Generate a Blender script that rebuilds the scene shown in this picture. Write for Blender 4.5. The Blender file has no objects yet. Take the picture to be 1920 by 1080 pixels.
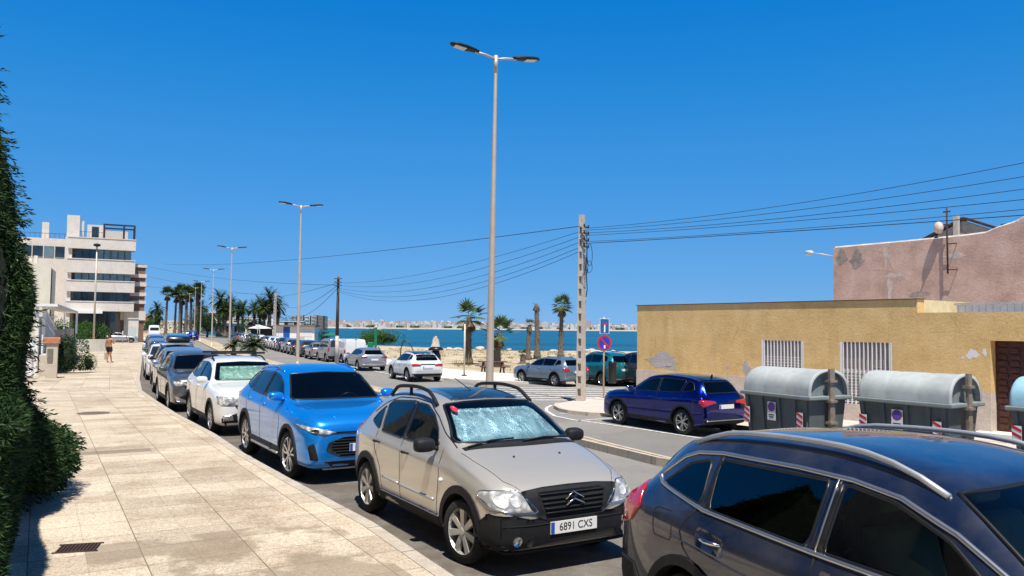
import bpy, bmesh, math, random
import numpy as np
from mathutils import Vector, Matrix
from mathutils.bvhtree import BVHTree
R = math.radians
S = bpy.context.scene
COL = S.collection
random.seed(7)
# ------------------------------------------------------------------ camera, world, sun, exposure
CAM_H = 2.22
cd = bpy.data.cameras.new('camera'); cam = bpy.data.objects.new('camera', cd); COL.objects.link(cam)
cd.sensor_width = 36.0; cd.lens = 1500.0/1920*36; cd.clip_start = .1; cd.clip_end = 20000
_p = math.atan(76/1500.); _r = R(.6)
f = Vector((0, math.cos(_p), math.sin(_p))); u0 = Vector((0, -math.sin(_p), math.cos(_p))); r0 = Vector((1, 0, 0))
rt = r0*math.cos(_r)+u0*math.sin(_r); up = -r0*math.sin(_r)+u0*math.cos(_r)
m = Matrix((rt, up, -f)).transposed().to_4x4(); m.translation = Vector((0, 0, CAM_H)); cam.matrix_world = m
S.camera = cam
SUN_EL = R(68); SUN_AZ = Vector((math.cos(R(280)), math.sin(R(280)), 0))
w = bpy.data.worlds.new('World'); S.world = w; w.use_nodes = True
nt = w.node_tree; bg = nt.nodes['Background']
sky = nt.nodes.new('ShaderNodeTexSky'); sky.sky_type = 'NISHITA'; sky.sun_disc = False
sky.sun_elevation = SUN_EL; sky.sun_rotation = math.atan2(SUN_AZ.x, SUN_AZ.y)
sky.altitude = 0; sky.air_density = 1.0; sky.dust_density = 0.0; sky.ozone_density = 2.5
hs = nt.nodes.new('ShaderNodeHueSaturation'); hs.inputs['Saturation'].default_value = 1.0; nt.links.new(sky.outputs[0], hs.inputs['Color'])
tn = nt.nodes.new('ShaderNodeMix'); tn.data_type = 'RGBA'; tn.blend_type = 'MULTIPLY'; tn.inputs[0].default_value = 1; tcs = nt.nodes.new('ShaderNodeTexCoord'); sps = nt.nodes.new('ShaderNodeSeparateXYZ'); nt.links.new(tcs.outputs['Generated'], sps.inputs[0])
rmp = nt.nodes.new('ShaderNodeValToRGB'); els = rmp.color_ramp.elements
SKYC = [(0, (.184, .406, .966)), (.011, (.184, .406, .966)), (.048, (.183, .404, .826)), (.098, (.195, .4625, .815)), (.22, (.15, .607, .98)), (.289, (.088, .66, 1.09)), (.381, (.03, .68, 1.22)), (.60, (.07, .36, .62)), (1.0, (.17, .34, .50))]
while len(els) < len(SKYC): els.new(.5)
for i_, (p_, c_) in enumerate(SKYC): els[i_].position = p_; els[i_].color = (*[v_/1.25 for v_ in c_], 1)
nt.links.new(sps.outputs[2], rmp.inputs[0]); nt.links.new(rmp.outputs[0], tn.inputs[7])
nt.links.new(hs.outputs[0], tn.inputs[6]); nt.links.new(tn.outputs[2], bg.inputs[0]); bg.inputs[1].default_value = .125
sd = bpy.data.lights.new('sun', 'SUN'); sd.energy = 5.0; sd.angle = R(.55); sd.color = (1, .95, .87)
so = bpy.data.objects.new('sun', sd); COL.objects.link(so)
sv = Vector((SUN_AZ.x*math.cos(SUN_EL), SUN_AZ.y*math.cos(SUN_EL), math.sin(SUN_EL)))
so.rotation_euler = sv.to_track_quat('Z', 'Y').to_euler(); so.location = sv*40
S.view_settings.view_transform = 'Standard'; S.view_settings.look = 'None'
S.view_settings.exposure = 0.45; S.view_settings.gamma = 1
# ------------------------------------------------------------------ terrain, frames
def ss(t):
    t = min(1, max(0, t)); return t*t*(3-2*t)
def zg(X, Y):
    t = ss(((X+.5*Y)*.894-5)/6)
    return (1-t)*(-.27*ss((Y-8)/40))+t*(-.56*ss((Y-6)/16))
RA = Vector((.895, .446, 0)); DA = Vector((-.446, .895, 0))       # main road frame beyond the bend
RB = Vector((.861, .508, 0)); DB = Vector((-.508, .861, 0))       # near kerb frame
WD = Vector((.593, -.805, 0)); WN = Vector((-.805, -.593, 0))     # yellow wall direction / outward normal
WA = Vector((4.97, 31.7, 0))
# ------------------------------------------------------------------ materials
MATS = {}
class NT:
    def __init__(s, name):
        s.m = bpy.data.materials.new(name); s.m.use_nodes = True; s.t = s.m.node_tree; s.n = s.t.nodes; s.b = s.n['Principled BSDF']
    def new(s, k, **kw):
        n = s.n.new(k)
        for a, v in kw.items(): setattr(n, a, v)
        return n
    def link(s, a, b): s.t.links.new(a, b)
    def noise(s, scale, detail=4, rough=.6, vec=None, dist=0):
        n = s.new('ShaderNodeTexNoise'); n.inputs['Scale'].default_value = scale; n.inputs['Detail'].default_value = detail
        n.inputs['Roughness'].default_value = rough; n.inputs['Distortion'].default_value = dist
        if vec is not None: s.link(vec, n.inputs['Vector'])
        return n.outputs['Fac']
    def ramp(s, src, stops):
        r = s.new('ShaderNodeValToRGB'); e = r.color_ramp.elements
        while len(e) < len(stops): e.new(.5)
        for i, (p, c) in enumerate(stops):
            e[i].position = p; e[i].color = (*c, 1) if not isinstance(c, (int, float)) else (c, c, c, 1)
        s.link(src, r.inputs[0]); return r.outputs[0]
    def mix(s, fac, a, b, mode='MIX'):
        n = s.new('ShaderNodeMix', data_type='RGBA', blend_type=mode)
        for i, v in ((0, fac), (6, a), (7, b)):
            if isinstance(v, (int, float)): n.inputs[i].default_value = v if i == 0 else (v, v, v, 1)
            elif isinstance(v, tuple): n.inputs[i].default_value = (*v, 1)
            else: s.link(v, n.inputs[i])
        return n.outputs[2]
    def math(s, op, a, b=0.0, c=None):
        n = s.new('ShaderNodeMath', operation=op)
        for i, v in enumerate((a, b) if c is None else (a, b, c)):
            if isinstance(v, (int, float)): n.inputs[i].default_value = v
            else: s.link(v, n.inputs[i])
        return n.outputs[0]
    def pos(s): return s.new('ShaderNodeNewGeometry').outputs['Position']
    def obj(s): return s.new('ShaderNodeTexCoord').outputs['Object']
    def mapping(s, vec, rot=0, loc=(0, 0, 0), scale=(1, 1, 1)):
        n = s.new('ShaderNodeMapping'); n.inputs['Rotation'].default_value = (0, 0, rot); n.inputs['Location'].default_value = loc
        n.inputs['Scale'].default_value = scale; s.link(vec, n.inputs['Vector']); return n.outputs[0]
    def xyz(s, vec):
        n = s.new('ShaderNodeSeparateXYZ'); s.link(vec, n.inputs[0]); return n.outputs
    def bump(s, h, strength=.3, dist=.01):
        n = s.new('ShaderNodeBump'); n.inputs['Strength'].default_value = strength; n.inputs['Distance'].default_value = dist
        s.link(h, n.inputs['Height']); s.link(n.outputs[0], s.b.inputs['Normal'])
    def base(s, c):
        if isinstance(c, tuple): s.b.inputs['Base Color'].default_value = (*c, 1)
        else: s.link(c, s.b.inputs['Base Color'])
    def set(s, **kw):
        for k, v in kw.items():
            i = s.b.inputs[k.replace('_', ' ')]
            if isinstance(v, (int, float)): i.default_value = v
            elif isinstance(v, tuple): i.default_value = (*v, 1)
            else: s.link(v, i)
def simple(name, col, rough=.5, metal=0, var=.12, scale=6, coat=0, bump=0, spec=.5):
    """plain surface with a little uneven wear"""
    if name in MATS: return MATS[name]
    n = NT(name); o = n.obj()
    f_ = n.noise(scale, 5, .6, o)
    a = tuple(max(0, c*(1-var)) for c in col); b = tuple(min(1, c*(1+var)) for c in col)
    n.base(n.ramp(f_, [(.3, a), (.7, b)])); n.set(Roughness=rough, Metallic=metal, Coat_Weight=coat, Coat_Roughness=.06, Specular_IOR_Level=spec)
    if bump: n.bump(n.noise(scale*8, 4, .6, o), bump, .01)
    MATS[name] = n.m; return n.m
def paint(name, col, metal=.35, rough=.32, dust=.25):
    if name in MATS: return MATS[name]
    n = NT(name); o = n.obj()
    d = n.math('MULTIPLY', n.ramp(n.noise(2.2, 6, .7, o), [(.4, 0.), (.75, 1.)]), dust)
    z = n.xyz(o)[2]
    low = n.math('MULTIPLY', n.ramp(z, [(.2, 1.), (.55, 0.)]), dust*1.2)
    d = n.math('ADD', d, low)
    n.base(n.mix(d, col, (.33, .28, .22))); n.set(Metallic=metal, Coat_Weight=1.0, Coat_Roughness=.04)
    n.set(Roughness=n.math('ADD', n.math('MULTIPLY', d, .5), rough))
    MATS[name] = n.m; return n.m
def glass(name, tint, refl=1.0):
    if name in MATS: return MATS[name]
    n = NT(name); n.n.remove(n.b); out = n.n['Material Output']
    tr = n.new('ShaderNodeBsdfTransparent'); tr.inputs[0].default_value = (*tint, 1)
    gl = n.new('ShaderNodeBsdfGlossy'); gl.inputs['Roughness'].default_value = .02; gl.inputs[0].default_value = (refl, refl, refl, 1)
    fr = n.new('ShaderNodeFresnel'); fr.inputs[0].default_value = 1.65
    mx = n.new('ShaderNodeMixShader'); n.link(fr.outputs[0], mx.inputs[0]); n.link(tr.outputs[0], mx.inputs[1]); n.link(gl.outputs[0], mx.inputs[2])
    n.link(mx.outputs[0], out.inputs[0]); MATS[name] = n.m; return n.m
BLACK = simple('black_plastic', (.014, .015, .017), .6, var=.3, scale=9, spec=.22)
DARKP = simple('dark_trim', (.010, .011, .012), .35, var=.2)
TYRE = simple('tyre_rubber', (.016, .016, .016), .85, var=.3, scale=20)
SEAM = simple('seam_gap', (.006, .006, .006), .9)
ALLOY = simple('alloy', (.55, .55, .55), .28, .85, var=.15, scale=20)
CHROME = simple('chrome', (.72, .73, .75), .18, 1, var=.05)
CABIN = simple('cabin_trim', (.03, .03, .033), .8, var=.3)
SEATM = simple('seat_fabric', (.06, .058, .055), .9, var=.3)
RED = simple('lamp_red', (.42, .012, .015), .12, 0, .2, 30, 1)
WHITEP = simple('plate_white', (.78, .78, .76), .4, var=.04)
PBLUE = simple('plate_blue', (.02, .08, .42), .4)
INK = simple('plate_ink', (.01, .01, .01), .5)
GL_D = glass('tinted_glass', (.30, .36, .34)); GL_C = glass('clear_glass', (.62, .72, .70)); GL_P = glass('privacy_glass', (.07, .08, .085))
def opaque_glass():
    n = NT('dark_car_glass'); n.base(n.ramp(n.noise(3, 3, .5, n.obj()), [(.3, (.006, .009, .012)), (.7, (.022, .028, .032))]))
    n.set(Roughness=.03, Specular_IOR_Level=.9); return n.m
GL_O = opaque_glass()
def lamp_mat():
    n = NT('headlamp_glass'); o = n.obj()
    v = n.new('ShaderNodeTexVoronoi'); v.inputs['Scale'].default_value = 14; n.link(o, v.inputs['Vector'])
    n.base(n.ramp(v.outputs['Distance'], [(.1, (.80, .80, .78)), (.35, (.55, .55, .54)), (.6, (.30, .30, .30))]))
    n.set(Metallic=.15, Roughness=.2, Coat_Weight=1.0); return n.m
LAMP = lamp_mat()
# ------------------------------------------------------------------ mesh helpers
def link_mesh(name, bm, mat, parent=None, smooth=False, loc=None, rz=0):
    me = bpy.data.meshes.new(name); bm.to_mesh(me); bm.free()
    for mm in (mat if isinstance(mat, (list, tuple)) else [mat]): me.materials.append(mm)
    if smooth: me.polygons.foreach_set('use_smooth', [True]*len(me.polygons))
    o = bpy.data.objects.new(name, me); COL.objects.link(o)
    if parent: o.parent = parent
    if loc is not None: o.location = loc
    o.rotation_euler.z = rz
    return o
def tag(o, label=None, cat=None, group=None, kind=None):
    if label: o['label'] = label
    if cat: o['category'] = cat
    if group: o['group'] = group
    if kind: o['kind'] = kind
    return o
def thing(name, loc, rz=0, label=None, cat=None, group=None):
    o = bpy.data.objects.new(name, None); o.empty_display_size = .3; COL.objects.link(o); o.location = loc; o.rotation_euler.z = rz
    return tag(o, label, cat, group)
CH = {}
def kids(o): return [c for c in bpy.data.objects if c.parent == o]
def copy_tree(o, parent=None):
    c = o.copy(); COL.objects.link(c)
    if parent: c.parent = parent
    for k in kids(o): copy_tree(k, c)
    return c
def box(bm, x0, x1, y0, y1, z0, z1, M=None, bev=0):
    vs = [bm.verts.new((x, y, z)) for x in (x0, x1) for y in (y0, y1) for z in (z0, z1)]
    if M is not None:
        for v in vs: v.co = M @ v.co
    fs = [bm.faces.new([vs[i] for i in q]) for q in ((0, 1, 3, 2), (4, 6, 7, 5), (0, 4, 5, 1), (2, 3, 7, 6), (0, 2, 6, 4), (1, 5, 7, 3))]
    if bev:
        es = list({e for f_ in fs for e in f_.edges}); bmesh.ops.bevel(bm, geom=es, offset=bev, segments=2, profile=.5, affect='EDGES')
    return vs
def boxo(name, b, mat, parent=None, bev=0, M=None, smooth=False):
    bm = bmesh.new(); box(bm, *b, M=M, bev=bev); return link_mesh(name, bm, mat, parent, smooth)
def tube(bm, pts, r, n=6, closed=False, cap=True):
    pts = [Vector(p) for p in pts]; N = len(pts); rings = []
    rr = r if isinstance(r, (list, tuple)) else [r]*N
    prev = None
    for i, p in enumerate(pts):
        a = pts[(i-1) % N] if (closed or i > 0) else p; b = pts[(i+1) % N] if (closed or i < N-1) else p
        t = (b-a).normalized() if (b-a).length > 1e-9 else Vector((0, 0, 1))
        if prev is None: prev = t.orthogonal().normalized()
        nrm = (prev-t*prev.dot(t)); nrm = nrm.normalized() if nrm.length > 1e-6 else t.orthogonal().normalized()
        prev = nrm; bn = t.cross(nrm)
        rings.append([bm.verts.new(p+(nrm*math.cos(k*2*math.pi/n)+bn*math.sin(k*2*math.pi/n))*rr[i]) for k in range(n)])
    for i in range(N if closed else N-1):
        A, B = rings[i], rings[(i+1) % N]
        for k in range(n): bm.faces.new((A[k], A[(k+1) % n], B[(k+1) % n], B[k]))
    if cap and not closed:
        bm.faces.new(rings[0][::-1]); bm.faces.new(rings[-1])
def tubeo(name, pts, r, mat, parent=None, n=6, closed=False, smooth=True):
    bm = bmesh.new(); tube(bm, pts, r, n, closed); return link_mesh(name, bm, mat, parent, smooth)
def lathe(bm, prof, n=24, M=None, cap=True):
    rings = []
    for (rad, z) in prof:
        ring = []
        for k in range(n):
            v = Vector((rad*math.cos(2*math.pi*k/n), rad*math.sin(2*math.pi*k/n), z))
            ring.append(bm.verts.new(M @ v if M is not None else v))
        rings.append(ring)
    for A, B in zip(rings, rings[1:]):
        for k in range(n): bm.faces.new((A[k], A[(k+1) % n], B[(k+1) % n], B[k]))
    if cap: bm.faces.new(rings[0][::-1]); bm.faces.new(rings[-1])
def prism(bm, pts, M, depth):
    """2D outline pts placed by matrix M (xy plane) and extruded along its z"""
    a = [bm.verts.new(M @ Vector((x, y, 0))) for x, y in pts]; b = [bm.verts.new(M @ Vector((x, y, depth))) for x, y in pts]
    n = len(pts); bm.faces.new(a[::-1]); bm.faces.new(b)
    for i in range(n): bm.faces.new((a[i], a[(i+1) % n], b[(i+1) % n], b[i]))
def text_obj(s, size, mat, parent, M, name='lettering', ext=.001, sx=1.0):
    c = bpy.data.curves.new(name, 'FONT'); c.body = s; c.size = size; c.extrude = ext; c.align_x = 'CENTER'; c.align_y = 'CENTER'
    o = bpy.data.objects.new(name, c); COL.objects.link(o)
    me = bpy.data.meshes.new_from_object(o.evaluated_get(bpy.context.evaluated_depsgraph_get()))
    bpy.data.objects.remove(o); me.transform(Matrix.Scale(sx, 4, (1, 0, 0))); me.transform(M); me.materials.clear(); me.materials.append(mat)
    o = bpy.data.objects.new(name, me); COL.objects.link(o); o.parent = parent; return o
def drape(name, pts, off, mat, kind='structure', cell=1.0, skirt=0, zf=None, **kw):
    """polygon laid on the terrain as a sheet, or as a raised slab with side faces when skirt > 0"""
    zf = zf or zg
    bm = bmesh.new(); vs = [bm.verts.new((x, y, 0)) for x, y in pts]; f_ = bm.faces.new(vs)
    if f_.normal.z < 0 or f_.calc_center_median() is None: pass
    bmesh.ops.triangulate(bm, faces=bm.faces[:])
    xs = [p[0] for p in pts]; ys = [p[1] for p in pts]
    for ax, lo, hi in ((0, min(xs), max(xs)), (1, min(ys), max(ys))):
        c = math.ceil(lo/cell)*cell
        while c < hi:
            if c < 60 or (c % (cell*6) < .01):
                co = Vector((c, 0, 0)) if ax == 0 else Vector((0, c, 0)); no = Vector((1, 0, 0)) if ax == 0 else Vector((0, 1, 0))
                bmesh.ops.bisect_plane(bm, geom=bm.verts[:]+bm.edges[:]+bm.faces[:], plane_co=co, plane_no=no)
            c += cell
    for v in bm.verts: v.co.z = zf(v.co.x, v.co.y)+off
    bmesh.ops.recalc_face_normals(bm, faces=bm.faces[:])
    if sum(f2.normal.z*f2.calc_area() for f2 in bm.faces) < 0: bmesh.ops.reverse_faces(bm, faces=bm.faces[:])
    if skirt:
        for e in [e for e in bm.edges if len(e.link_faces) == 1]:
            a, b = e.verts; c_ = bm.verts.new(a.co-Vector((0, 0, skirt))); d_ = bm.verts.new(b.co-Vector((0, 0, skirt)))
            bm.faces.new((a, b, d_, c_))
        bmesh.ops.recalc_face_normals(bm, faces=bm.faces[:])
    o = link_mesh(name, bm, mat); return tag(o, kind=kind, **kw)
# ------------------------------------------------------------------ setting materials
def asphalt():
    n = NT('asphalt'); p = n.pos()
    a = n.ramp(n.noise(.35, 5, .65, p), [(.3, (.205, .192, .172)), (.7, (.275, .258, .232))])
    sp = n.ramp(n.noise(55, 3, .7, p), [(.35, (.62, .62, .62)), (.65, (1.15, 1.15, 1.15))])
    c = n.mix(1.0, a, sp, 'MULTIPLY')
    st = n.ramp(n.noise(.9, 7, .75, n.mapping(p, R(-27), scale=(1, .22, 1))), [(.60, 0.), (.75, 1.)])
    c = n.mix(n.math('MULTIPLY', st, .35), c, (.10, .095, .09))
    pt = n.new('ShaderNodeTexVoronoi', feature='F1', distance='CHEBYCHEV'); pt.inputs['Scale'].default_value = .22; n.link(n.mapping(p, R(-27), scale=(1, .45, 1)), pt.inputs['Vector']); sx_ = n.new('ShaderNodeSeparateColor'); n.link(pt.outputs['Color'], sx_.inputs[0]); c = n.mix(n.math('MULTIPLY', n.math('GREATER_THAN', sx_.outputs[0], .82), .28), c, (.13, .125, .12))
    # old oily strip where cars park by the near kerb
    q = n.xyz(n.mapping(p, R(-30.5)))
    d = n.math('ABSOLUTE', n.math('SUBTRACT', q[0], 3.9)); m_ = n.ramp(n.math('MULTIPLY', d, .4), [(.42, 1.), (.80, 0.)])
    pat = n.ramp(n.noise(2.0, 6, .7, p), [(.30, .25), (.55, 1.)])
    c = n.mix(n.math('MULTIPLY', n.math('MULTIPLY', m_, pat), .8), c, (.085, .066, .048))
    n.base(c); n.set(Roughness=.9); n.bump(n.noise(70, 3, .7, p), .5, .01); return n.m
def paving(rot, name):
    n = NT(name); p = n.pos(); q = n.mapping(p, rot, loc=(0.02, 0.1, 0))
    b = n.new('ShaderNodeTexBrick', offset=0.0, squash=1.0); b.inputs['Scale'].default_value = 1
    b.inputs['Brick Width'].default_value = .9; b.inputs['Row Height'].default_value = .6; b.inputs['Mortar Size'].default_value = .006
    b.inputs['Mortar Smooth'].default_value = .3; b.inputs['Bias'].default_value = 0
    b.inputs['Color1'].default_value = (.60, .52, .41, 1); b.inputs['Color2'].default_value = (.44, .37, .285, 1); b.inputs['Mortar'].default_value = (.22, .18, .14, 1)
    n.link(q, b.inputs['Vector'])
    big = n.ramp(n.noise(.8, 6, .7, q), [(.3, (.62, .57, .52)), (.42, (.84, .81, .77)), (.52, (1.0, 1.0, 1.0)), (.72, (1.10, 1.08, 1.04))])
    c = n.mix(1., b.outputs['Color'], big, 'MULTIPLY')
    c = n.mix(1., c, n.ramp(n.noise(22, 5, .8, p), [(.32, (.66, .62, .58)), (.5, (1, 1, 1)), (.7, (1.18, 1.17, 1.14))]), 'MULTIPLY')
    ag = n.noise(75, 3, .8, p)
    c = n.mix(1., c, n.ramp(ag, [(.34, (.45, .40, .35)), (.5, (1, 1, 1)), (.68, (1.25, 1.24, 1.2))]), 'MULTIPLY')
    b2 = n.new('ShaderNodeTexBrick', offset=0.0); b2.inputs['Scale'].default_value = 1; b2.inputs['Brick Width'].default_value = .45; b2.inputs['Row Height'].default_value = .3; b2.inputs['Mortar Size'].default_value = .004
    b2.inputs['Color1'].default_value = (1, 1, 1, 1); b2.inputs['Color2'].default_value = (.93, .92, .90, 1); b2.inputs['Mortar'].default_value = (.72, .68, .64, 1); n.link(q, b2.inputs['Vector']); c = n.mix(.8, c, b2.outputs['Color'], 'MULTIPLY')
    # dark re-laid slabs and a drain strip
    xy = n.xyz(q)
    def band(src, lo, hi): return n.math('MULTIPLY', n.math('GREATER_THAN', src, lo), n.math('LESS_THAN', src, hi))
    s1 = n.math('MULTIPLY', band(xy[0], -.3, 1.71), band(xy[1], 14.72, 15.12))
    st = n.ramp(n.noise(1.1, 5, .6, n.mapping(p, 0, loc=(3, 1, 0))), [(.46, 0.), (.52, 1.)])
    s2 = n.math('MULTIPLY', n.math('MULTIPLY', band(xy[0], .45, 2.8), band(xy[1], 5.2, 8.7)), st)
    c = n.mix(n.math('MULTIPLY', s1, .7), c, (.15, .12, .09)); c = n.mix(n.math('MULTIPLY', s2, .62), c, (.20, .15, .10))
    n.base(c); n.set(Roughness=.85); n.bump(ag, .35, .006); return n.m
def stone(name, a, b, sc=3, joint=None):
    n = NT(name); p = n.pos(); c = n.ramp(n.noise(sc, 6, .7, p), [(.3, a), (.7, b)])
    c = n.mix(1., c, n.ramp(n.noise(60, 2, .6, p), [(.3, .75), (.7, 1.15)]), 'MULTIPLY')
    if joint is not None:
        q = n.xyz(n.mapping(p, joint)); fr = n.math('FRACT', q[1]); j = n.math('LESS_THAN', fr, .018); c = n.mix(j, c, (.12, .10, .08))
    n.base(c); n.set(Roughness=.9); n.bump(n.noise(30, 4, .7, p), .3, .01); return n.m
def sand():
    n = NT('dry_sand'); p = n.pos()
    c = n.ramp(n.noise(.25, 7, .7, p), [(.32, (.30, .22, .12)), (.47, (.48, .38, .24)), (.62, (.56, .47, .33))])
    g = n.ramp(n.noise(1.2, 6, .75, n.mapping(p, 0, scale=(.4, 1, 1))), [(.48, 0.), (.62, 1.)])
    c = n.mix(n.math('MULTIPLY', g, .55), c, (.16, .13, .06))
    c = n.mix(1., c, n.ramp(n.noise(14, 4, .7, p), [(.3, .72), (.7, 1.15)]), 'MULTIPLY')
    n.base(c); n.set(Roughness=.95); n.bump(n.noise(5, 5, .7, p), .6, .08); return n.m
def sea():
    n = NT('sea_water'); p = n.pos()
    s = n.noise(.02, 5, .6, n.mapping(p, 0, scale=(.12, 1, 1)))
    c = n.ramp(s, [(.35, (.004, .058, .10)), (.5, (.006, .085, .14)), (.66, (.012, .12, .18))])
    n.base(c); n.set(Roughness=.35, Specular_IOR_Level=.35)
    n.bump(n.noise(.5, 6, .7, n.mapping(p, 0, scale=(.35, 1, 1))), .9, .6); return n.m
def worn_line():
    n = NT('road_paint'); p = n.pos(); m_ = n.ramp(n.noise(7, 6, .75, p), [(.36, 0.), (.56, 1.)])
    n.base(n.mix(m_, (.30, .29, .27), (.66, .65, .61))); n.set(Roughness=.8); return n.m
M_ASP = asphalt(); M_PAVB = paving(R(-30.5), 'washed_pebble_paving'); M_PAVA = paving(R(-26.5), 'far_pebble_paving')
M_KERB = stone('kerb_stone', (.42, .36, .27), (.58, .51, .40), 4, R(-27)); M_KERBB = stone('near_kerb_stone', (.36, .31, .25), (.50, .44, .36), 5, R(-30.5))
M_SAND = sand(); M_LINE = worn_line(); M_PLAIN = stone('pale_pavement', (.60, .55, .47), (.72, .67, .58), 1.5)
M_PINKP = stone('pinkish_pavement', (.50, .42, .36), (.60, .52, .45), 1.5)
# ------------------------------------------------------------------ setting geometry
def zbase(x, y):
    """terrain: street level, falling to the sea beyond the beach"""
    q = x*.0+y
    # shoreline distance: further away on the left
    sh = 108+max(0, -x-3)*.95 if x < 0 else 104+x*.2
    z = zg(x, y)-.07
    z -= 3.6*ss((y-sh)/14.)
    if x < -30: z = zg(x, y)-.07-3.6*ss((y-sh)/30.)*ss((x+.5*y-6)/12.)
    return z
bm = bmesh.new(); xs = []; x = -9000.
gx = [-9000, -4000, -1500, -700]+[-400+20*i for i in range(15)]+[-100+4*i for i in range(15)]+[-40+2*i for i in range(50)]+[62, 66, 72, 80, 95, 120, 180, 400, 1000, 4000, 9000]
gy = [-400, -100, -30]+[-10+2*i for i in range(75)]+[144+6*i for i in range(20)]+[280, 320, 400, 600, 1000, 2000, 2800, 9000]
V = [[bm.verts.new((a, b, zbase(a, b))) for b in gy] for a in gx]
for i in range(len(gx)-1):
    for j in range(len(gy)-1): bm.faces.new((V[i][j], V[i+1][j], V[i+1][j+1], V[i][j+1]))
tag(link_mesh('ground', bm, M_SAND, smooth=True), kind='structure')
KERB = [(4.9, -2.5), (2.8, 1.2), (-.47, 6.86), (-1.46, 8.68), (-2.97, 11.03), (-4.36, 13.27), (-5.75, 15.72), (-8.06, 19.46), (-10.21, 23.17), (-12.46, 27.16), (-15.54, 33.64), (-31.85, 69.38), (-49.0, 106.96)]
KFAR = KERB[-1]
road = [(4.9, -2.5)]+KERB[1:]+[(-122, 270), (-108, 276), (-63, 178), (-35, 118), (-19, 78), (-9.2, 57.5), (-4.2, 42.9), (-1.7, 41.3), (.7, 40.3), (30, 48), (34, 36), (26, 12), (24, -2.5)]
drape('road', road, 0, M_ASP)
def off(pts, d):
    out = []
    for i, p in enumerate(pts):
        a = Vector(pts[max(0, i-1)]); b = Vector(pts[min(len(pts)-1, i+1)]); t = (b-a).normalized(); out.append((p[0]-t.y*d, p[1]+t.x*d))
    return out
inner = off(KERB, .14)
bendi = 9
nearP = inner[:bendi+1]+[(-21.5, 25.5), (-12, 8), (-6, -2.5)]
farP = inner[bendi:]+[(-62, 104), (-45, 72), (-21.5, 25.5)]
drape('sidewalk', nearP, .13, M_PAVB, skirt=.2); drape('sidewalk', farP, .13, M_PAVA, skirt=.2)
drape('kerb', KERB+inner[::-1], .137, M_KERBB, skirt=.2)
# median between the carriageways
ML = [(3.9, 12.4), (2.64, 14.6), (1.38, 18.9), (-25.17, 71.1), (-48.73, 126), (-84, 204)]
wd = [.35, .35, .55, 2.0, 2.2, 2.2]
MR = [(p[0]+wd[i]*.89, p[1]+wd[i]*.45) for i, p in enumerate(ML)]
MI = [(p[0]+.14*.89, p[1]+.14*.45) for p in ML]; MO = [(p[0]-.14*.89, p[1]-.14*.45) for p in MR]
drape('median_kerb', ML+MI[::-1], .155, M_KERB, skirt=.25); drape('median_kerb', MO+MR[::-1], .155, M_KERB, skirt=.25)
drape('median_strip', MI+MO[::-1], .14, M_SAND)
# beach side pavement
BP = [(-62, 178), (-34.5, 118), (-18.5, 78), (-8.7, 57.2), (-4.0, 42.9), (-1.7, 41.5), (.8, 40.5), (30, 48.5), (29.5, 52.5), (8, 47.5), (.84, 47.2), (-1.9, 49.2), (-4.8, 53.6), (-7.8, 62.0), (-16.3, 79), (-32, 119), (-59.5, 179)]
drape('beach_pavement', BP, .11, M_PLAIN, skirt=.2)
# corner pavement with the concrete pole, continuing in front of the yellow building
CP = [(1.62, 29.2), (1.5, 28.2), (1.62, 27.2), (1.9, 26.5), (2.5, 25.9), (3.3, 25.6), (4.6, 25.4), (8.2, 20.6), (12, 14.8), (19, 4), (24, 2), (22, 10), (12.2, 22.2), (5.2, 31.7), (4.3, 33.0), (3.2, 31.9)]
def inset_loop(pts, d):
    out = []; n = len(pts)
    for i in range(n):
        a, b, c = Vector(pts[i-1]), Vector(pts[i]), Vector(pts[(i+1) % n]); t = ((b-a).normalized()+(c-b).normalized()).normalized(); out.append((b.x-t.y*d, b.y+t.x*d))
    return out
CI = inset_loop(CP, .14)
drape('corner_pavement', CI, .106, M_PINKP, skirt=.2)
# road markings
def stripe(a, b, w_, name='road_marking'):
    a = Vector(a); b = Vector(b); t = (b-a).normalized(); n_ = Vector((-t.y, t.x))*w_/2
    drape(name, [tuple(a+n_), tuple(b+n_), tuple(b-n_), tuple(a-n_)], .008, M_LINE, cell=1.0)
for k in range(7):
    y = 31.3+k*1.05; stripe((-.1-.1*k, y), (5.4, y+.55), .30)
def strip(name, A, B, off_, mat, skirt=0):
    bm = bmesh.new(); va = []; vb = []
    def dens(P_):
        out = []
        for p, q in zip(P_, P_[1:]):
            for k in range(8): out.append((p[0]+(q[0]-p[0])*k/8, p[1]+(q[1]-p[1])*k/8))
        return out+[P_[-1]]
    A, B = dens(A), dens(B)
    va = [bm.verts.new((x, y, zg(x, y)+off_)) for x, y in A]; vb = [bm.verts.new((x, y, zg(x, y)+off_)) for x, y in B]
    for i in range(len(A)-1): bm.faces.new((va[i], va[i+1], vb[i+1], vb[i]))
    if skirt:
        for e in [e for e in bm.edges if len(e.link_faces) == 1]:
            a, b = e.verts; bm.faces.new((a, b, bm.verts.new(b.co-Vector((0, 0, skirt))), bm.verts.new(a.co-Vector((0, 0, skirt)))))
    bmesh.ops.recalc_face_normals(bm, faces=bm.faces[:])
    return tag(link_mesh(name, bm, mat), kind='structure')
def pline(pts, w_):
    strip('road_marking', pts, off(pts, w_), .010, M_LINE)
strip('corner_kerb', CP[:10], CI[:10], .114, M_KERB, .2)
pline([(1.42, 29.3), (1.2, 28.3), (1.15, 27.3), (1.35, 25.7), (1.9, 24.6), (2.6, 23.8), (3.7, 22.4), (5.8, 19.3), (8.6, 14.9)], .12)
pline([(1.62, 26.4), (3.1, 26.7)], .12); pline([(2.1, 24.4), (4.4, 26.1)], .12)
pline([(-4.6, 41.6), (-9.6, 53.2), (-19.5, 74)], .12)
SEA_Z = -3.2
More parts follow.
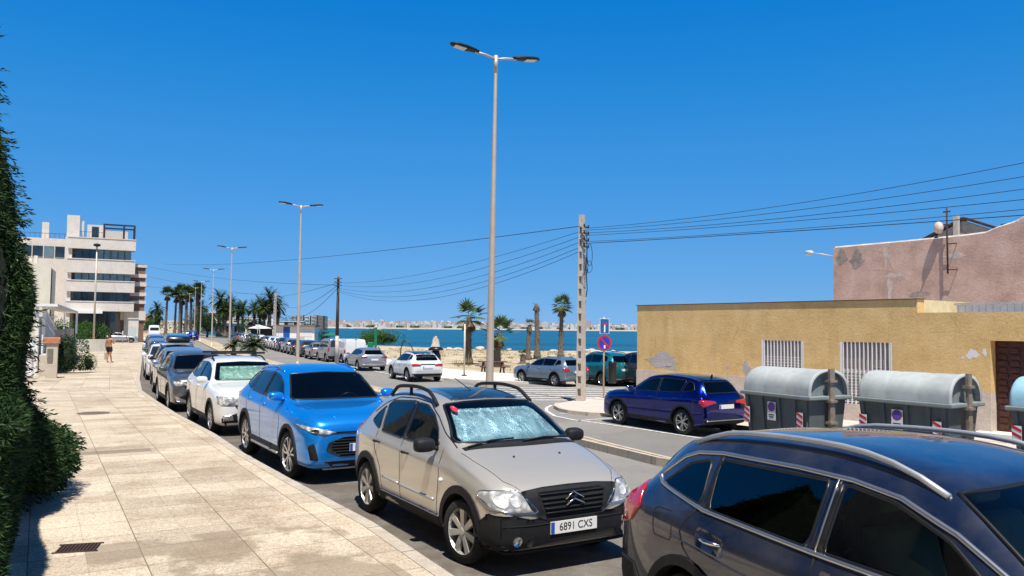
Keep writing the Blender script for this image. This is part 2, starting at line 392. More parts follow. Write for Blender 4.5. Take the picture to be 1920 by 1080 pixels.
bm = bmesh.new(); q = [(-700, 60), (9000, 60), (9000, 3300), (-3200, 3300)]
bm.faces.new([bm.verts.new((a, b, SEA_Z)) for a, b in [(-2600, 3300), (-260, 300), (-60, 150), (-18, 125), (-4, 90), (200, 80), (9000, 80), (9000, 3300)]])
tag(link_mesh('sea', bm, sea()), kind='structure')
FOAM = simple('sea_foam', (.8, .82, .82), .8, var=.1)
def foam(x0, x1, y, n_=12):
    bm = bmesh.new(); top = []; bot = []
    for i in range(n_+1):
        t = i/n_; xx = x0+(x1-x0)*t; h = (1.6+1.2*random.random())*math.sin(math.pi*(.06+.88*t)); top.append((xx, y+h+random.uniform(-.6, .6))); bot.append((xx, y-h))
    vs = [bm.verts.new((a, b, SEA_Z+.35)) for a, b in bot]; wv = [bm.verts.new((a, b, SEA_Z+.45)) for a, b in top]
    for i in range(n_):
        bm.faces.new((vs[i], vs[i+1], wv[i+1], wv[i])); lo = [bm.verts.new((v.co.x, v.co.y-.5, SEA_Z)) for v in (vs[i], vs[i+1])]; bm.faces.new((lo[0], lo[1], vs[i+1], vs[i]))
    tag(link_mesh('breaking_wave', bm, FOAM), kind='structure')
foam(6, 13, 140); foam(12, 26, 143); foam(-24, -9, 168); foam(-8, -3, 150); foam(22, 34, 146)
# land across the bay
bm = bmesh.new()
def zfar(y): return SEA_Z+.5+max(0, (y-2880))*.05
prof = [(2860, SEA_Z-1), (2900, SEA_Z+3), (2960, SEA_Z+5), (3200, 9), (3600, 22), (4200, 24)]
FX = [-4600, -2200, -1200, -900, 0, 600, 1500, 4000]
V = [[bm.verts.new((a+(0 if a > -1200 else (y_-2860)*.0), y_+(a*.0 if a > -900 else -(a+900)*.0)+random.uniform(-14, 14), z_)) for (y_, z_) in prof] for a in FX]
for i in range(len(V)-1):
    for j in range(len(prof)-1): bm.faces.new((V[i][j], V[i+1][j], V[i+1][j+1], V[i][j+1]))
tag(link_mesh('far_shore', bm, stone('far_shore_ground', (.34, .31, .26), (.44, .40, .34), .01)), kind='structure')
# ------------------------------------------------------------------ cars
def pchip(A, sub):
    A = np.array(A, float); n = len(A); h = np.diff(A, axis=0); m_ = np.zeros_like(A)
    for i in range(1, n-1):
        a, b = h[i-1], h[i]; ok = (a*b) > 0
        with np.errstate(divide='ignore', invalid='ignore'):
            m_[i] = np.where(ok, 2*a*b/(a+b), 0)
    m_[0] = h[0]; m_[-1] = h[-1]
    out = []
    for i in range(n-1):
        for k in range(sub):
            t = k/sub; t2 = t*t; t3 = t2*t
            out.append((2*t3-3*t2+1)*A[i]+(t3-2*t2+t)*m_[i]+(-2*t3+3*t2)*A[i+1]+(t3-t2)*m_[i+1])
    out.append(A[-1]); return np.array(out)
def section(zb, zs, zt, w_, wt):
    wb = w_-.045; hh = zt-zs; dr = min(.085, .5*hh)
    pts = [(0, zb), (w_*.80, zb), (w_*.965, zb+.05), (w_, zb+.42*(zs-zb)), (w_*.992, zs-.10), (wb, zs),
           (wb+(wt-wb)*.5+.012, zs+(zt-dr-zs)*.5), (wt, zt-dr), (wt-.07, zt-dr*.42), (wt*.55, zt-dr*.10), (0, zt)]
    return pts
def loft(rows, sub=5, ssub=4, inset=None):
    rows = pchip(rows, sub); bm = bmesh.new(); rings = []
    for x, zb, zs, zt, w_, wt in rows:
        sec = pchip(section(zb, zs, zt, w_, wt), ssub); ring = []
        for y, z in sec: ring.append(Vector((x, max(0, -y) if False else -y, z)))
        ring += [Vector((x, -p.y, p.z)) for p in ring[-2:0:-1]]
        rings.append([bm.verts.new(p) for p in ring])
    n = len(rings[0])
    for A, B in zip(rings, rings[1:]):
        for k in range(n): bm.faces.new((A[k], A[(k+1) % n], B[(k+1) % n], B[k]))
    bm.faces.new(rings[0]); bm.faces.new(rings[-1][::-1]); bmesh.ops.recalc_face_normals(bm, faces=bm.faces[:]); return bm
MASTER = [(.88, .40, .58, .74, .60, .50), (.85, .28, .70, .86, .75, .66), (.74, .22, .80, .96, .845, .75), (.40, .22, .90, 1.035, .90, .79), (0, .22, .95, 1.075, .909, .79),
          (-.33, .22, .98, 1.105, .909, .77), (-.75, .22, 1.0, 1.36, .909, .69), (-1.15, .22, 1.02, 1.565, .909, .63), (-1.8, .22, 1.04, 1.635, .909, .61), (-2.5, .22, 1.06, 1.60, .909, .60),
          (-3.0, .24, 1.08, 1.51, .90, .595), (-3.3, .28, 1.07, 1.28, .87, .62), (-3.47, .33, .98, 1.06, .82, .66), (-3.55, .42, .74, .86, .72, .58)]
WIN = dict(front=[(-.62, 1.10), (-1.58, 1.12), (-1.58, 1.50), (-1.28, 1.462), (-.98, 1.36)], rear=[(-1.66, 1.12), (-2.46, 1.15), (-2.54, 1.485), (-1.66, 1.505)],
           quarter=[(-2.54, 1.16), (-3.02, 1.24), (-2.86, 1.42), (-2.62, 1.47)], ws=[(-.715, 1.125), (.715, 1.125), (.575, 1.50), (0, 1.525), (-.575, 1.50)], rw=[(-.60, 1.17), (.60, 1.17), (.50, 1.46), (-.50, 1.46)])
class Car:
    """body lofted from cross sections; every panel, lamp and window is laid on that body"""
    def __init__(s, name, label, cat, colour, L=4.43, W=1.82, H=1.635, wb=2.61, foh=.88, r=.335, rows=None, cut=True, group=None, tail=0, nose=0, detail=2, sx=None):
        s.wb = wb; s.foh = foh; s.r = r; s.W = W; s.H = H; s.cut = cut; s.detail = detail; roh = L-wb-foh; s.roh = roh; s.paint = colour
        def mx(x): return x*foh/.88 if x > 0 else (x*wb/2.61 if x > -2.61 else -wb+(x+2.61)*roh/.94)
        def mz(z): return .22+(z-.22)*(H-.22)/1.415 if z > .22 else z
        kw = W/1.818
        s.mx, s.mz, s.kw = mx, mz, kw
        if rows is None: rows = [(mx(a), mz(b), mz(c), mz(d), e*kw, g*kw) for a, b, c, d, e, g in MASTER]; s.custom = False
        else: s.custom = True
        if tail:   # sedan boot: push the roof forward and leave a deck
            rows = [list(q) for q in rows]
            for q in rows:
                if q[0] < mx(-2.4): q[3] = min(q[3], q[2]+.10); q[5] = max(q[5], .72*kw)
            rows.insert(-4, [mx(-2.72), rows[-4][1], mz(1.06), mz(1.30), rows[-5][4], .62*kw]); rows.sort(key=lambda q: -q[0])
        s.rows = rows
        s.root = thing(name, (0, 0, 0), 0, label, cat, group)
        bm = loft(rows, 5 if detail > 1 else 3, 4 if detail > 1 else 3)
        s.bvh = BVHTree.FromBMesh(bm)
        s.body = link_mesh('body', bm, [colour, BLACK, CABIN], s.root, True)
        s.holes = []
        s.win = {k: [(mx(a), mz(b)) if k not in ('ws', 'rw') else (a*kw, mz(b)) for a, b in v] for k, v in WIN.items()}
    RAY = dict(R=lambda u, v: ((u, -4, v), (0, 1, 0)), L=lambda u, v: ((u, 4, v), (0, -1, 0)), F=lambda u, v: ((6, u, v), (-1, 0, 0)), B=lambda u, v: ((-9, u, v), (1, 0, 0)), T=lambda u, v: ((u, v, 5), (0, 0, -1)))
    def hit(s, mode, u, v, off_=0):
        o, d = Car.RAY[mode](u, v); h = s.bvh.ray_cast(Vector(o), Vector(d))
        if h[0] is None:
            guess = {'R': (u, -s.W/2, v), 'L': (u, s.W/2, v), 'F': (s.foh, u, v), 'B': (-s.wb-s.roh, u, v), 'T': (u, v, 1)}[mode]; h = s.bvh.find_nearest(Vector(guess))
        n = h[1]
        if n.dot(Vector(d)) > 0: n = -n
        return h[0]+n*off_, n
    def patch(s, name, poly, mode, mat, off_=.004, thick=.012, cell=.07, parent=None):
        bm = bmesh.new(); bm.faces.new([bm.verts.new((a, b, 0)) for a, b in poly]); bmesh.ops.triangulate(bm, faces=bm.faces[:])
        for ax in (0, 1):
            lo = min(p[ax] for p in poly); hi = max(p[ax] for p in poly); c = lo+cell
            while c < hi-1e-4:
                co = (c, 0, 0) if ax == 0 else (0, c, 0); no = (1, 0, 0) if ax == 0 else (0, 1, 0)
                bmesh.ops.bisect_plane(bm, geom=bm.verts[:]+bm.edges[:]+bm.faces[:], plane_co=co, plane_no=no); c += cell
        ns = {}
        for v in bm.verts:
            p, n = s.hit(mode, v.co.x, v.co.y, off_); v.co = p; ns[v] = n
        d = Vector(Car.RAY[mode](0, 0)[1])
        bm.normal_update()
        fl = [f_ for f_ in bm.faces if f_.normal.dot(d) > 0]
        if fl: bmesh.ops.reverse_faces(bm, faces=fl)
        if thick:
            low = {}
            for e in [e for e in bm.edges if len(e.link_faces) == 1]:
                for v in e.verts:
                    if v not in low: low[v] = bm.verts.new(v.co-ns[v]*thick)
                bm.faces.new((e.verts[0], e.verts[1], low[e.verts[1]], low[e.verts[0]]))
        me_o = link_mesh(name, bm, mat, parent or s.root, True)
        return me_o
    def line(s, name, pts, mode, r, mat, closed=False, off_=0, step=.06, n=5, parent=None):
        out = []; P_ = list(pts)+([pts[0]] if closed else [])
        for a, b in zip(P_, P_[1:]):
            k = max(1, int(math.dist(a, b)/step))
            for i in range(k): out.append((a[0]+(b[0]-a[0])*i/k, a[1]+(b[1]-a[1])*i/k))
        if not closed: out.append(P_[-1])
        bm = bmesh.new(); tube(bm, [s.hit(mode, a, b, off_)[0] for a, b in out], r, n, closed); return link_mesh(name, bm, mat, parent or s.root, True)
    def both(s, fn, name, pts, *a, **k):
        return fn(name, pts, 'R', *a, **k), fn(name, pts, 'L', *a, **k)
    def window(s, poly, mode, mat, name='window', rub=.011):
        """glass pane with a rubber edge; on cut cars the body is opened behind it"""
        poly = smooth_poly(poly)
        modes = ('R', 'L') if mode == 'S' else (mode,)
        for m_ in modes:
            g = s.patch(name, poly, m_, mat if s.cut else GL_O, .003 if s.cut else .006, .0 if s.cut else .012)
            if rub: s.line('window_rubber', poly, m_, rub, DARKP, True, 0, parent=g)
        if s.cut: s.holes.append((mode, poly))
    def cutter(s):
        bm = bmesh.new(); ri = s.r+.055
        for x in (0, -s.wb):
            for sg in (-1, 1):
                y0 = sg*(s.W/2-.27); y1 = sg*(s.W/2+.3)
                M_ = Matrix.Translation((x, y0, s.r)) @ Matrix.Rotation(R(-90)*sg, 4, 'X')
                lathe(bm, [(ri, 0), (ri, abs(y1-y0))], 36, M_)
        return bm
    def finish(s):
        bmesh_list = [(s.cutter(), 1)]
        if s.cut:
            rows = []; zf = .5
            xs_ = [q[0] for q in s.rows]; dense = pchip(s.rows, 6)
            for x, zb, zs, zt, w_, wt in dense:
                if zt-zs > .22 and x > s.rows[-1][0]+.14:
                    rows.append((x, zs, zt, w_-.075, wt-.045))
            bm = bmesh.new(); rings = []
            for x, zs, zt, w_, wt in rows:
                pr = [(0, zf), (w_-.02, zf), (w_, zs-.05), (w_-.02, zs), ((w_+wt)/2-.005, (zs+zt-.085)/2), (wt, zt-.12), (wt-.1, zt-.07), (0, zt-.045)]
                ring = [Vector((x, -a, b)) for a, b in pr]; ring += [Vector((x, a, b)) for a, b in pr[-2:0:-1]]; rings.append([bm.verts.new(p) for p in ring])
            n = len(rings[0])
            for A, B in zip(rings, rings[1:]):
                for k in range(n): bm.faces.new((A[k], A[(k+1) % n], B[(k+1) % n], B[k]))
            bm.faces.new(rings[0]); bm.faces.new(rings[-1][::-1]); bmesh.ops.recalc_face_normals(bm, faces=bm.faces[:])
            bmesh_list.append((bm, 2))
            xr = rows[-1][0]; xf = rows[0][0]; xm = (xf+xr)/2
            for mode, poly in s.holes:
                b2 = bmesh.new()
                if mode == 'S': M_ = Matrix.Rotation(R(90), 4, 'X'); M_ = Matrix.Translation((0, 1.5, 0)) @ M_; prism(b2, poly, M_, 3.0)
                else:
                    M_ = Matrix(((0, 0, 1, 0), (1, 0, 0, 0), (0, 1, 0, 0), (0, 0, 0, 1)))
                    prism(b2, poly, Matrix.Translation((xm if mode == 'F' else xr-1.2, 0, 0)) @ M_, (2.8 if mode == 'F' else 1.2+(xm-xr)))
                bmesh.ops.recalc_face_normals(b2, faces=b2.faces[:]); bmesh_list.append((b2, 1))
        tmp = []
        for bm, mi in bmesh_list:
            for f_ in bm.faces: f_.material_index = 0
            bmesh.ops.recalc_face_normals(bm, faces=bm.faces[:])
            me = bpy.data.meshes.new('t'); bm.to_mesh(me); bm.free(); me.materials.append(BLACK if mi == 1 else CABIN)
            o = bpy.data.objects.new('t', me); COL.objects.link(o); tmp.append(o)
            md = s.body.modifiers.new('b', 'BOOLEAN'); md.operation = 'DIFFERENCE'; md.object = o; md.solver = 'EXACT'; md.material_mode = 'TRANSFER'
        dg = bpy.context.evaluated_depsgraph_get(); me = bpy.data.meshes.new_from_object(s.body.evaluated_get(dg), depsgraph=dg)
        s.body.modifiers.clear(); s.body.data = me
        for o in tmp: bpy.data.objects.remove(o)
        try: me.set_sharp_from_angle(angle=R(38))
        except Exception: pass
    def wheels(s, style, w_=.205, rim=.72, hub=ALLOY, inset=.02, steer=0):
        r = s.r; rr = r*rim
        src = thing('wheel', (0, 0, 0)); src.parent = s.root
        bm = bmesh.new(); lathe(bm, [(rr*.98, -w_/2), (r-.02, -w_/2), (r-.004, -w_/2+.02), (r, -w_*.2), (r, w_*.2), (r-.004, w_/2-.02), (r-.02, w_/2), (rr*.98, w_/2)], 36 if s.detail > 1 else 20, Matrix.Rotation(R(90), 4, 'X'), False)
        link_mesh('tyre', bm, TYRE, src, True)
        bm = bmesh.new()   # outer side is -y
        Mx = Matrix.Rotation(R(90), 4, 'X')
        for p in ([(rr, w_/2-.012), (rr*.94, w_/2-.004), (rr*.90, w_/2-.03), (rr*.88, -w_/2)],):
            rings = [[bm.verts.new(Mx @ Vector((a*math.cos(k*math.pi/16), a*math.sin(k*math.pi/16), z))) for k in range(32)] for a, z in p]
            for A, B in zip(rings, rings[1:]):
                for k in range(32): bm.faces.new((A[k], A[(k+1) % 32], B[(k+1) % 32], B[k]))
        lathe(bm, [(rr*.20, w_/2-.05), (rr*.19, w_/2-.018), (rr*.14, w_/2-.008)], 20, Mx)
        ns, da, wi, wo = dict(five=(5, 9, .13, .09), multi=(8, 0, .12, .20), cover=(7, 0, .20, .30), seven=(7, 7, .10, .06), ten=(5, 7.5, .12, .10))[style]
        for k in range(ns):
            for sg in ((-1, 1) if da else (0,)):
                a0 = 2*math.pi*k/ns+R(da)*sg*.6; a1 = 2*math.pi*k/ns+R(da)*sg*1.6+R(90)
                a0 += R(90)
                c0 = Vector((math.cos(a0), math.sin(a0), 0)); c1 = Vector((math.cos(a1), math.sin(a1), 0))
                p0 = c0*rr*.12; p1 = c1*rr*.93; t = (p1-p0).normalized(); q = Vector((-t.y, t.x, 0))
                z0, z1 = w_/2-.02, w_/2-.012
                vs = [Mx @ Vector((*(pp+q*ww*sgn).xy, zz)) for pp, ww, zz in ((p0, rr*wi/2, z0), (p1, rr*wo/2, z1)) for sgn in (-1, 1)]
                vb = [Mx @ Vector((*(pp+q*ww*sgn*1.2).xy, zz-.03)) for pp, ww, zz in ((p0, rr*wi/2, z0), (p1, rr*wo/2, z1)) for sgn in (-1, 1)]
                A = [bm.verts.new(v) for v in vs]; B = [bm.verts.new(v) for v in vb]
                bm.faces.new((A[0], A[2], A[3], A[1])); bm.faces.new((A[0], B[0], B[2], A[2])); bm.faces.new((A[1], A[3], B[3], B[1])); bm.faces.new((A[2], B[2], B[3], A[3]))
        bmesh.ops.recalc_face_normals(bm, faces=bm.faces[:])
        link_mesh('rim', bm, hub, src)
        bm = bmesh.new(); lathe(bm, [(rr*.9, -.01), (rr*.9, .0)], 24, Mx); link_mesh('brake_disc', bm, DARKP, src)
        yo = s.W/2-w_/2-inset
        for i, (x, sg) in enumerate(((0, -1), (-s.wb, -1), (0, 1), (-s.wb, 1))):
            o = src if i == 0 else copy_tree(src, s.root)
            o.location = (x, yo*sg, r); o.rotation_euler.z = (0 if sg < 0 else math.pi)+(steer if x == 0 else 0)
            if i: o.rotation_euler.y = .7*i
        for x in (0, -s.wb): tubeo('axle', [(x, -yo, r), (x, yo, r)], .04, SEAM, s.root)
    def arches(s, mat=BLACK, wd=.06, a0=-22, a1=202, off_=.012):
        for x in (0, -s.wb):
            ri = s.r+.052; po = [(x+(ri+wd)*math.cos(R(t)), s.r+(ri+wd)*math.sin(R(t))) for t in np.linspace(a0, a1, 20)]
            pi_ = [(x+ri*math.cos(R(t)), s.r+ri*math.sin(R(t))) for t in np.linspace(a1, a0, 20)]
            for m_ in 'RL':
                pts = po+pi_; bm = bmesh.new(); n = 20
                A = [s.hit(m_, *p, off_) for p in po]; B = [s.hit(m_, *p, off_+.004) for p in pi_[::-1]]
                # project at body, keep outline when the ray falls into the wheel opening
                av = [bm.verts.new(h[0]) for h in A]; bv = [bm.verts.new(h[0]) for h in B]; cv = [bm.verts.new(h[0]-h[1]*.07) for h in B]; dv = [bm.verts.new(h[0]-h[1]*(off_+.004)) for h in A]
                for i in range(n-1):
                    bm.faces.new((av[i], av[i+1], bv[i+1], bv[i])); bm.faces.new((bv[i], bv[i+1], cv[i+1], cv[i])); bm.faces.new((av[i+1], av[i], dv[i], dv[i+1]))
                bmesh.ops.recalc_face_normals(bm, faces=bm.faces[:]); link_mesh('wheel_arch', bm, mat, s.root, False)
    def sill(s, mat=BLACK, z1=.40, z0=.20):
        a = -(s.r+.10); b = -s.wb+s.r+.10
        s.both(s.patch, 'sill_cladding', [(a, z0), (b, z0), (b, z1), (a, z1)], mat, .010, .012, .12)
    def mirror(s, x, z, mat, size=(.09, .12, .085), y=.06):
        for m_, sg in (('R', -1), ('L', 1)):
            p, n = s.hit(m_, x, z); bm = bmesh.new()
            c = p+Vector((.02, sg*(y+.10), .05))
            bmesh.ops.create_icosphere(bm, subdivisions=3, radius=1)
            for v in bm.verts:
                q = v.co; q = Vector([math.copysign(abs(a)**.62, a) for a in q]); v.co = c+Vector((q.x*size[0]*.85, q.y*size[1]*.95, q.z*size[2]*.85*(1-.12*q.x)))
            for v in bm.verts:
                if v.co.x < c.x-.045: v.co.x = c.x-.045
            tube(bm, [p-n*.02, p+Vector((.01, sg*.05, .015)), c-Vector((0, sg*.05, .03))], .022, 6)
            o = link_mesh('wing_mirror', bm, mat, s.root, True)
    def plate(s, front, z, txt, band=True, y=0, chars=True):
        x0 = s.hit('F' if front else 'B', y, z)[0].x; sg = 1 if front else -1
        M_ = Matrix.Translation((x0+sg*.022, y, z)) @ (Matrix.Rotation(R(90), 4, 'Z') @ Matrix.Rotation(R(90), 4, 'X') if front else Matrix.Rotation(R(-90), 4, 'Z') @ Matrix.Rotation(R(90), 4, 'X'))
        bm = bmesh.new(); box(bm, -.26, .26, -.055, .055, -.02, .0, M_); o = link_mesh('number_plate', bm, WHITEP, s.root)
        bm = bmesh.new(); box(bm, -.257, -.218, -.052, .052, -.002, .0015, M_); link_mesh('blue_band', bm, PBLUE, o)
        if txt: text_obj(txt, .098, INK, o, M_ @ Matrix.Translation((.02, 0, .001)), 'plate_characters', .0008, .92)
        return o
    def door_lines(s, segs, r=.0045):
        for sg in segs: s.both(s.line, 'panel_gap', sg, r, SEAM, False, -.001)
    def handle(s, x, z, mat, L=.19, up_=.012):
        for m_ in 'RL':
            a, n = s.hit(m_, x-L/2, z, .0); b, _ = s.hit(m_, x+L/2, z); c, _ = s.hit(m_, x, z, .035); bm = bmesh.new()
            tube(bm, [a, a.lerp(c, .6)+n*.008, c, b.lerp(c, .6)+n*.008, b], [.010, .014, .015, .014, .010], 6); link_mesh('door_handle', bm, mat, s.root, True)
    def rails(s, mat, x0, x1, yk=.93, h=.05, r=.017):
        for sg in (-1, 1):
            pts = []
            for i in range(13):
                t = i/12; x = x0+(x1-x0)*t; y = s.rowat(x)[5]*yk*sg; z = s.hit('T', x, y)[0].z; pts.append((x, y, z+.004+h*min(1, 5*t, 5*(1-t))))
            tubeo('roof_rail', pts, r, mat, s.root, 8)
    def rowat(s, x):
        if not hasattr(s, '_d'): s._d = pchip(s.rows, 8)
        return min(s._d, key=lambda q: abs(q[0]-x))
    def seats(s, mat=SEATM, x0=-1.35, x1=-2.15, z=.55):
        for x in (x0, x1):
            for y in (-.37, .37):
                bm = bmesh.new(); k = s.mx(x)
                box(bm, k-.05, k+.45, y-.24, y+.24, z, z+.14, None, .04)
                box(bm, -.07, .07, -.24, .24, 0, .58, Matrix.Translation((k-.05, y, z+.1)) @ Matrix.Rotation(R(-16), 4, 'Y'), .05)
                box(bm, -.05, .05, -.12, .12, 0, .18, Matrix.Translation((k-.23, y, z+.70)) @ Matrix.Rotation(R(-12), 4, 'Y'), .04)
                link_mesh('seat', bm, mat, s.root, True)
        bm = bmesh.new(); q = s.mx(-.62); box(bm, q-.22, q+.28, -.66*s.kw, .66*s.kw, .70, s.mz(1.04), None, .05); link_mesh('dashboard', bm, CABIN, s.root, True)
        bm = bmesh.new(); M_ = Matrix.Translation((q-.36, .37, s.mz(1.0))) @ Matrix.Rotation(R(-65), 4, 'Y')
        tube(bm, [M_ @ Vector((.18*math.cos(t), .18*math.sin(t), 0)) for t in np.linspace(0, 2*math.pi, 25)[:-1]], .014, 6, True); box(bm, -.03, .03, -.17, .17, -.01, .02, M_)
        link_mesh('steering_wheel', bm, DARKP, s.root, True)
    def basics(s, wheel='five', doors=True, rail=None, hl=None, tl=None, grille=True, seats=True, arch=True, mir=None, gl=None, ptxt='', back=True, low=BLACK, wm=ALLOY):
        """fits out a car on the master body"""
        X, Z, k = s.mx, s.mz, s.kw
        gl = gl or GL_D
        for nme in ('front', 'rear', 'quarter'):
            if nme == 'quarter' and s.detail < 1: continue
            s.window(s.win[nme], 'S', gl if nme == 'front' else (GL_P if s.cut else gl))
        s.window(s.win['ws'], 'F', GL_C if s.cut else GL_O, 'windscreen'); s.window(s.win['rw'], 'B', GL_P, 'rear_window')
        if s.detail > 0:
            for a, b in ((-1.585, -1.655),): s.both(s.patch, 'door_pillar', [(X(a), Z(1.10)), (X(b), Z(1.10)), (X(b), Z(1.51)), (X(a), Z(1.51))], DARKP, .006, .01)
            s.door_lines([[(X(-.52), Z(1.06)), (X(-.46), Z(.80)), (X(-.50), Z(.36)), (X(-1.56), Z(.34)), (X(-1.62), Z(1.1))], [(X(-1.62), Z(.34)), (X(-2.2), Z(.36)), (X(-2.30), Z(.62)), (X(-2.52), Z(.82)), (X(-2.56), Z(1.12))]])
            s.handle(X(-1.42), Z(.97), s.paint); s.handle(X(-2.36), Z(.99), s.paint)
        if arch: s.arches(BLACK, .05)
        s.sill(BLACK, Z(.38))
        s.mirror(X(-.62), Z(1.09), mir or s.paint)
        if rail: s.rails(rail, X(-1.25), X(-2.95))
        # front
        s.patch('lower_bumper', [(-.78*k, Z(.24)), (.78*k, Z(.24)), (.80*k, Z(.40)), (.45*k, Z(.52)), (-.45*k, Z(.52)), (-.80*k, Z(.40))], 'F', low, .006)
        if grille:
            g = s.patch('grille', smooth_poly([(-.48*k, Z(.56)), (.48*k, Z(.56)), (.60*k, Z(.74)), (-.60*k, Z(.74))]), 'F', DARKP, .006)
            for q in range(3): s.line('grille_bar', [(-.5*k, Z(.60+.05*q)), (.5*k, Z(.60+.05*q))], 'F', .006, CHROME if q == 2 else BLACK, parent=g, off_=.008)
        for sg in (-1, 1):
            pl = hl or [(.46, .74), (.78, .72), (.845, .80), (.83, .865), (.60, .83)]
            s.patch('headlight', smooth_poly([(a*k*sg, Z(b)) for a, b in pl]), 'F', LAMP, .008)
            t = tl or [(.42, .92), (.80, .88), (.85, .98), (.78, 1.05), (.50, 1.01)]
            s.patch('tail_light', smooth_poly([(a*k*sg, Z(b)) for a, b in t]), 'B', RED, .010)
        s.patch('rear_bumper', [(-.80*k, Z(.26)), (.80*k, Z(.26)), (.82*k, Z(.46)), (-.82*k, Z(.46))], 'B', low, .008)
        if s.detail > 0:
            s.line('panel_gap', [(-.78*k, Z(.62)), (-.62*k, Z(.60)), (.62*k, Z(.60)), (.78*k, Z(.62))], 'B', .005, SEAM)
        s.plate(True, Z(.47), ptxt); s.plate(False, Z(.80), '')
        if seats and s.cut: s.seats()
        s.wheels(wheel, hub=wm); s.finish()
    def put(s, x, y, yaw, z=None, tilt=0):
        c = Vector((x, y)); z = zg(x-.5*s.wb*math.cos(yaw), y-.5*s.wb*math.sin(yaw)) if z is None else z
        s.root.location = (x, y, z); s.root.rotation_euler = (0, tilt, yaw)
    def by_wheel(s, px, py, which, yaw, z=None):
        """stand the car with one tyre on the spot (px, py): FR, RR, FL, RL"""
        fx = Vector((math.cos(yaw), math.sin(yaw))); l = Vector((-fx.y, fx.x)); a = Vector((px, py))
        a -= l*((s.W/2-.05)*(1 if which[1] == 'L' else -1))
        if which[0] == 'R': a += fx*s.wb
        s.put(a.x, a.y, yaw, z)
def smooth_poly(p, it=1, k=.16):
    for _ in range(it):
        q = []
        n = len(p)
        for i in range(n):
            a, b, c = p[i-1], p[i], p[(i+1) % n]
            la, lc = math.dist(a, b), math.dist(b, c); ka = min(k, .045/max(la, .01)); kc = min(k, .045/max(lc, .01))
            q.append((b[0]+(a[0]-b[0])*ka, b[1]+(a[1]-b[1])*ka)); q.append((b[0]+((a[0]+c[0])/2-b[0])*ka*.4, b[1]+((a[1]+c[1])/2-b[1])*ka*.4)); q.append((b[0]+(c[0]-b[0])*kc, b[1]+(c[1]-b[1])*kc))
        p = q
    return p
HP = math.pi/2
YA = HP+R(26.5)          # heading away along the main road
YT = YA-math.pi          # heading towards the viewer
def detach(o, name=None):
    """a thing lying in or on a car is a thing of its own: same place, no parent"""
    p = o.parent; pm = Matrix.Translation(p.location) @ p.rotation_euler.to_matrix().to_4x4()
    lm = Matrix.Translation(o.location) @ o.rotation_euler.to_matrix().to_4x4(); o.parent = None; o.matrix_world = pm @ lm
    if name: o.name = name
    return o
def crinkle(name, a, b, metal=.45):
    n = NT(name); o = n.obj(); v = n.noise(3.2, 6, .72, n.mapping(o, 0, scale=(1, 1.8, .4)), 1.0)
    n.base(n.ramp(v, [(.3, a), (.6, b)])); n.set(Metallic=metal, Roughness=.34); n.bump(v, .6, .08); return n.m
ROWG = 'cars parked nose to tail along the near kerb'
# --- beige hatchback nearest the viewer's side, number plate 6891 CXS
P_BEIGE = paint('champagne_paint', (.56, .53, .475), .5, .3, .06)
c3rows = [(.68, .36, .50, .60, .60, .48), (.655, .26, .58, .70, .70, .58), (.57, .22, .68, .79, .775, .66), (.35, .22, .77, .885, .82, .71), (0, .22, .86, .985, .834, .74),
          (-.28, .22, .91, 1.065, .834, .72), (-.68, .22, .925, 1.30, .834, .655), (-1.05, .22, .94, 1.455, .834, .60), (-1.6, .22, .955, 1.515, .834, .575), (-2.15, .22, .97, 1.485, .834, .565),
          (-2.6, .24, .98, 1.385, .822, .56), (-2.88, .27, .97, 1.21, .79, .585), (-3.03, .32, .93, 1.02, .75, .61), (-3.11, .40, .68, .80, .66, .54)]
c = Car('hatchback_car', 'beige silver hatchback with black bumper, arched black roof rails and plate 6891 CXS', 'car', P_BEIGE, L=3.85, W=1.667, H=1.515, wb=2.446, foh=.74, r=.302, rows=c3rows, group=ROWG)
c.win = dict(front=[(-.60, 1.01), (-1.40, .995), (-1.40, 1.385), (-1.18, 1.375), (-.95, 1.30), (-.75, 1.17)], rear=[(-1.49, .995), (-2.10, 1.01), (-2.22, 1.30), (-2.12, 1.35), (-1.49, 1.395)], quarter=[(-2.18, 1.02), (-2.50, 1.09), (-2.42, 1.19), (-2.28, 1.28)],
             ws=[(-.69, 1.075), (0, 1.06), (.69, 1.075), (.545, 1.40), (.3, 1.42), (0, 1.428), (-.3, 1.42), (-.545, 1.40)], rw=[(-.52, 1.05), (.52, 1.05), (.44, 1.34), (-.44, 1.34)])
c.window(c.win['front'], 'S', GL_C); c.window(c.win['rear'], 'S', GL_D); c.window(c.win['quarter'], 'S', GL_D)
c.window(c.win['ws'], 'F', glass('windscreen_glass', (.80, .92, .95)), 'windscreen', .014); c.window(c.win['rw'], 'B', GL_D, 'rear_window')
c.both(c.patch, 'door_pillar', [(-1.405, .99), (-1.485, .99), (-1.485, 1.395), (-1.405, 1.39)], DARKP, .006, .01)
c.both(c.line, 'roof_gutter', [(-.33, 1.03), (-.60, 1.15), (-.85, 1.285), (-1.15, 1.40), (-1.5, 1.425), (-2.0, 1.40), (-2.35, 1.31), (-2.6, 1.18)], .007, BLACK, False, .0)
c.door_lines([[(-.50, 1.0), (-.46, .75), (-.50, .34), (-1.40, .32), (-1.46, .98)], [(-1.44, .32), (-1.93, .34), (-2.0, .6), (-2.18, .8), (-2.20, 1.0)]])
c.both(c.line, 'side_moulding', [(-.56, .50), (-1.43, .51)], .017, P_BEIGE); c.both(c.line, 'side_moulding', [(-1.47, .51), (-1.90, .52)], .017, P_BEIGE)
c.handle(-1.30, .865, BLACK); c.handle(-2.12, .885, BLACK)
c.arches(BLACK, .075); c.sill(BLACK, .36)
c.both(c.line, 'sill_strip', [(-.42, .365), (-1.95, .365)], .006, CHROME, False, .018)
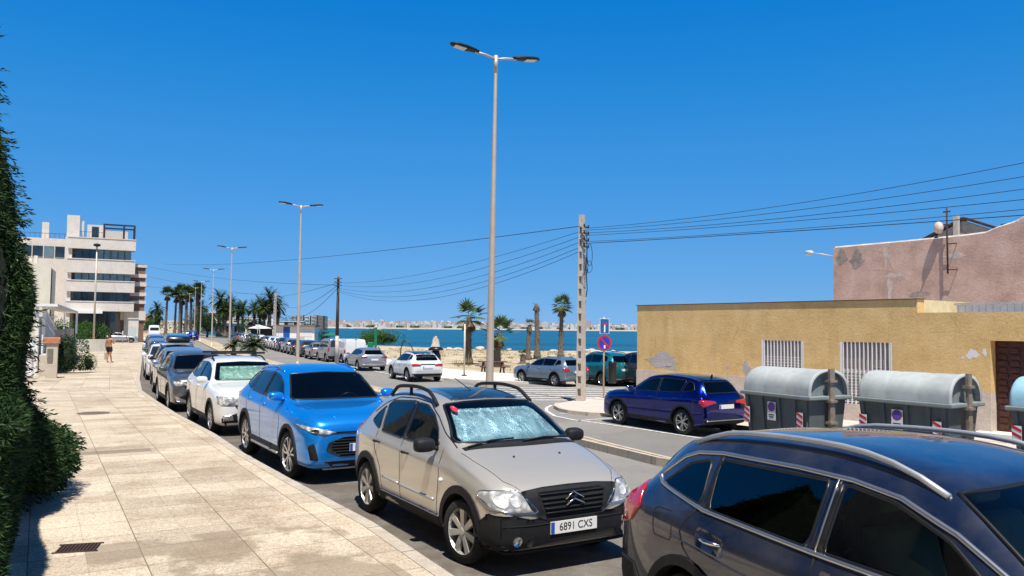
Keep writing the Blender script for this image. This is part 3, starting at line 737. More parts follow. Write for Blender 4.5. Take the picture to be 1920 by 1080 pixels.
c.mirror(-.62, .99, BLACK, (.085, .115, .085))
c.patch('front_bumper', [(-.80, .22), (.80, .22), (.82, .40), (.80, .56), (.62, .555), (.46, .515), (-.46, .515), (-.62, .555), (-.80, .56), (-.82, .40)], 'F', BLACK, .012, .02, .05)
for m_ in 'RL': c.patch('front_bumper_side', [(.36, .24), (.70, .24), (.71, .545), (.50, .565), (.38, .48)], m_, BLACK, .013, .02, .05)
g = c.patch('grille_panel', smooth_poly([(-.34, .50), (.34, .50), (.46, .60), (.54, .745), (.3, .765), (0, .77), (-.3, .765), (-.54, .745), (-.46, .60)]), 'F', BLACK, .014, .02, .05)
c.patch('grille_opening', smooth_poly([(-.30, .53), (.30, .53), (.36, .60), (.37, .73), (-.37, .73), (-.36, .60)]), 'F', SEAM, .017, .003, parent=g)
for q in range(5): c.line('grille_bar', [(-.31-.012*q, .555+.038*q), (.31+.012*q, .555+.038*q)], 'F', .0085, BLACK, parent=g, off_=.024)
for q in (0, 1):
    c.line('chevron_emblem', [(-.10, .605+.05*q), (0, .655+.05*q), (.10, .605+.05*q)], 'F', .0095, CHROME, parent=g, off_=.040, step=.5)
for sg in (-1, 1):
    hp = smooth_poly([(sg*.38, .567), (sg*.60, .577), (sg*.79, .61), (sg*.815, .70), (sg*.79, .745), (sg*.57, .768)])
    h = c.patch('headlight', hp, 'F', LAMP, .010, .02, .04)
    for yy, rr_ in ((.60, .048), (.71, .052)):
        c.patch('headlight_bulb', [(sg*yy+rr_*math.cos(t), .675+rr_*math.sin(t)) for t in np.linspace(0, 2*math.pi, 17)[:-1]], 'F', simple('lamp_reflector', (.62, .62, .60), .35, .2, .2, 60, 1), .014, .003, parent=h)
    c.line('headlight_rim', hp, 'F', .008, CHROME, True, .008, parent=h)
    fg = c.patch('fog_lamp', [(sg*.60+.045*math.cos(t), .335+.045*math.sin(t)) for t in np.linspace(0, 2*math.pi, 17)[:-1]], 'F', CHROME, .018, .004)
    c.patch('tail_light', smooth_poly([(sg*.60, .80), (sg*.74, .80), (sg*.72, 1.02), (sg*.60, 1.03)]), 'B', RED, .01)
    p, n = c.hit('R' if sg < 0 else 'L', -.40, .72, .006); bm = bmesh.new(); bmesh.ops.create_icosphere(bm, subdivisions=2, radius=.022, matrix=Matrix.Translation(p)); link_mesh('side_repeater', bm, WHITEP, c.root, True)
c.line('bumper_groove', [(-.78, .47), (-.4, .46), (.4, .46), (.78, .47)], 'F', .006, SEAM, False, .012); c.line('bumper_lip', [(-.72, .245), (-.3, .225), (.3, .225), (.72, .245)], 'F', .016, BLACK, False, .014)
c.patch('bumper_intake', smooth_poly([(-.50, .27), (.50, .27), (.50, .345), (-.50, .345)]), 'F', SEAM, .015, .002)
c.patch('rear_bumper', [(-.74, .26), (.74, .26), (.76, .52), (-.76, .52)], 'B', BLACK, .01)
c.patch('glass_roof', smooth_poly([(-1.0, -.42), (-1.0, .42), (-1.95, .42), (-1.95, -.42)]), 'T', GL_O, .006, .01, .1)
c.line('bonnet_gap', [(.62, -.5), (.45, -.62), (0, -.69), (-.22, -.70)], 'T', .004, SEAM, False, -.001); c.line('bonnet_gap', [(.62, .5), (.45, .62), (0, .69), (-.22, .70)], 'T', .004, SEAM, False, -.001)
c.patch('scuttle_panel', [(-.215, -.66), (-.18, -.3), (-.165, 0), (-.18, .3), (-.215, .66), (-.285, .66), (-.285, -.66)], 'T', BLACK, .004, .01)
for a, b in (((-.24, .02), (-.285, .62)), ((-.24, -.62), (-.285, -.06))):
    pa = c.hit('T', *a)[0]; pb = c.hit('T', *b)[0]; tubeo('wiper', [pa+Vector((0, 0, .02)), (pa+pb)/2+Vector((-.015, 0, .045)), pb+Vector((-.01, 0, .03))], .009, BLACK, c.root)
for sg in (-1, 1):
    p, n = c.hit('T', .06, sg*.27); bm = bmesh.new(); bmesh.ops.create_icosphere(bm, subdivisions=2, radius=.013, matrix=Matrix.Translation(p+n*.004)); link_mesh('washer_jet', bm, DARKP, c.root, True)
    pts = [];
    for i in range(17):
        t = i/16; x = -1.0-1.35*t; y = sg*(c.rowat(x)[5]-.015); zz = c.hit('T', x, y*.97)[0].z; pts.append((x, y, zz+.005+.085*min(1, 6*t, 7*(1-t))))
    tubeo('roof_rail', pts, .021, BLACK, c.root, 8); q = pts[9]; tubeo('rail_foot', [(q[0], q[1], q[2]), (q[0], q[1], q[2]-.1)], .02, BLACK, c.root)
c.plate(True, .415, '6891 CXS'); c.plate(False, .62, '')
tubeo('aerial', [(-1.35, 0, 1.51), (-1.75, 0, 1.62)], .005, BLACK, c.root)
c.seats(simple('tan_seat', (.30, .19, .06), .9)); c.wheels('cover', .185, .74, simple('wheel_cover_silver', (.50, .49, .46), .35, .5), .012, R(8)); c.finish()
c.put(.235, 8.08, -1.028, 0.0)
sh = c.patch('sunshade', smooth_poly([(-.63, 1.10), (.63, 1.10), (.50, 1.385), (-.50, 1.385)]), 'F', crinkle('foil_sunshade', (.12, .22, .28), (.42, .52, .57)), -.035, .004, .05)
bmn = sh.data
for v in bmn.vertices: v.co.x += .022*abs(math.sin(v.co.y*10))-.01
tag(detach(sh), 'crinkled silver foil sunshade behind the windscreen of the beige hatchback', 'sunshade')
st = c.patch('sticker', [(-.475+.033*math.cos(t)*(1+.15*math.cos(5*t)), 1.355+.028*math.sin(t)) for t in np.linspace(0, 2*math.pi, 21)[:-1]], 'F', simple('red_sticker', (.6, .03, .06), .5), .008, .002)
# --- bright blue SUV
P_BLUE = paint('bright_blue_paint', (0, .25, .80), .5, .26, .04)
c = Car('suv_car', 'bright blue SUV with slim headlights parked behind the beige hatchback', 'car', P_BLUE, W=1.82, H=1.59, r=.343, group=ROWG)
k = 1.0
c.window(c.win['front'], 'S', GL_C); c.window(c.win['rear'], 'S', GL_D); c.window(c.win['quarter'], 'S', GL_P)
c.window(c.win['ws'], 'F', glass('blue_car_windscreen', (.55, .65, .68)), 'windscreen', .016); c.window(c.win['rw'], 'B', GL_P, 'rear_window')
c.both(c.patch, 'door_pillar', [(-1.585, 1.10), (-1.655, 1.10), (-1.655, 1.51), (-1.585, 1.51)], DARKP, .006, .01)
c.door_lines([[(-.52, 1.06), (-.46, .80), (-.50, .36), (-1.56, .34), (-1.62, 1.1)], [(-1.62, .34), (-2.2, .36), (-2.30, .62), (-2.52, .82), (-2.56, 1.12)]])
c.handle(-1.42, .97, P_BLUE); c.handle(-2.36, .99, P_BLUE); c.arches(BLACK, .055); c.sill(BLACK, .40); c.both(c.line, 'sill_strip', [(-.5, .30), (-2.1, .30)], .02, simple('satin_silver', (.5, .5, .5), .4, .7), False, .016)
c.both(c.line, 'shoulder_crease', [(-.3, .90), (-1.6, .93), (-2.9, .97)], .006, P_BLUE)
c.mirror(-.60, 1.10, P_BLUE, (.10, .125, .08)); c.rails(P_BLUE, -1.25, -2.95, .96, .03, .016)
GR = c.patch('grille', smooth_poly([(-.40, .40), (.40, .40), (.60, .49), (.56, .60), (.34, .67), (-.34, .67), (-.56, .60), (-.60, .49)]), 'F', SEAM, .006)
for q in range(6): c.line('grille_bar', [(-.40-.12*math.sin(q*.5), .43+.04*q), (.40+.12*math.sin(q*.5), .43+.04*q)], 'F', .0075, BLACK, parent=GR, off_=.010)
c.patch('upper_slot', [(-.50, .715), (.50, .715), (.54, .745), (-.54, .745)], 'F', SEAM, .006)
c.patch('lower_intake', [(-.48, .245), (.48, .245), (.62, .335), (-.62, .335)], 'F', BLACK, .007)
c.line('skid_lip', [(-.62, .235), (.62, .235)], 'F', .018, simple('satin_silver', (.5, .5, .5), .4, .7), False, .01)
for sg in (-1, 1):
    hl_ = c.patch('headlight', smooth_poly([(sg*.44, .735), (sg*.62, .700), (sg*.80, .745), (sg*.875, .80), (sg*.885, .83), (sg*.70, .80)]), 'F', LAMP, .009, .012, .04)
    c.patch('headlight_bulb', [(sg*.74+.045*math.cos(t), .755+.028*math.sin(t)) for t in np.linspace(0, 2*math.pi, 15)[:-1]], 'F', DARKP, .013, .003, parent=hl_)
    c.patch('side_vent', smooth_poly([(sg*.70, .36), (sg*.80, .36), (sg*.83, .56), (sg*.76, .60)]), 'F', SEAM, .008)
    c.patch('tail_light', smooth_poly([(sg*.45, .95), (sg*.80, .92), (sg*.84, 1.03), (sg*.5, 1.04)]), 'B', RED, .01)
    c.line('bonnet_crease', [(.74, sg*.42), (.4, sg*.55), (-.1, sg*.66)], 'T', .007, P_BLUE)
c.patch('rear_bumper', [(-.80, .26), (.80, .26), (.82, .46), (-.82, .46)], 'B', BLACK, .008)
bm = bmesh.new(); lathe(bm, [(.05, 0), (.048, .006)], 8, Matrix.Translation(c.hit('F', 0, .80)[0]) @ Matrix.Rotation(R(70), 4, 'Y')); link_mesh('badge', bm, CHROME, c.root)
p_ = c.plate(True, .52, '')
x0 = c.hit('F', 0, .52)[0].x; text_obj('040', .098, INK, p_, Matrix.Translation((x0+.024, -.115, .52)) @ Matrix.Rotation(R(90), 4, 'Z') @ Matrix.Rotation(R(90), 4, 'X'), 'plate_characters', .0008, .92)
c.plate(False, .80, ''); c.seats(); c.wheels('five', .215, .76, ALLOY, .02, R(4)); c.finish(); c.put(-2.53, 12.38, -1.021, -.01)
for a_, b_, lab in (((-.24, .0), (-.36, .66), 0), ((-.24, -.66), (-.36, -.04), 0)): pass
# --- the rest of the near row
P_WHITE = paint('white_paint', (.74, .74, .73), 0, .3, .12); P_DGREY = paint('dark_grey_paint', (.085, .095, .105), .5, .3, .2); P_NAVY = paint('navy_dusty_paint', (.010, .020, .055), .35, .27, .16)
P_SILV = paint('silver_paint', (.42, .43, .44), .7, .3, .15); P_LBLUE = paint('pale_blue_silver_paint', (.30, .40, .50), .6, .3, .15); P_BLACK = paint('black_paint', (.010, .012, .015), .2, .2, .15)
P_STEEL = paint('steel_blue_paint', (.20, .27, .34), .6, .28, .10); P_TEAL = paint('teal_paint', (.0, .17, .20), .4, .28, .06); P_DBLUE = paint('deep_blue_paint', (.0, .007, .18), .92, .22, .0)
P_GREEN = paint('dark_green_paint', (.03, .05, .045), .4, .3, .2); P_RED = paint('dark_red_paint', (.20, .02, .03), .4, .3, .2); P_GOLD = paint('warm_silver_paint', (.38, .37, .34), .6, .3, .2)
c = Car('suv_car', 'white SUV with black roof bars and a foil sunshade behind the blue SUV', 'car', P_WHITE, L=4.08, W=1.76, H=1.56, wb=2.59, foh=.83, r=.325, group=ROWG)
c.basics('five', rail=BLACK, hl=[(.44, .66), (.80, .66), (.86, .72), (.86, .86), (.50, .84)], ptxt='')
for x in (-1.45, -2.5): tubeo('roof_cross_bar', [(x, -.60, 1.635), (x, .60, 1.635)], .022, BLACK, c.root)
for sg in (-1, 1): c.patch('fog_lamp', smooth_poly([(sg*.55, .34), (sg*.74, .34), (sg*.76, .44), (sg*.58, .46)]), 'F', ALLOY, .012)
c.by_wheel(-6.28, 16.9, 'FR', R(-59))
sh = c.patch('sunshade', smooth_poly([(-.60, 1.10), (.60, 1.10), (.50, 1.39), (-.50, 1.39)]), 'F', crinkle('pale_foil_sunshade', (.22, .40, .36), (.60, .72, .68)), -.035, .004, .05)
tag(detach(sh), 'pale green tinted foil sunshade inside the white SUV with roof bars', 'sunshade')
c = Car('suv_car', 'dark grey SUV with silver lower bumper between white SUV and pale blue car', 'car', P_DGREY, L=4.3, W=1.80, H=1.57, wb=2.64, foh=.86, r=.335, group=ROWG)
c.basics('ten', low=DARKP)
for sg in (-1, 1): c.patch('skid_trim', [(sg*.30, .235), (sg*.55, .27), (sg*.80, .46), (sg*.76, .32)], 'F', ALLOY, .014)
c.by_wheel(-9.22, 21.7, 'FR', R(-60.5))
c = Car('hatchback_car', 'pale blue silver car between the dark grey SUV and the black car with roof box', 'car', P_LBLUE, L=4.2, W=1.76, H=1.60, wb=2.6, foh=.85, r=.32, group=ROWG)
c.basics('multi'); c.by_wheel(-11.3, 25.9, 'FR', R(-61.5))
c = Car('estate_car', 'black car carrying a dark roof box near the kerb', 'car', P_BLACK, L=4.4, W=1.84, H=1.62, wb=2.65, foh=.88, r=.34, group=ROWG)
c.basics('five', rail=BLACK)
c.by_wheel(-13.45, 30.3, 'FR', R(-63.5))
bm = bmesh.new(); box(bm, -2.75, -.75, -.44, .44, 1.70, 2.06, None, .10)
for v in bm.verts:
    if v.co.z > 1.9 and v.co.x > -1.0: v.co.z -= .12
rb = link_mesh('roof_box', bm, P_BLACK, c.root, True)
tag(detach(rb), 'rounded dark roof box carried on the black car', 'roof box')
for x in (-1.3, -2.3): tubeo('roof_cross_bar', [(x, -.62, 1.685), (x, .62, 1.685)], .02, CHROME, c.root)
# cars further up the near row: parts too small to see in detail
cols = [(P_WHITE, 'white', 'hatchback_car'), (P_SILV, 'silver', 'saloon_car'), (P_DGREY, 'dark grey', 'hatchback_car'), (P_LBLUE, 'pale blue', 'hatchback_car'), (P_SILV, 'silver', 'suv_car'), (P_WHITE, 'white', 'saloon_car'),
        (P_BLACK, 'black', 'hatchback_car'), (P_LBLUE, 'pale blue', 'suv_car'), (P_SILV, 'silver', 'hatchback_car'), (P_WHITE, 'white', 'hatchback_car'), (P_DGREY, 'dark grey', 'saloon_car'), (P_SILV, 'silver', 'saloon_car')]
ordn = ['first', 'second', 'third', 'fourth', 'fifth', 'sixth', 'seventh', 'eighth', 'ninth', 'tenth', 'eleventh', 'twelfth']
for i, (pp, cn, kind) in enumerate(cols):
    y = 35.6+5.4*i*.895; t = y; x = -15.9-(y-33.6)*.457
    c = Car(kind, '%s car in the near row, %s one beyond the black car with roof box' % (cn, ordn[i]), 'car', pp, L=4.3, W=1.78, H=1.45 if 'sal' in kind else 1.58, r=.32, cut=False, detail=1 if i < 5 else 0, group=ROWG, tail=1 if 'sal' in kind else 0)
    c.basics('multi', seats=False); c.by_wheel(x+.65, y, 'FR', YT, None)
# --- dark dusty SUV in the foreground
c = Car('suv_car', 'dark navy dusty SUV with chrome window trim, cropped in the right foreground', 'car', P_NAVY, L=4.58, W=1.84, H=1.61, wb=2.75, foh=.90, r=.34, group=ROWG)
c.win.update(front=[(X_*2.75/2.61, z_) for X_, z_ in ((-.66, 1.075), (-1.58, 1.085), (-1.58, 1.425), (-1.28, 1.39), (-.98, 1.285))], rear=[(X_*2.75/2.61, z_) for X_, z_ in ((-1.68, 1.085), (-2.46, 1.11), (-2.54, 1.40), (-1.68, 1.425))], quarter=[(-2.68, 1.12), (-3.14, 1.18), (-2.96, 1.335), (-2.76, 1.385)])
c.window(c.win['front'], 'S', glass('front_door_glass', (.30, .40, .38))); c.window(c.win['rear'], 'S', GL_P); c.window(c.win['quarter'], 'S', GL_P)
c.window(c.win['ws'], 'F', GL_C, 'windscreen', .014); c.window(c.win['rw'], 'B', GL_P, 'rear_window')
X, Z = c.mx, c.mz
DLO = [(-.50, 1.075), (-1.0, 1.075), (-1.62, 1.085), (-2.5, 1.115), (-3.02, 1.195), (-3.10, 1.225), (-3.08, 1.26), (-2.93, 1.38), (-2.80, 1.425), (-2.55, 1.455), (-1.9, 1.475), (-1.55, 1.47), (-1.26, 1.435), (-.96, 1.335), (-.72, 1.215), (-.54, 1.10)]
c.both(c.line, 'chrome_trim', [(X(a), Z(b)) for a, b in DLO], .015, simple('brushed_trim', (.50, .53, .58), .3, .9, .05), True, .0, .05, 6)
for a, b in ((-1.59, -1.65), (-2.475, -2.525)): c.both(c.patch, 'door_pillar', [(X(a), Z(1.10)), (X(b), Z(1.10)), (X(b-.03 if b < -2 else b), Z(1.44)), (X(a-.05 if b < -2 else a), Z(1.44))], DARKP, .006, .01)
c.both(c.line, 'pillar_seam', [(X(-1.625), Z(1.09)), (X(-1.625), Z(1.46))], .006, simple('brushed_trim', (.5, .5, .5)), False, .008)
c.door_lines([[(X(-.48), Z(1.06)), (X(-.42), Z(.80)), (X(-.50), Z(.36)), (X(-1.56), Z(.34)), (X(-1.63), Z(.8)), (X(-1.625), Z(1.08))], [(X(-1.62), Z(.34)), (X(-2.15), Z(.36)), (X(-2.28), Z(.60)), (X(-2.62), Z(.86)), (X(-2.66), Z(.96)), (X(-2.56), Z(1.12))]], .006)
c.both(c.line, 'fuel_flap', [(-2.91, .86), (-3.08, .86), (-3.10, .90), (-3.10, 1.02), (-3.07, 1.04), (-2.91, 1.04), (-2.89, 1.01), (-2.89, .89)], .0045, SEAM, True, -.001)
for xx in (-1.52, -2.50):
    c.both(c.patch, 'handle_recess', smooth_poly([(xx-.14, .89), (xx+.11, .87), (xx+.13, .98), (xx-.13, 1.01)]), P_NAVY, .002, .002); c.handle(xx, .945, CHROME, .21)
c.both(c.line, 'side_crease', [(-.3, .82), (-1.4, .80), (-2.3, .84), (-2.9, .90)], .007, P_NAVY); c.arches(BLACK, .065); c.sill(BLACK, .42)
c.mirror(-.60, 1.10, P_NAVY, (.11, .13, .09))
c.rails(simple('rail_aluminium', (.50, .53, .57), .5, .7, .1), -1.12, -3.05, .955, .05, .017)
for m_ in 'RL': c.patch('tail_light', smooth_poly([(-3.28, 1.0), (-3.40, .88), (-3.57, .83), (-3.64, .90), (-3.64, 1.06), (-3.49, 1.14), (-3.34, 1.12)]), m_, RED, .012, .02, .05)
for sg in (-1, 1): c.patch('tail_light', smooth_poly([(sg*.42, .94), (sg*.78, .90), (sg*.84, 1.02), (sg*.78, 1.09), (sg*.48, 1.03)]), 'B', RED, .012); c.patch('headlight', [(sg*.5, .72), (sg*.86, .76), (sg*.86, .86), (sg*.6, .84)], 'F', LAMP, .01)
c.patch('rear_bumper', [(-.82, .24), (.82, .24), (.84, .52), (-.84, .52)], 'B', BLACK, .012); c.patch('front_bumper', [(-.80, .24), (.80, .24), (.8, .5), (-.8, .5)], 'F', BLACK, .012)
c.both(c.patch, 'bumper_side', [(-3.23, .24), (-3.59, .30), (-3.63, .62), (-3.35, .60), (-3.23, .45)], BLACK, .010, .02)
c.plate(False, .62, ''); c.plate(True, .5, ''); c.seats(simple('pale_grey_seat', (.30, .36, .33), .8)); c.wheels('five'); c.finish()
KAD = c
c.put(3.07, 3.0, -1.145, 0.0)
nt_ = c.patch('parking_note', [(-.40, 1.32), (-.28, 1.33), (-.29, 1.40), (-.41, 1.39)], 'F', simple('yellow_paper', (.75, .75, .35), .8, var=.03), -.02, .002)
tag(detach(nt_), 'pale yellow paper note behind the windscreen of the dark navy SUV', 'note')
# --- cars on the other side, seen from behind
OPP = 'cars parked along the beach side of the road'
c = Car('hatchback_car', 'silver hatchback with wide dark rear window driving away behind the white car', 'car', P_SILV, L=4.25, W=1.80, H=1.46, wb=2.6, foh=.85, r=.32)
c.basics('multi', low=P_SILV); c.by_wheel(-9.75, 51.0, 'RL', YA)
c = Car('crossover_car', 'white two-tone crossover with dark roof driving away on the far carriageway', 'car', P_WHITE, L=4.12, W=1.80, H=1.54, wb=2.56, foh=.84, r=.335)
c.patch('dark_roof', smooth_poly([(-1.02, -.56), (-1.02, .56), (-3.05, .54), (-3.05, -.54)]), 'T', P_BLACK, .006, .01, .15)
c.basics('five', rail=P_BLACK, tl=[(.36, .86), (.80, .84), (.85, .93), (.80, 1.0), (.44, .97)]); c.patch('light_bar', [(-.40, .88), (.40, .88), (.40, .93), (-.40, .93)], 'B', DARKP, .01); c.by_wheel(-5.32, 41.2, 'RL', YA)
VR = [(.75, .38, .55, .72, .66, .56), (.72, .27, .70, .88, .80, .70), (.62, .22, .85, 1.0, .88, .78), (.30, .22, .95, 1.10, .91, .80), (0, .22, 1.0, 1.18, .915, .80), (-.35, .22, 1.05, 1.52, .915, .76), (-.75, .22, 1.08, 1.78, .915, .745), (-1.2, .22, 1.1, 1.85, .915, .74),
      (-2.2, .22, 1.12, 1.87, .915, .74), (-3.0, .22, 1.12, 1.86, .91, .74), (-3.35, .24, 1.12, 1.84, .905, .74), (-3.44, .30, 1.1, 1.78, .89, .73), (-3.46, .40, 1.0, 1.66, .85, .70)]
c = Car('panel_van', 'white panel van with tall plain rear doors in front of the silver saloon', 'van', P_WHITE, L=4.25, W=1.83, H=1.87, wb=2.7, foh=.75, r=.32, rows=VR, cut=False, group=OPP, detail=1)
c.window([(-.55, 1.15), (-1.35, 1.15), (-1.35, 1.62), (-1.0, 1.60), (-.75, 1.45)], 'S', GL_O); c.window([(-.70, 1.2), (.70, 1.2), (.66, 1.62), (-.66, 1.62)], 'F', GL_O, 'windscreen')
for sg in (-1, 1):
    c.patch('tail_light', smooth_poly([(sg*.80, .75), (sg*.89, .75), (sg*.89, 1.15), (sg*.80, 1.15)]), 'B', RED, .012); c.patch('headlight', [(sg*.5, .75), (sg*.85, .78), (sg*.84, .95), (sg*.55, .92)], 'F', LAMP, .01)
c.line('panel_gap', [(0, .45), (0, 1.80)], 'B', .012, SEAM); c.line('panel_gap', [(-.78, .55), (-.78, 1.78), (.78, 1.78), (.78, .55)], 'B', .008, SEAM); c.patch('rear_bumper', [(-.85, .26), (.85, .26), (.86, .48), (-.86, .48)], 'B', BLACK, .012)
c.patch('high_brake_light', [(-.1, 1.79), (.1, 1.79), (.1, 1.82), (-.1, 1.82)], 'B', DARKP, .01)
c.sill(BLACK, .36); c.arches(); c.mirror(-.6, 1.2, BLACK); c.plate(False, .62, ''); c.wheels('multi'); c.finish(); c.by_wheel(-13.0, 61.6, 'RL', YA)
c = Car('people_carrier', 'silver people carrier with tall side window alongside the white panel van', 'car', P_SILV, L=4.25, W=1.80, H=1.85, wb=2.7, foh=.75, r=.32, rows=VR, cut=False, group=OPP, detail=1)
c.window([(-.55, 1.15), (-1.35, 1.15), (-1.35, 1.62), (-1.0, 1.60), (-.75, 1.45)], 'S', GL_O); c.window([(-1.45, 1.17), (-2.3, 1.17), (-2.3, 1.64), (-1.45, 1.64)], 'S', GL_O); c.window([(-2.4, 1.17), (-3.2, 1.2), (-3.15, 1.62), (-2.4, 1.64)], 'S', GL_O)
c.window([(-.70, 1.2), (.70, 1.2), (.66, 1.62), (-.66, 1.62)], 'F', GL_O, 'windscreen'); c.window([(-.68, 1.2), (.68, 1.2), (.62, 1.68), (-.62, 1.68)], 'B', GL_O, 'rear_window')
for sg in (-1, 1): c.patch('tail_light', smooth_poly([(sg*.78, .85), (sg*.88, .85), (sg*.88, 1.2), (sg*.78, 1.2)]), 'B', RED, .012)
c.patch('rear_bumper', [(-.85, .26), (.85, .26), (.86, .50), (-.86, .50)], 'B', BLACK, .012); c.arches(); c.mirror(-.6, 1.2, BLACK); c.plate(False, .7, ''); c.wheels('multi'); c.finish(); c.by_wheel(-14.6, 63.2, 'RL', YA)
row2 = [(P_GOLD, 'silver', 'saloon_car', 'with three box tail behind the white van'), (P_GREEN, 'dark green', 'hatchback_car', 'beyond the silver saloon'), (P_BLACK, 'black', 'saloon_car', 'with bright red tail lights'), (P_SILV, 'silver', 'hatchback_car', 'by the blue door of the white kiosk'),
        (P_BLACK, 'black', 'hatchback_car', 'in front of the white kiosk'), (P_WHITE, 'white', 'hatchback_car', 'beside the white parasol'), (P_WHITE, 'white', 'estate_car', 'behind the young median palm'), (P_SILV, 'silver', 'hatchback_car', 'below the dark awning'),
        (P_WHITE, 'white', 'saloon_car', 'below the tall date palms'), (P_WHITE, 'white', 'hatchback_car', 'second below the date palms'), (P_SILV, 'silver', 'saloon_car', 'third below the date palms'), (P_DGREY, 'dark grey', 'hatchback_car', 'below the round dark tree'),
        (P_WHITE, 'white', 'suv_car', 'farther than the round dark tree'), (P_SILV, 'silver', 'hatchback_car', 'near the round blue arrow sign'), (P_RED, 'dark red', 'hatchback_car', 'beside the round blue arrow sign'), (P_BLACK, 'black', 'suv_car', 'beyond the round blue arrow sign')]
for i, (pp, cn, kind, wh) in enumerate(row2):
    c = Car(kind, '%s car parked on the beach side %s' % (cn, wh), 'car', pp, L=4.35, W=1.78, H=1.44 if 'sal' in kind else 1.54, r=.32, cut=False, detail=1 if i < 6 else 0, group=OPP, tail=1 if 'sal' in kind else 0)
    c.basics('multi', seats=False, low=pp if i % 2 == 0 else BLACK); d = 5.45*i
    c.by_wheel(-16.92-.394*d+random.uniform(-.1, .1), 67.6+.919*d, 'RL', HP+R(23.2))
for (x, y, pp, cn, wh) in ((-58.2, 146, P_DBLUE, 'bright blue', 'driving away between the lamp posts far up the road'), (-73.5, 182, P_SILV, 'silver', 'driving away at the end of the road')):
    c = Car('hatchback_car', '%s car %s' % (cn, wh), 'car', pp, r=.32, cut=False, detail=0); c.basics('multi', seats=False); c.put(x, y, YA)
c = Car('saloon_car', 'silver saloon seen side-on where the pavement ends', 'car', P_SILV, L=4.5, W=1.78, H=1.43, r=.32, cut=False, detail=1, tail=1); c.basics('multi', seats=False); c.put(-49.6, 104.5, math.atan2(.446, .895)+math.pi*0, -.2)
c = Car('delivery_van', 'white van coming towards the viewer far up the near lane', 'van', P_WHITE, W=2.0, H=2.5, r=.34, rows=[(a, b, d_*1.25, e_*1.36, f_*1.08, g_*1.12) for a, b, d_, e_, f_, g_ in VR], cut=False, detail=0)
c.window([(-.78, 1.5), (.78, 1.5), (.74, 2.1), (-.74, 2.1)], 'F', GL_O, 'windscreen'); c.plate(True, .5, ''); c.wheels('multi'); c.finish(); c.put(-66.4, 149, YT)
c = Car('hatchback_car', 'blue grey three-door hatchback parked at the junction by the beach pavement', 'car', P_STEEL, L=4.2, W=1.77, H=1.42, wb=2.58, foh=.87, r=.32)
c.basics('five', low=P_STEEL, tl=[(.52, .84), (.80, .82), (.86, .92), (.82, 1.02), (.56, 1.01)]); c.by_wheel(2.11, 38.9, 'RL', R(127))
c = Car('suv_car', 'teal SUV with silver rear bumper trim parked behind the concrete pole', 'car', P_TEAL, L=4.3, W=1.80, H=1.66, wb=2.6, foh=.86, r=.335)
c.basics('five', rail=BLACK); c.patch('skid_trim', [(-.55, .28), (.55, .28), (.62, .40), (-.62, .40)], 'B', ALLOY, .014); c.by_wheel(4.45, 39.6, 'RL', R(119))
c = Car('suv_car', 'black SUV half hidden by the corner of the yellow building', 'car', P_BLACK, L=4.5, W=1.86, H=1.72, wb=2.7, foh=.9, r=.35)
c.basics('five'); c.by_wheel(6.2, 38.2, 'RL', R(119))
c = Car('crossover_car', 'deep blue crossover with black wheel arches parked before the yellow wall', 'car', P_DBLUE, L=4.23, W=1.80, H=1.576, wb=2.64, foh=.84, r=.345)
c.patch('dark_roof', smooth_poly([(-1.04, -.56), (-1.04, .56), (-2.95, .54), (-2.95, -.54)]), 'T', P_BLACK, .006, .01, .15)
c.basics('ten', mir=CHROME, tl=[(.36, .90), (.62, .86), (.80, .80), (.86, .90), (.84, 1.0), (.40, .955)])
bm = bmesh.new(); lathe(bm, [(.035, 0), (.02, .1)], 8, Matrix.Translation((-2.85, 0, 1.50)) @ Matrix.Rotation(R(-20), 4, 'Y')); link_mesh('roof_aerial', bm, BLACK, c.root)
c.line('bumper_strip', [(-.72, .42), (.72, .42)], 'B', .015, ALLOY, False, .012)
for a_ in ((-.10, .73), (0, .73), (.10, .73)): pass
c.put(3.90, 24.13, 2.129, -.555)
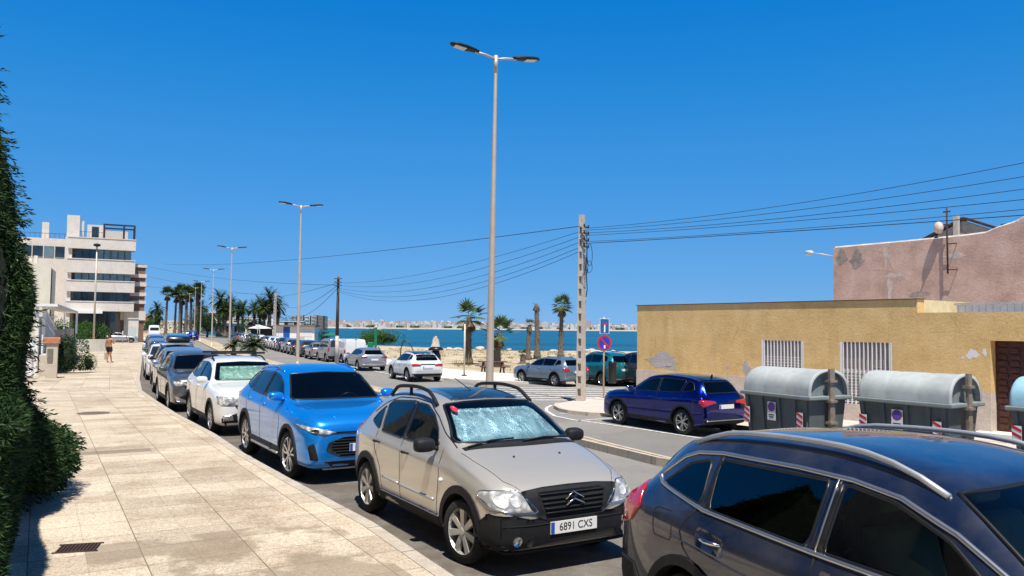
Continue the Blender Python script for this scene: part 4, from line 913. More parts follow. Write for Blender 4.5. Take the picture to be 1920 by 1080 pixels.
# ------------------------------------------------------------------ street lamps on the median
def mx(Y): return 1.38-.509*(Y-18.9)+.12+.65*ss((Y-19)/40) if Y < 74.9 else -26.0-.441*(Y-74.8)
M_POLE = simple('galvanised_pole', (.56, .46, .36), .5, .3, .10, 2)
M_LAMPH = simple('lamp_housing', (.008, .016, .020), .5, spec=.2); M_LENS = simple('lamp_lens', (.62, .60, .52), .3)
def street_lamp(x, y, h, label, lean=.0, copy=None):
    if copy:
        o = copy_tree(copy); o.location = (x, y, zg(x, y)+.12); tag(o, label); return o
    t = thing('street_lamp', (x, y, zg(x, y)+.12), 0, label, 'street lamp', 'street lamps along the median')
    bm = bmesh.new(); lathe(bm, [(.16, 0), (.16, .02), (.105, .03), (.105, 1.0), (.045, h-.35), (.040, h-.30)], 14); link_mesh('pole', bm, M_POLE, t, True)
    bm = bmesh.new(); lathe(bm, [(.055, h-.42), (.055, h+.04)], 12); link_mesh('pole_head', bm, M_POLE, t, True)
    boxo('access_hatch', (-.04, .04, -.112, -.10, .6, .9), M_POLE, t)
    ax = RA
    for sg in (-1, 1):
        d = ax*sg; a = Vector((0, 0, h-.06)); b = a+d*.62+Vector((0, 0, .10)); tubeo('arm', [a, a+d*.3+Vector((0, 0, .07)), b], .032, M_POLE, t)
        M_ = Matrix.Translation(b-d*.10) @ Matrix((( -DA.x*sg if False else d.x, -d.y, 0, 0), (d.y, d.x, 0, 0), (0, 0, 1, 0), (0, 0, 0, 1))) @ Matrix.Rotation(R(-7), 4, 'Y')
        bm = bmesh.new(); prof = [(0, .07, .05), (.10, .11, .065), (.35, .165, .075), (.62, .165, .07), (.76, .12, .05), (.82, .05, .03)]
        rings = []
        for (u, ww, hh) in prof:
            rings.append([bm.verts.new(M_ @ Vector((u, ww*math.cos(t2)*(1), (hh*math.sin(t2)*1.15 if math.sin(t2) > 0 else hh*.35*math.sin(t2))))) for t2 in np.linspace(0, 2*math.pi, 17)[:-1]])
        for A, B in zip(rings, rings[1:]):
            for k in range(16): bm.faces.new((A[k], A[(k+1) % 16], B[(k+1) % 16], B[k]))
        bm.faces.new(rings[0]); bm.faces.new(rings[-1][::-1]); bmesh.ops.recalc_face_normals(bm, faces=bm.faces[:])
        hd = link_mesh('lamp_head', bm, M_LAMPH, t, True)
        boxo('lens', (.38, .70, -.105, .105, -.036, -.022), M_LENS, hd, M=M_)
    return t
names = ['tall double-armed street lamp behind the roof of the beige hatchback', 'double-armed street lamp rising behind the roof of the blue SUV', 'double-armed street lamp beside the two young median palms', 'double-armed street lamp third from the blue SUV up the road',
         'double-armed street lamp fourth from the blue SUV up the road', 'double-armed street lamp fifth from the blue SUV up the road', 'double-armed street lamp farthest up the road but one', 'farthest double-armed street lamp up the road']
L0 = street_lamp(-.58, 21.4, 9.9, names[0])
for nme, Y in zip(names[1:], (48, 74.8, 104, 133, 155, 184, 214)): street_lamp(mx(Y), Y, 9.9, nme, copy=L0)
L0.rotation_euler.y = R(.45)
# ------------------------------------------------------------------ utility poles and wires
M_CONC = stone('pole_concrete', (.46, .40, .32), (.62, .56, .47), 6); M_WOOD = simple('weathered_wood', (.09, .07, .055), .9, var=.35, bump=.4); M_WIRE = simple('wire', (.02, .03, .05), .6)
M_IRON = simple('rusty_iron', (.07, .035, .025), .8, .3, .4)
def concrete_pole(x, y, h, label, w0=.36, w1=.22, rz=R(25)):
    t = thing('utility_pole', (x, y, zg(x, y)+.1), rz, label, 'utility pole'); bm = bmesh.new()
    # H-section pole with square recesses down one face
    n = 15
    for i in range(n):
        z0, z1 = h*i/n, h*(i+1)/n; a, b = w0+(w1-w0)*i/n, w0+(w1-w0)*(i+1)/n; zz = z0+(z1-z0)*.42
        def ring(wd, z, inn): return [(-wd/2, -wd*.36, z), (wd/2, -wd*.36, z), (wd/2, wd*.36, z), (-wd/2, wd*.36, z)]
        for lo, hi, wa, wb in ((z0, zz, a, a+(b-a)*.42),):
            A = [bm.verts.new(p) for p in ring(wa, lo, 0)]; B = [bm.verts.new(p) for p in ring(wb, hi, 0)]
            for k in range(4): bm.faces.new((A[k], A[(k+1) % 4], B[(k+1) % 4], B[k]))
            bm.faces.new(A[::-1]); bm.faces.new(B)
        for sy in (-1, 1):
            ya, yb = sy*a*.36, sy*a*.19
            box(bm, -b*.5+.002, b*.5-.002, min(ya, yb)+.001, max(ya, yb)-.001, zz-.002, z1+.002)
        box(bm, -.035, .035, -a*.2, a*.2, zz-.002, z1+.002)
    link_mesh('shaft', bm, M_CONC, t)
    return t
UP1 = concrete_pole(2.62, 30.1, 7.0, 'pale concrete utility pole with square recesses standing on the corner pavement')
UP1.rotation_euler.z = R(62)
for zz in (6.25, 6.0, 5.75, 6.5):
    boxo('bracket', (-.22, .22, -.20, -.17, zz, zz+.05), M_IRON, UP1)
    for xx in (-.2, .2):
        bm = bmesh.new(); lathe(bm, [(.03, zz+.05), (.04, zz+.08), (.02, zz+.10), (.035, zz+.12), (.01, zz+.14)], 8, Matrix.Translation((xx, -.185, 0))); link_mesh('insulator', bm, M_IRON, UP1, True)
for k, (rx, rz_, cz, cxx) in enumerate(((.26, .42, 5.5, .25), (.20, .28, 5.0, -.12), (.30, .22, 5.05, .2), (.12, .3, 5.1, -.05))):
    tubeo('cable_loop', [(cxx+rx*math.cos(a), -.22, cz+rz_*math.sin(a)) for a in np.linspace(0, 2*math.pi, 25)[:-1]], .012, M_WIRE, UP1, 5, True)
tubeo('cable_run', [(.05, -.17, 6.4), (.08, -.18, 5.6), (.02, -.17, 4.9), (.10, -.19, 4.2), (.03, -.17, 3.9)], .018, M_WIRE, UP1)
UP2 = thing('utility_pole', (-12.9, 59.3, -.46), 0, 'dark wooden utility pole with pale lower half behind the silver hatchback', 'utility pole')
tubeo('shaft', [(0, 0, 2.0), (0, 0, 6.4)], [.13, .09], M_WOOD, UP2, 10); tubeo('pale_base', [(0, 0, 0), (0, 0, 2.003)], [.15, .132], M_CONC, UP2, 10)
for zz in (5.7, 5.95, 6.2): boxo('crossarm', (-.28, .28, -.16, -.10, zz, zz+.07), M_WOOD, UP2)
UP3 = concrete_pole(-42.3, 143, 8.6, 'distant concrete utility pole beside the white kiosk', .5, .34)
UP3.rotation_euler.z = R(60)
UP4 = None
def wire(a, b, sag, label, r=.014):
    a, b = Vector(a), Vector(b); pts = [a.lerp(b, i/20)-Vector((0, 0, sag*4*(i/20)*(1-i/20))) for i in range(21)]
    bm = bmesh.new(); tube(bm, pts, r, 4); tag(link_mesh('overhead_cable', bm, M_WIRE), label, 'cable', 'overhead cables')
def ray_at(px, py, Y):
    d = f*1500+rt*(px-960)-up*(py-540); return Vector((0, 0, CAM_H))+d*(Y/d.y)
T1 = Vector((2.55, 30.0, 0)); T2 = Vector((-12.95, 59.2, 0)); T3 = Vector((-42.3, 143, 0))
RY = 16.0
for i, (z1, x2, z2, sag) in enumerate(((6.12, 13.4, 6.35, .30), (6.05, 13.2, 5.92, .25), (5.95, 13.3, 5.60, .22), (5.85, 13.35, 5.28, .12), (5.62, 13.3, 5.05, .12), (5.55, 13.5, 4.88, .05))):
    z_ = -.46
    wire((T1.x, T1.y, z_+z1+.35), (x2, RY, z2-.0), sag, 'black overhead cable from the concrete pole towards the pink house, number %s from the top' % ['one', 'two', 'three', 'four', 'five', 'six'][i], .009 if i != 5 else .013)
for i, (z1, z2, sag) in enumerate(((6.2, 5.9, .5), (6.0, 5.75, .75), (5.8, 5.55, .95), (5.6, 5.4, 1.1), (5.45, 5.3, 1.25))):
    wire((T1.x, T1.y, z1-.3), (T2.x, T2.y, z2-.45), sag, 'sagging cable between the concrete pole and the dark wooden pole, %s of five' % ['topmost', 'second', 'third', 'fourth', 'lowest'][i], .010)
for i, (z2, z3, sag) in enumerate(((5.9, 7.9, .2), (5.7, 7.5, 1.6), (5.5, 7.2, 2.6))):
    wire((T2.x, T2.y, z2-.45), (T3.x, T3.y, z3-.45), sag, 'cable from the wooden pole to the distant kiosk pole, %s of three' % ['top', 'middle', 'lowest'][i], .02)
wire((2.55, 30, 6.1), (-48, 110, 10.6), .6, 'long thin cable from the concrete pole to the apartment block, upper', .016)
wire((T3.x, T3.y, 7.9), (-60, 117, 8.6), .5, 'long thin cable from the kiosk pole to the apartment block', .02)
wire((T3.x, T3.y, 7.5), (-60, 117, 10.8), .6, 'second long cable from the kiosk pole to the apartment block', .02)
wire((T2.x, T2.y, 5.3), (-60, 117, 12.6), 1.0, 'cable from the wooden pole to the apartment block, steepest one', .016)
# ------------------------------------------------------------------ signs at the junction
t = thing('road_sign', (3.62, 31.4, -.45), R(18), 'blue dead-end sign above a round no-stopping sign on one post', 'road sign')
tubeo('post', [(0, 0, 0), (0, 0, 3.15)], .035, M_POLE, t)
sb = simple('sign_blue', (.015, .10, .30), .4); sw = simple('sign_white', (.75, .75, .73), .4); sr = simple('sign_red', (.50, .02, .03), .4)
F_ = Matrix.Translation((0, -.04, 0)) @ Matrix.Rotation(R(90), 4, 'X')
def disc(rad, n=28, cx=0, cy=0): return [(cx+rad*math.cos(a), cy+rad*math.sin(a)) for a in np.linspace(0, 2*math.pi, n+1)[:-1]]
def rectp(x0, x1, y0, y1): return [(x0, y0), (x1, y0), (x1, y1), (x0, y1)]
def plateo(name, pts, z, mat, parent, M=F_, d=.004):
    bm = bmesh.new(); prism(bm, pts, M @ Matrix.Translation((0, 0, z)), d); return link_mesh(name, bm, mat, parent)
p1 = plateo('dead_end_panel', rectp(-.20, .20, 2.50, 3.10), 0, sw, t, d=.02); plateo('panel_field', rectp(-.18, .18, 2.52, 3.08), .022, sb, p1); plateo('road_symbol', rectp(-.03, .03, 2.56, 2.86), .028, sw, p1); plateo('red_bar', rectp(-.085, .085, 2.86, 2.93), .030, sr, p1)
p2 = plateo('round_panel', disc(.30, cy=2.15), .0, sr, t, d=.02); plateo('round_field', disc(.235, cy=2.15), .022, simple('sign_deep_blue', (.02, .04, .42), .4), p2)
a_ = R(45); s_ = .035; L_ = .24
plateo('red_slash', [(-L_*.7-s_*.7, 2.15+L_*.7-s_*.7), (L_*.7-s_*.7, 2.15-L_*.7-s_*.7), (L_*.7+s_*.7, 2.15-L_*.7+s_*.7), (-L_*.7+s_*.7, 2.15+L_*.7+s_*.7)], .028, sr, p2); plateo('white_tab', rectp(-.035, .035, 1.93, 2.06), .032, sw, p2)
bm = bmesh.new(); lathe(bm, [(.14, .75), (.165, .78), (.165, 1.55), (.15, 1.60), (.02, 1.62)], 16); o = link_mesh('litter_bin', bm, DARKP, None, True, (3.95, 31.35, -.62)); tag(o, 'narrow black litter bin beside the sign post', 'litter bin')
t = thing('round_sign', (-56.0, 141, -.45), 0, 'small round blue arrow sign on the median far up the road', 'road sign'); tubeo('post', [(0, 0, 0), (0, 0, 1.2)], .05, M_POLE, t); plateo('blue_disc', disc(.42, cy=1.3), 0, simple('arrow_blue', (.02, .12, .5), .4), t); plateo('arrow', rectp(-.08, .08, .9, 1.5), .03, sw, t)
t = thing('round_sign', (-33.9, 107, -.4), R(10), 'white square sign on a thin post by the dark awning', 'road sign'); tubeo('post', [(0, 0, 0), (0, 0, 2.7)], .04, M_POLE, t); plateo('panel', rectp(-.28, .28, 2.2, 2.8), 0, sw, t)
t = thing('notice_post', (-2.62, 44.9, -.45), 0, 'thin pale post standing at the edge of the beach pavement', 'post'); tubeo('post', [(0, 0, 0), (0, 0, 2.9)], .05, simple('cream_post', (.6, .52, .4), .6), t); boxo('foot', (-.14, .14, -.14, .14, 0, .05), M_IRON, t)
# ------------------------------------------------------------------ waste containers
M_LID = simple('container_lid', (.38, .41, .40), .7, var=.16, scale=3, bump=.05); M_BODY = simple('container_body', (.11, .13, .125), .6, var=.15, scale=3); M_STEEL = simple('steel_post', (.30, .25, .20), .6, .4, .25)
def container(label, u, lid=M_LID, first=True):
    L, W, H = 1.95, 1.15, 1.88; t = thing('waste_container', u, 0, label, 'waste container', 'kerbside waste containers')
    zf = 1.34   # local x along the front, y towards the back, z up
    bm = bmesh.new(); A = [bm.verts.new(p) for p in ((.16, .14, .12), (L-.16, .14, .12), (L-.16, W-.10, .12), (.16, W-.10, .12))]; B = [bm.verts.new(p) for p in ((.05, .04, zf-.06), (L-.05, .04, zf-.06), (L-.05, W-.04, zf-.06), (.05, W-.04, zf-.06))]
    for k in range(4): bm.faces.new((A[k], A[(k+1) % 4], B[(k+1) % 4], B[k]))
    bm.faces.new(A[::-1]); bm.faces.new(B); link_mesh('tub', bm, M_BODY, t)
    for k, xx in enumerate((.10, .55, 1.05, 1.50, 1.80)):
        bm = bmesh.new(); M_ = Matrix.Identity(4); xm = .5*L+(xx-.5*L)*.93
        vs = [bm.verts.new(p) for p in ((xm-.035, .10, .2), (xm+.035, .10, .2), (xx+.045, -.005, zf-.08), (xx-.045, -.005, zf-.08), (xm-.035, .16, .2), (xm+.035, .16, .2), (xx+.045, .07, zf-.08), (xx-.045, .07, zf-.08))]
        for q in ((0, 1, 2, 3), (0, 4, 5, 1), (1, 5, 6, 2), (3, 2, 6, 7), (0, 3, 7, 4)): bm.faces.new([vs[i] for i in q])
        bmesh.ops.recalc_face_normals(bm, faces=bm.faces[:]); link_mesh('rib', bm, M_BODY, t)
    boxo('rim', (-.05, L+.05, -.05, W+.05, zf-.09, zf-.005), simple('container_rim', (.22, .25, .245), .5), t, .02)
    # barrel lid
    bm = bmesh.new(); n = 20; prof = [(W/2-(W/2+.0)*math.cos(math.pi*i/n), zf+(H-zf)*math.sin(math.pi*i/n)**.75) for i in range(n+1)]
    secs = [(0, .90), (.03, .98), (.08, 1), (.55, 1), (.60, .985), (.66, .985), (.71, 1), (1.22, 1), (1.27, .985), (1.33, .985), (1.38, 1), (L-.10, 1), (L-.04, 1.03), (L, 1.03), (L, .93)]
    rings = [[bm.verts.new((x, W/2+(a-W/2)*k_, zf+(b-zf)*k_)) for a, b in prof] for x, k_ in secs]
    for A, B in zip(rings, rings[1:]):
        for k in range(n): bm.faces.new((A[k], A[k+1], B[k+1], B[k]))
    bm.faces.new(rings[0]); bmesh.ops.recalc_face_normals(bm, faces=bm.faces[:]); link_mesh('lid', bm, lid, t, True)
    bm = bmesh.new(); pr = [(W/2+(a-W/2)*.93, zf+(b-zf)*.93) for a, b in prof]; prism(bm, [(a, b) for a, b in pr], Matrix(((0, 0, 1, L-.16), (1, 0, 0, 0), (0, 1, 0, 0), (0, 0, 0, 1))), .05); link_mesh('end_panel', bm, simple('container_end', (.19, .225, .22), .5), t)
    # steel lifting post on the right end
    boxo('lifting_post', (L+.02, L+.08, W/2-.07, W/2+.07, .45, H+.02), M_STEEL, t)
    for zz in (.75, 1.2, 1.62): boxo('post_clamp', (L-.03, L+.12, W/2-.10, W/2+.10, zz, zz+.05), M_STEEL, t)
    # stickers
    fm = Matrix.Translation((0, .010, 0)) @ Matrix.Rotation(R(90), 4, 'X')
    st_ = plateo('no_parking_sticker', rectp(.76, 1.0, .74, 1.14), .0, sw, t, fm @ Matrix.Translation((0, 0, .012))); plateo('sticker_circle', disc(.085, 20, .88, 1.03), .003, simple('sticker_blue', (.10, .08, .45), .5), st_, fm @ Matrix.Translation((0, 0, .014))); plateo('sticker_line', [(.82, .80), (.94, .80), (.94, .82), (.82, .82)], .003, INK, st_, fm @ Matrix.Translation((0, 0, .014))); plateo('sticker_line', [(.80, .85), (.96, .85), (.96, .87), (.80, .87)], .003, INK, st_, fm @ Matrix.Translation((0, 0, .014)))
    ring_ = plateo('sticker_ring', disc(.105, 20, .88, 1.03), .001, sr, st_, fm @ Matrix.Translation((0, 0, .013)))
    for x0 in (1.60, .06):
        rf = plateo('hazard_plate', rectp(x0, x0+.17, .62, .98), .0, sw, t, fm @ Matrix.Translation((0, 0, .024)))
        for k in range(3):
            zb_ = .64+.12*k; plateo('hazard_stripe', [(x0+.004, zb_+.06), (x0+.166, zb_-.02+.0), (x0+.166, zb_+.035), (x0+.004, zb_+.115)], .004, sr, rf, fm @ Matrix.Translation((0, 0, .024)))
    for x in (.22, L-.22):
        for y in (.25, W-.25): bm = bmesh.new(); lathe(bm, [(.08, -.03), (.09, 0), (.08, .03)], 14, Matrix.Translation((x, y, .09)) @ Matrix.Rotation(R(90), 4, 'X')); link_mesh('caster', bm, TYRE, t, True)
    return t
BW = -1.168
def place_bin(o, x, y, yaw): o.location = (x, y, -.46); o.rotation_euler.z = yaw
b1 = container('grey waste container with domed lid nearest the deep blue crossover', (0, 0, 0)); place_bin(b1, 5.31, 18.4+.0, -1.10)
b2 = copy_tree(b1); tag(b2, 'grey waste container with domed lid in front of the tall barred window'); place_bin(b2, 7.25, 16.86, -.98)
b3 = container('container with pale blue lid at the right edge in front of the brown door', (0, 0, 0), simple('pale_blue_lid', (.30, .52, .62), .5)); place_bin(b3, 9.30, 15.05, -.95)
# ------------------------------------------------------------------ yellow building and the pink house behind
def plaster(name, a, b, c_, sc=1.2):
    n = NT(name); p = n.obj(); k = n.ramp(n.noise(sc, 7, .7, p), [(.30, a), (.5, b), (.72, c_)])
    st = n.ramp(n.noise(.8, 5, .7, n.mapping(p, 0, scale=(1, 1, .35)), .5), [(.55, 0.), (.8, 1.)]); k = n.mix(n.math('MULTIPLY', st, .35), k, tuple(v*.55 for v in a))
    k = n.mix(1., k, n.ramp(n.noise(28, 4, .7, p), [(.3, .84), (.7, 1.1)]), 'MULTIPLY')
    vs = n.ramp(n.noise(2.2, 6, .75, n.mapping(p, 0, scale=(1, 1, .12))), [(.52, 0.), (.72, 1.)]); k = n.mix(n.math('MULTIPLY', vs, .30), k, tuple(v*.6 for v in a))
    cr = n.new('ShaderNodeTexVoronoi', feature='DISTANCE_TO_EDGE'); cr.inputs['Scale'].default_value = .55; n.link(n.mapping(p, 0, scale=(1, 1, 1.4)), cr.inputs['Vector']); n.link(cr.outputs['Distance'], cr.outputs['Distance']) if False else None
    ck = n.math('MULTIPLY', n.math('LESS_THAN', cr.outputs['Distance'], .006), n.ramp(n.noise(.7, 3, .5, p), [(.52, 0.), (.60, .35)])); k = n.mix(ck, k, tuple(v*.45 for v in a))
    n.base(k); n.set(Roughness=.95); n.bump(n.noise(12, 6, .75, p), .8, .025); return n.m
M_YEL = plaster('ochre_plaster', (.60, .395, .155), (.74, .50, .205), (.80, .58, .28)); M_PLI = plaster('pinkish_plinth', (.50, .42, .34), (.60, .51, .42), (.66, .57, .48)); M_PNK = plaster('pink_plaster', (.40, .255, .19), (.55, .36, .275), (.66, .47, .37), .9)
M_PATCH = plaster('bare_render', (.40, .36, .33), (.47, .43, .40), (.54, .50, .47), 4); M_WHT = simple('white_enamel', (.76, .75, .72), .45, var=.05); M_BROWN = simple('carved_brown_wood', (.075, .022, .015), .5, var=.4, scale=8, bump=.3)
def wm(o=Vector((0, 0, 0))):   # wall frame: x along the wall, y into the building, z up
    m_ = Matrix.Identity(4); m_.col[0] = (*WD, 0); m_.col[1] = (*(-WN), 0); m_.col[2] = (0, 0, 1, 0); m_.translation = WA+o; return m_
WZ = -.46
YB = thing('yellow_building', (WA.x, WA.y, 0), math.atan2(WD.y, WD.x), 'long low ochre building with peeling plaster and two barred windows', 'building')
# wall front made of panels round the openings, butted edge to edge
def wall_panels(bm, x0, x1, z0, z1, holes, y0, y1):
    xs_ = sorted({x0, x1, *[v for h in holes for v in h[:2]]}); zs_ = sorted({z0, z1, *[v for h in holes for v in h[2:]]})
    for a, b in zip(xs_, xs_[1:]):
        for c_, d in zip(zs_, zs_[1:]):
            m_ = ((a+b)/2, (c_+d)/2)
            if any(h[0] < m_[0] < h[1] and h[2] < m_[1] < h[3] for h in holes): continue
            box(bm, a, b, y0, y1, c_, d)
    bmesh.ops.remove_doubles(bm, verts=bm.verts[:], dist=1e-4)
    seen = {}
    for f_ in bm.faces: seen.setdefault(frozenset(v.index for v in f_.verts), []).append(f_)
    bm.verts.index_update(); seen = {}
    for f_ in bm.faces: seen.setdefault(frozenset(v.index for v in f_.verts), []).append(f_)
    dup = [f_ for l in seen.values() if len(l) > 1 for f_ in l]
    if dup: bmesh.ops.delete(bm, geom=dup, context='FACES_ONLY')
W1 = (5.83, 7.42, .62, 1.92); W2 = (8.69, 10.33, .05, 1.92); DR = (13.0, 15.2, -.36, 2.03)
bm = bmesh.new(); wall_panels(bm, 0, 11.09, .66, 3.17, [(W1[0], W1[1], .66, W1[3]), (W2[0], W2[1], .66, W2[3])], 0, .35); link_mesh('wall', bm, M_YEL, YB)
bm = bmesh.new(); wall_panels(bm, 11.09, 30, .66, 2.79, [(DR[0], DR[1], .66, DR[3])], 0, .35); link_mesh('wall', bm, M_YEL, YB)
bm = bmesh.new(); wall_panels(bm, -.02, 30, -.7, .66, [(W1[0], W1[1], W1[2], .66), (W2[0], W2[1], W2[2], .66), (DR[0], DR[1], -.7, .66)], -.02, .35); link_mesh('plinth', bm, M_PLI, YB)
boxo('side_wall', (0, .35, .36, 9, -.7, 3.17), M_YEL, YB); boxo('step_wall', (10.85, 11.088, .36, 5, 2.4, 3.17), simple('pale_yellow_edge', (.70, .58, .33), .9), YB)
boxo('roof', (.36, 10.84, .36, 9, 2.7, 3.0), M_PATCH, YB); boxo('roof', (11.1, 30, .36, 9, 2.45, 2.68), M_PATCH, YB)
boxo('coping', (-.04, 11.12, -.04, .38, 3.172, 3.20), simple('dark_coping', (.10, .075, .05), .8), YB); boxo('door_step', (12.7, 15.6, -.45, .34, -.6, -.36), M_PLAIN, YB)
M_SHUT = simple('louvre_shutter', (.50, .44, .41), .7)
def grille_win(x0, x1, z0, z1, lattice):
    w_ = thing('window', (0, 0, 0)); w_.parent = YB
    bm = bmesh.new(); box(bm, x0, x1, .14, .20, z0, z1); link_mesh('shutter_back', bm, M_SHUT, w_)
    n = int((z1-z0)/.065)
    for k in range(n): boxo('louvre', (x0+.05, x1-.05, .09, .138, z0+.065*k+.01, z0+.065*k+.045), M_SHUT, w_)
    boxo('frame', (x0, x0+.07, .0, .10, z0, z1), M_WHT, w_); boxo('frame', (x1-.05, x1, .0, .10, z0, z1), M_WHT, w_)
    nb = int((x1-x0-.1)/.135)
    for k in range(nb+1):
        xx = x0+.10+(x1-x0-.18)*k/nb; boxo('bar', (xx-.013, xx+.013, .0, .03, z0, z1), M_WHT, w_)
    for zz in lattice: boxo('cross_bar', (x0+.07, x1-.05, .031, .045, zz, zz+.03), M_WHT, w_)
    zz = z0+.12
    while zz < z0+(z1-z0)*.58:
        boxo('lattice_bar', (x0+.07, x1-.05, .034, .042, zz, zz+.018), M_WHT, w_); zz += .09
grille_win(*W1, (W1[2]+.05,)); grille_win(*W2, (W2[2]+.05, 1.02))
DO = thing('door', (0, 0, 0)); DO.parent = YB
boxo('door_leaf', (DR[0], DR[1], .30, .348, DR[2], DR[3]), M_BROWN, DO)
for i in range(7):
    for j in range(7):
        a = DR[0]+.06+i*.305; z_ = DR[2]+.07+j*.335
        if i % 2 == 0: boxo('carved_panel', (a, a+.25, .268, .298, z_, z_+.12), M_BROWN, DO, .01); boxo('carved_panel', (a+.03, a+.22, .262, .298, z_+.17, z_+.28), M_BROWN, DO, .01)
        else: boxo('carved_panel', (a+.03, a+.22, .262, .298, z_, z_+.12), M_BROWN, DO, .01); boxo('carved_panel', (a, a+.25, .268, .298, z_+.17, z_+.28), M_BROWN, DO, .01)
# bare plaster patches
def blob(cx, cz, rx, rz, seed, n=26):
    rnd = random.Random(seed); ph = [rnd.uniform(0, 6.28) for _ in range(4)]
    return [(cx+rx*math.cos(t)*(1+.22*math.sin(3*t+ph[0])+.14*math.sin(7*t+ph[1])+rnd.uniform(-.07, .07)), cz+rz*math.sin(t)*(1+.25*math.sin(2*t+ph[2])+.15*math.sin(5*t+ph[3])+rnd.uniform(-.07, .07))) for t in np.linspace(0, 2*math.pi, n+1)[:-1]]
MXZ = Matrix.Rotation(R(90), 4, 'X')
for k, (a, z_, rx, rz, mt) in enumerate(((1.35, 1.08, .72, .26, M_PATCH), (1.75, .80, .32, .07, M_PATCH), (5.2, .95, .17, .20, M_PATCH), (4.4, .93, .08, .05, M_PATCH), (12.55, 1.66, .15, .14, M_WHT), (12.86, 1.72, .05, .09, M_WHT), (12.3, 1.56, .03, .03, M_WHT), (12.6, .95, .03, .03, M_WHT))):
    bm = bmesh.new(); prism(bm, blob(a, z_, rx, rz, k+5), Matrix.Translation((0, .001, 0)) @ MXZ, .004); link_mesh('peeled_patch', bm, mt, YB)
# terrace wall with white panels seen above the lower roof
boxo('terrace_panel', (11.25, 14.3, 2.0, 2.05, 2.6, 3.05), simple('white_panels', (.66, .66, .66), .5), YB)
for k in range(16): boxo('panel_joint', (11.3+k*.19, 11.31+k*.19, 1.992, 1.999, 2.6, 3.05), M_SHUT, YB)
boxo('terrace_coping', (11.2, 17.5, 1.95, 2.3, 3.051, 3.12), M_PATCH, YB)
PK = thing('pink_house', (WA.x, WA.y, 0), math.atan2(WD.y, WD.x), 'tall weathered pink plaster house wall rising behind the ochre building', 'building')
OY = 9.05
bm = bmesh.new(); out = [(2.9, -.5), (2.9, 5.87), (6.1, 5.89), (8.4, 5.93), (9.1, 5.97), (9.53, 6.13), (10.1, 6.27), (10.5, 6.48), (12.0, 7.5), (16, 7.6), (20, 5.4), (22, 5.2), (22, -.5)]
prism(bm, out, Matrix.Translation((0, OY+.4, 0)) @ MXZ, .4); link_mesh('gable_wall', bm, M_PNK, PK)
boxo('side_wall', (2.9, 3.3, OY+.42, OY+8, -.5, 5.85), M_PNK, PK); boxo('back_roof', (3.3, 21, OY+.42, OY+8, 5.3, 5.5), M_PATCH, PK)
bm = bmesh.new(); tube(bm, [(a, OY+.2, b+.03) for a, b in out[1:11]], .055, 5); link_mesh('white_coping', bm, simple('old_white_coping', (.6, .57, .53), .8, var=.3), PK)
for k, (a, z_, rx, rz) in enumerate(((5.6, 4.55, .42, .09), (5.25, 5.35, .08, .5), (5.4, 4.0, .09, .55), (8.0, 5.2, .4, .10), (4.0, 5.3, .30, .35), (3.3, 5.45, .25, .30), (6.6, 3.75, .4, .10))):
    bm = bmesh.new(); prism(bm, blob(a, z_, rx, rz, 30+k, 40), Matrix.Translation((0, OY+.001, 0)) @ MXZ, .003)
    link_mesh('weather_stain', bm, simple('pale_streak', (.52, .42, .36), .9, var=.2) if k in (0, 1, 2, 3) else simple('grey_streak', (.30, .24, .20), .95, var=.3), PK)
# low gable and chimney beyond
GB = thing('gabled_shed', (WA.x, WA.y, 0), math.atan2(WD.y, WD.x), 'small stone gable with brown eaves peeping over the pink wall', 'building')
GY = OY+6
bm = bmesh.new(); prism(bm, [(3.4, 5.2), (3.4, 6.2), (5.76, 7.28), (7.9, 6.35), (7.9, 5.2)], Matrix.Translation((0, GY, 0)) @ MXZ, .3); link_mesh('gable', bm, plaster('rubble_stone', (.26, .22, .17), (.38, .33, .26), (.5, .45, .38), 5), GB)
bm = bmesh.new(); box(bm, 0, 2.85, -.1, .5, 0, .10, Matrix.Translation((3.2, GY-.3, 6.16)) @ Matrix.Rotation(R(-24.6), 4, 'Y')); link_mesh('eave', bm, M_IRON, GB)
bm = bmesh.new(); box(bm, 0, 2.4, -.1, .5, 0, .10, Matrix.Translation((5.78, GY-.3, 7.35)) @ Matrix.Rotation(R(23.5), 4, 'Y')); link_mesh('eave', bm, M_IRON, GB)
boxo('low_roof', (7.0, 10.5, GY+.5, GY+4, 6.9, 7.08), M_IRON, GB); boxo('chimney', (5.50, 5.70, GY-.65, GY-.45, 5.6, 7.52), M_CONC, GB)
# iron mast on the pink wall, wall lamp at its corner
MA = thing('iron_mast', (WA.x, WA.y, 0), math.atan2(WD.y, WD.x), 'rusty iron mast with stand-off brackets fixed to the pink wall', 'mast')
tubeo('mast', [(7.8, OY-.16, 4.5), (7.8, OY-.16, 7.05)], .035, M_IRON, MA)
for zz in (4.65, 5.65): tubeo('bracket', [(7.8, OY-.16, zz), (8.08, OY-.16, zz), (8.08, OY+.0, zz)], .022, M_IRON, MA)
for zz in (6.9, 6.4): tubeo('insulator_arm', [(7.67, OY-.16, zz), (7.93, OY-.16, zz)], .03, M_IRON, MA)
bm = bmesh.new(); bmesh.ops.create_icosphere(bm, subdivisions=3, radius=.21, matrix=Matrix.Translation((7.5, OY-.20, 6.30)) @ Matrix.Diagonal((.85, .8, 1.15, 1))); link_mesh('round_floodlight', bm, simple('dusty_lamp_glass', (.62, .50, .38), .5), MA, True)
tubeo('lamp_arm', [(7.42, OY-.1, 5.95), (7.42, OY-.35, 5.9), (7.5, OY-.2, 6.1)], .03, M_IRON, MA)
WL = thing('wall_lamp', (WA.x, WA.y, 0), math.atan2(WD.y, WD.x), 'pale street lamp head on a short arm from the pink wall corner', 'street lamp')
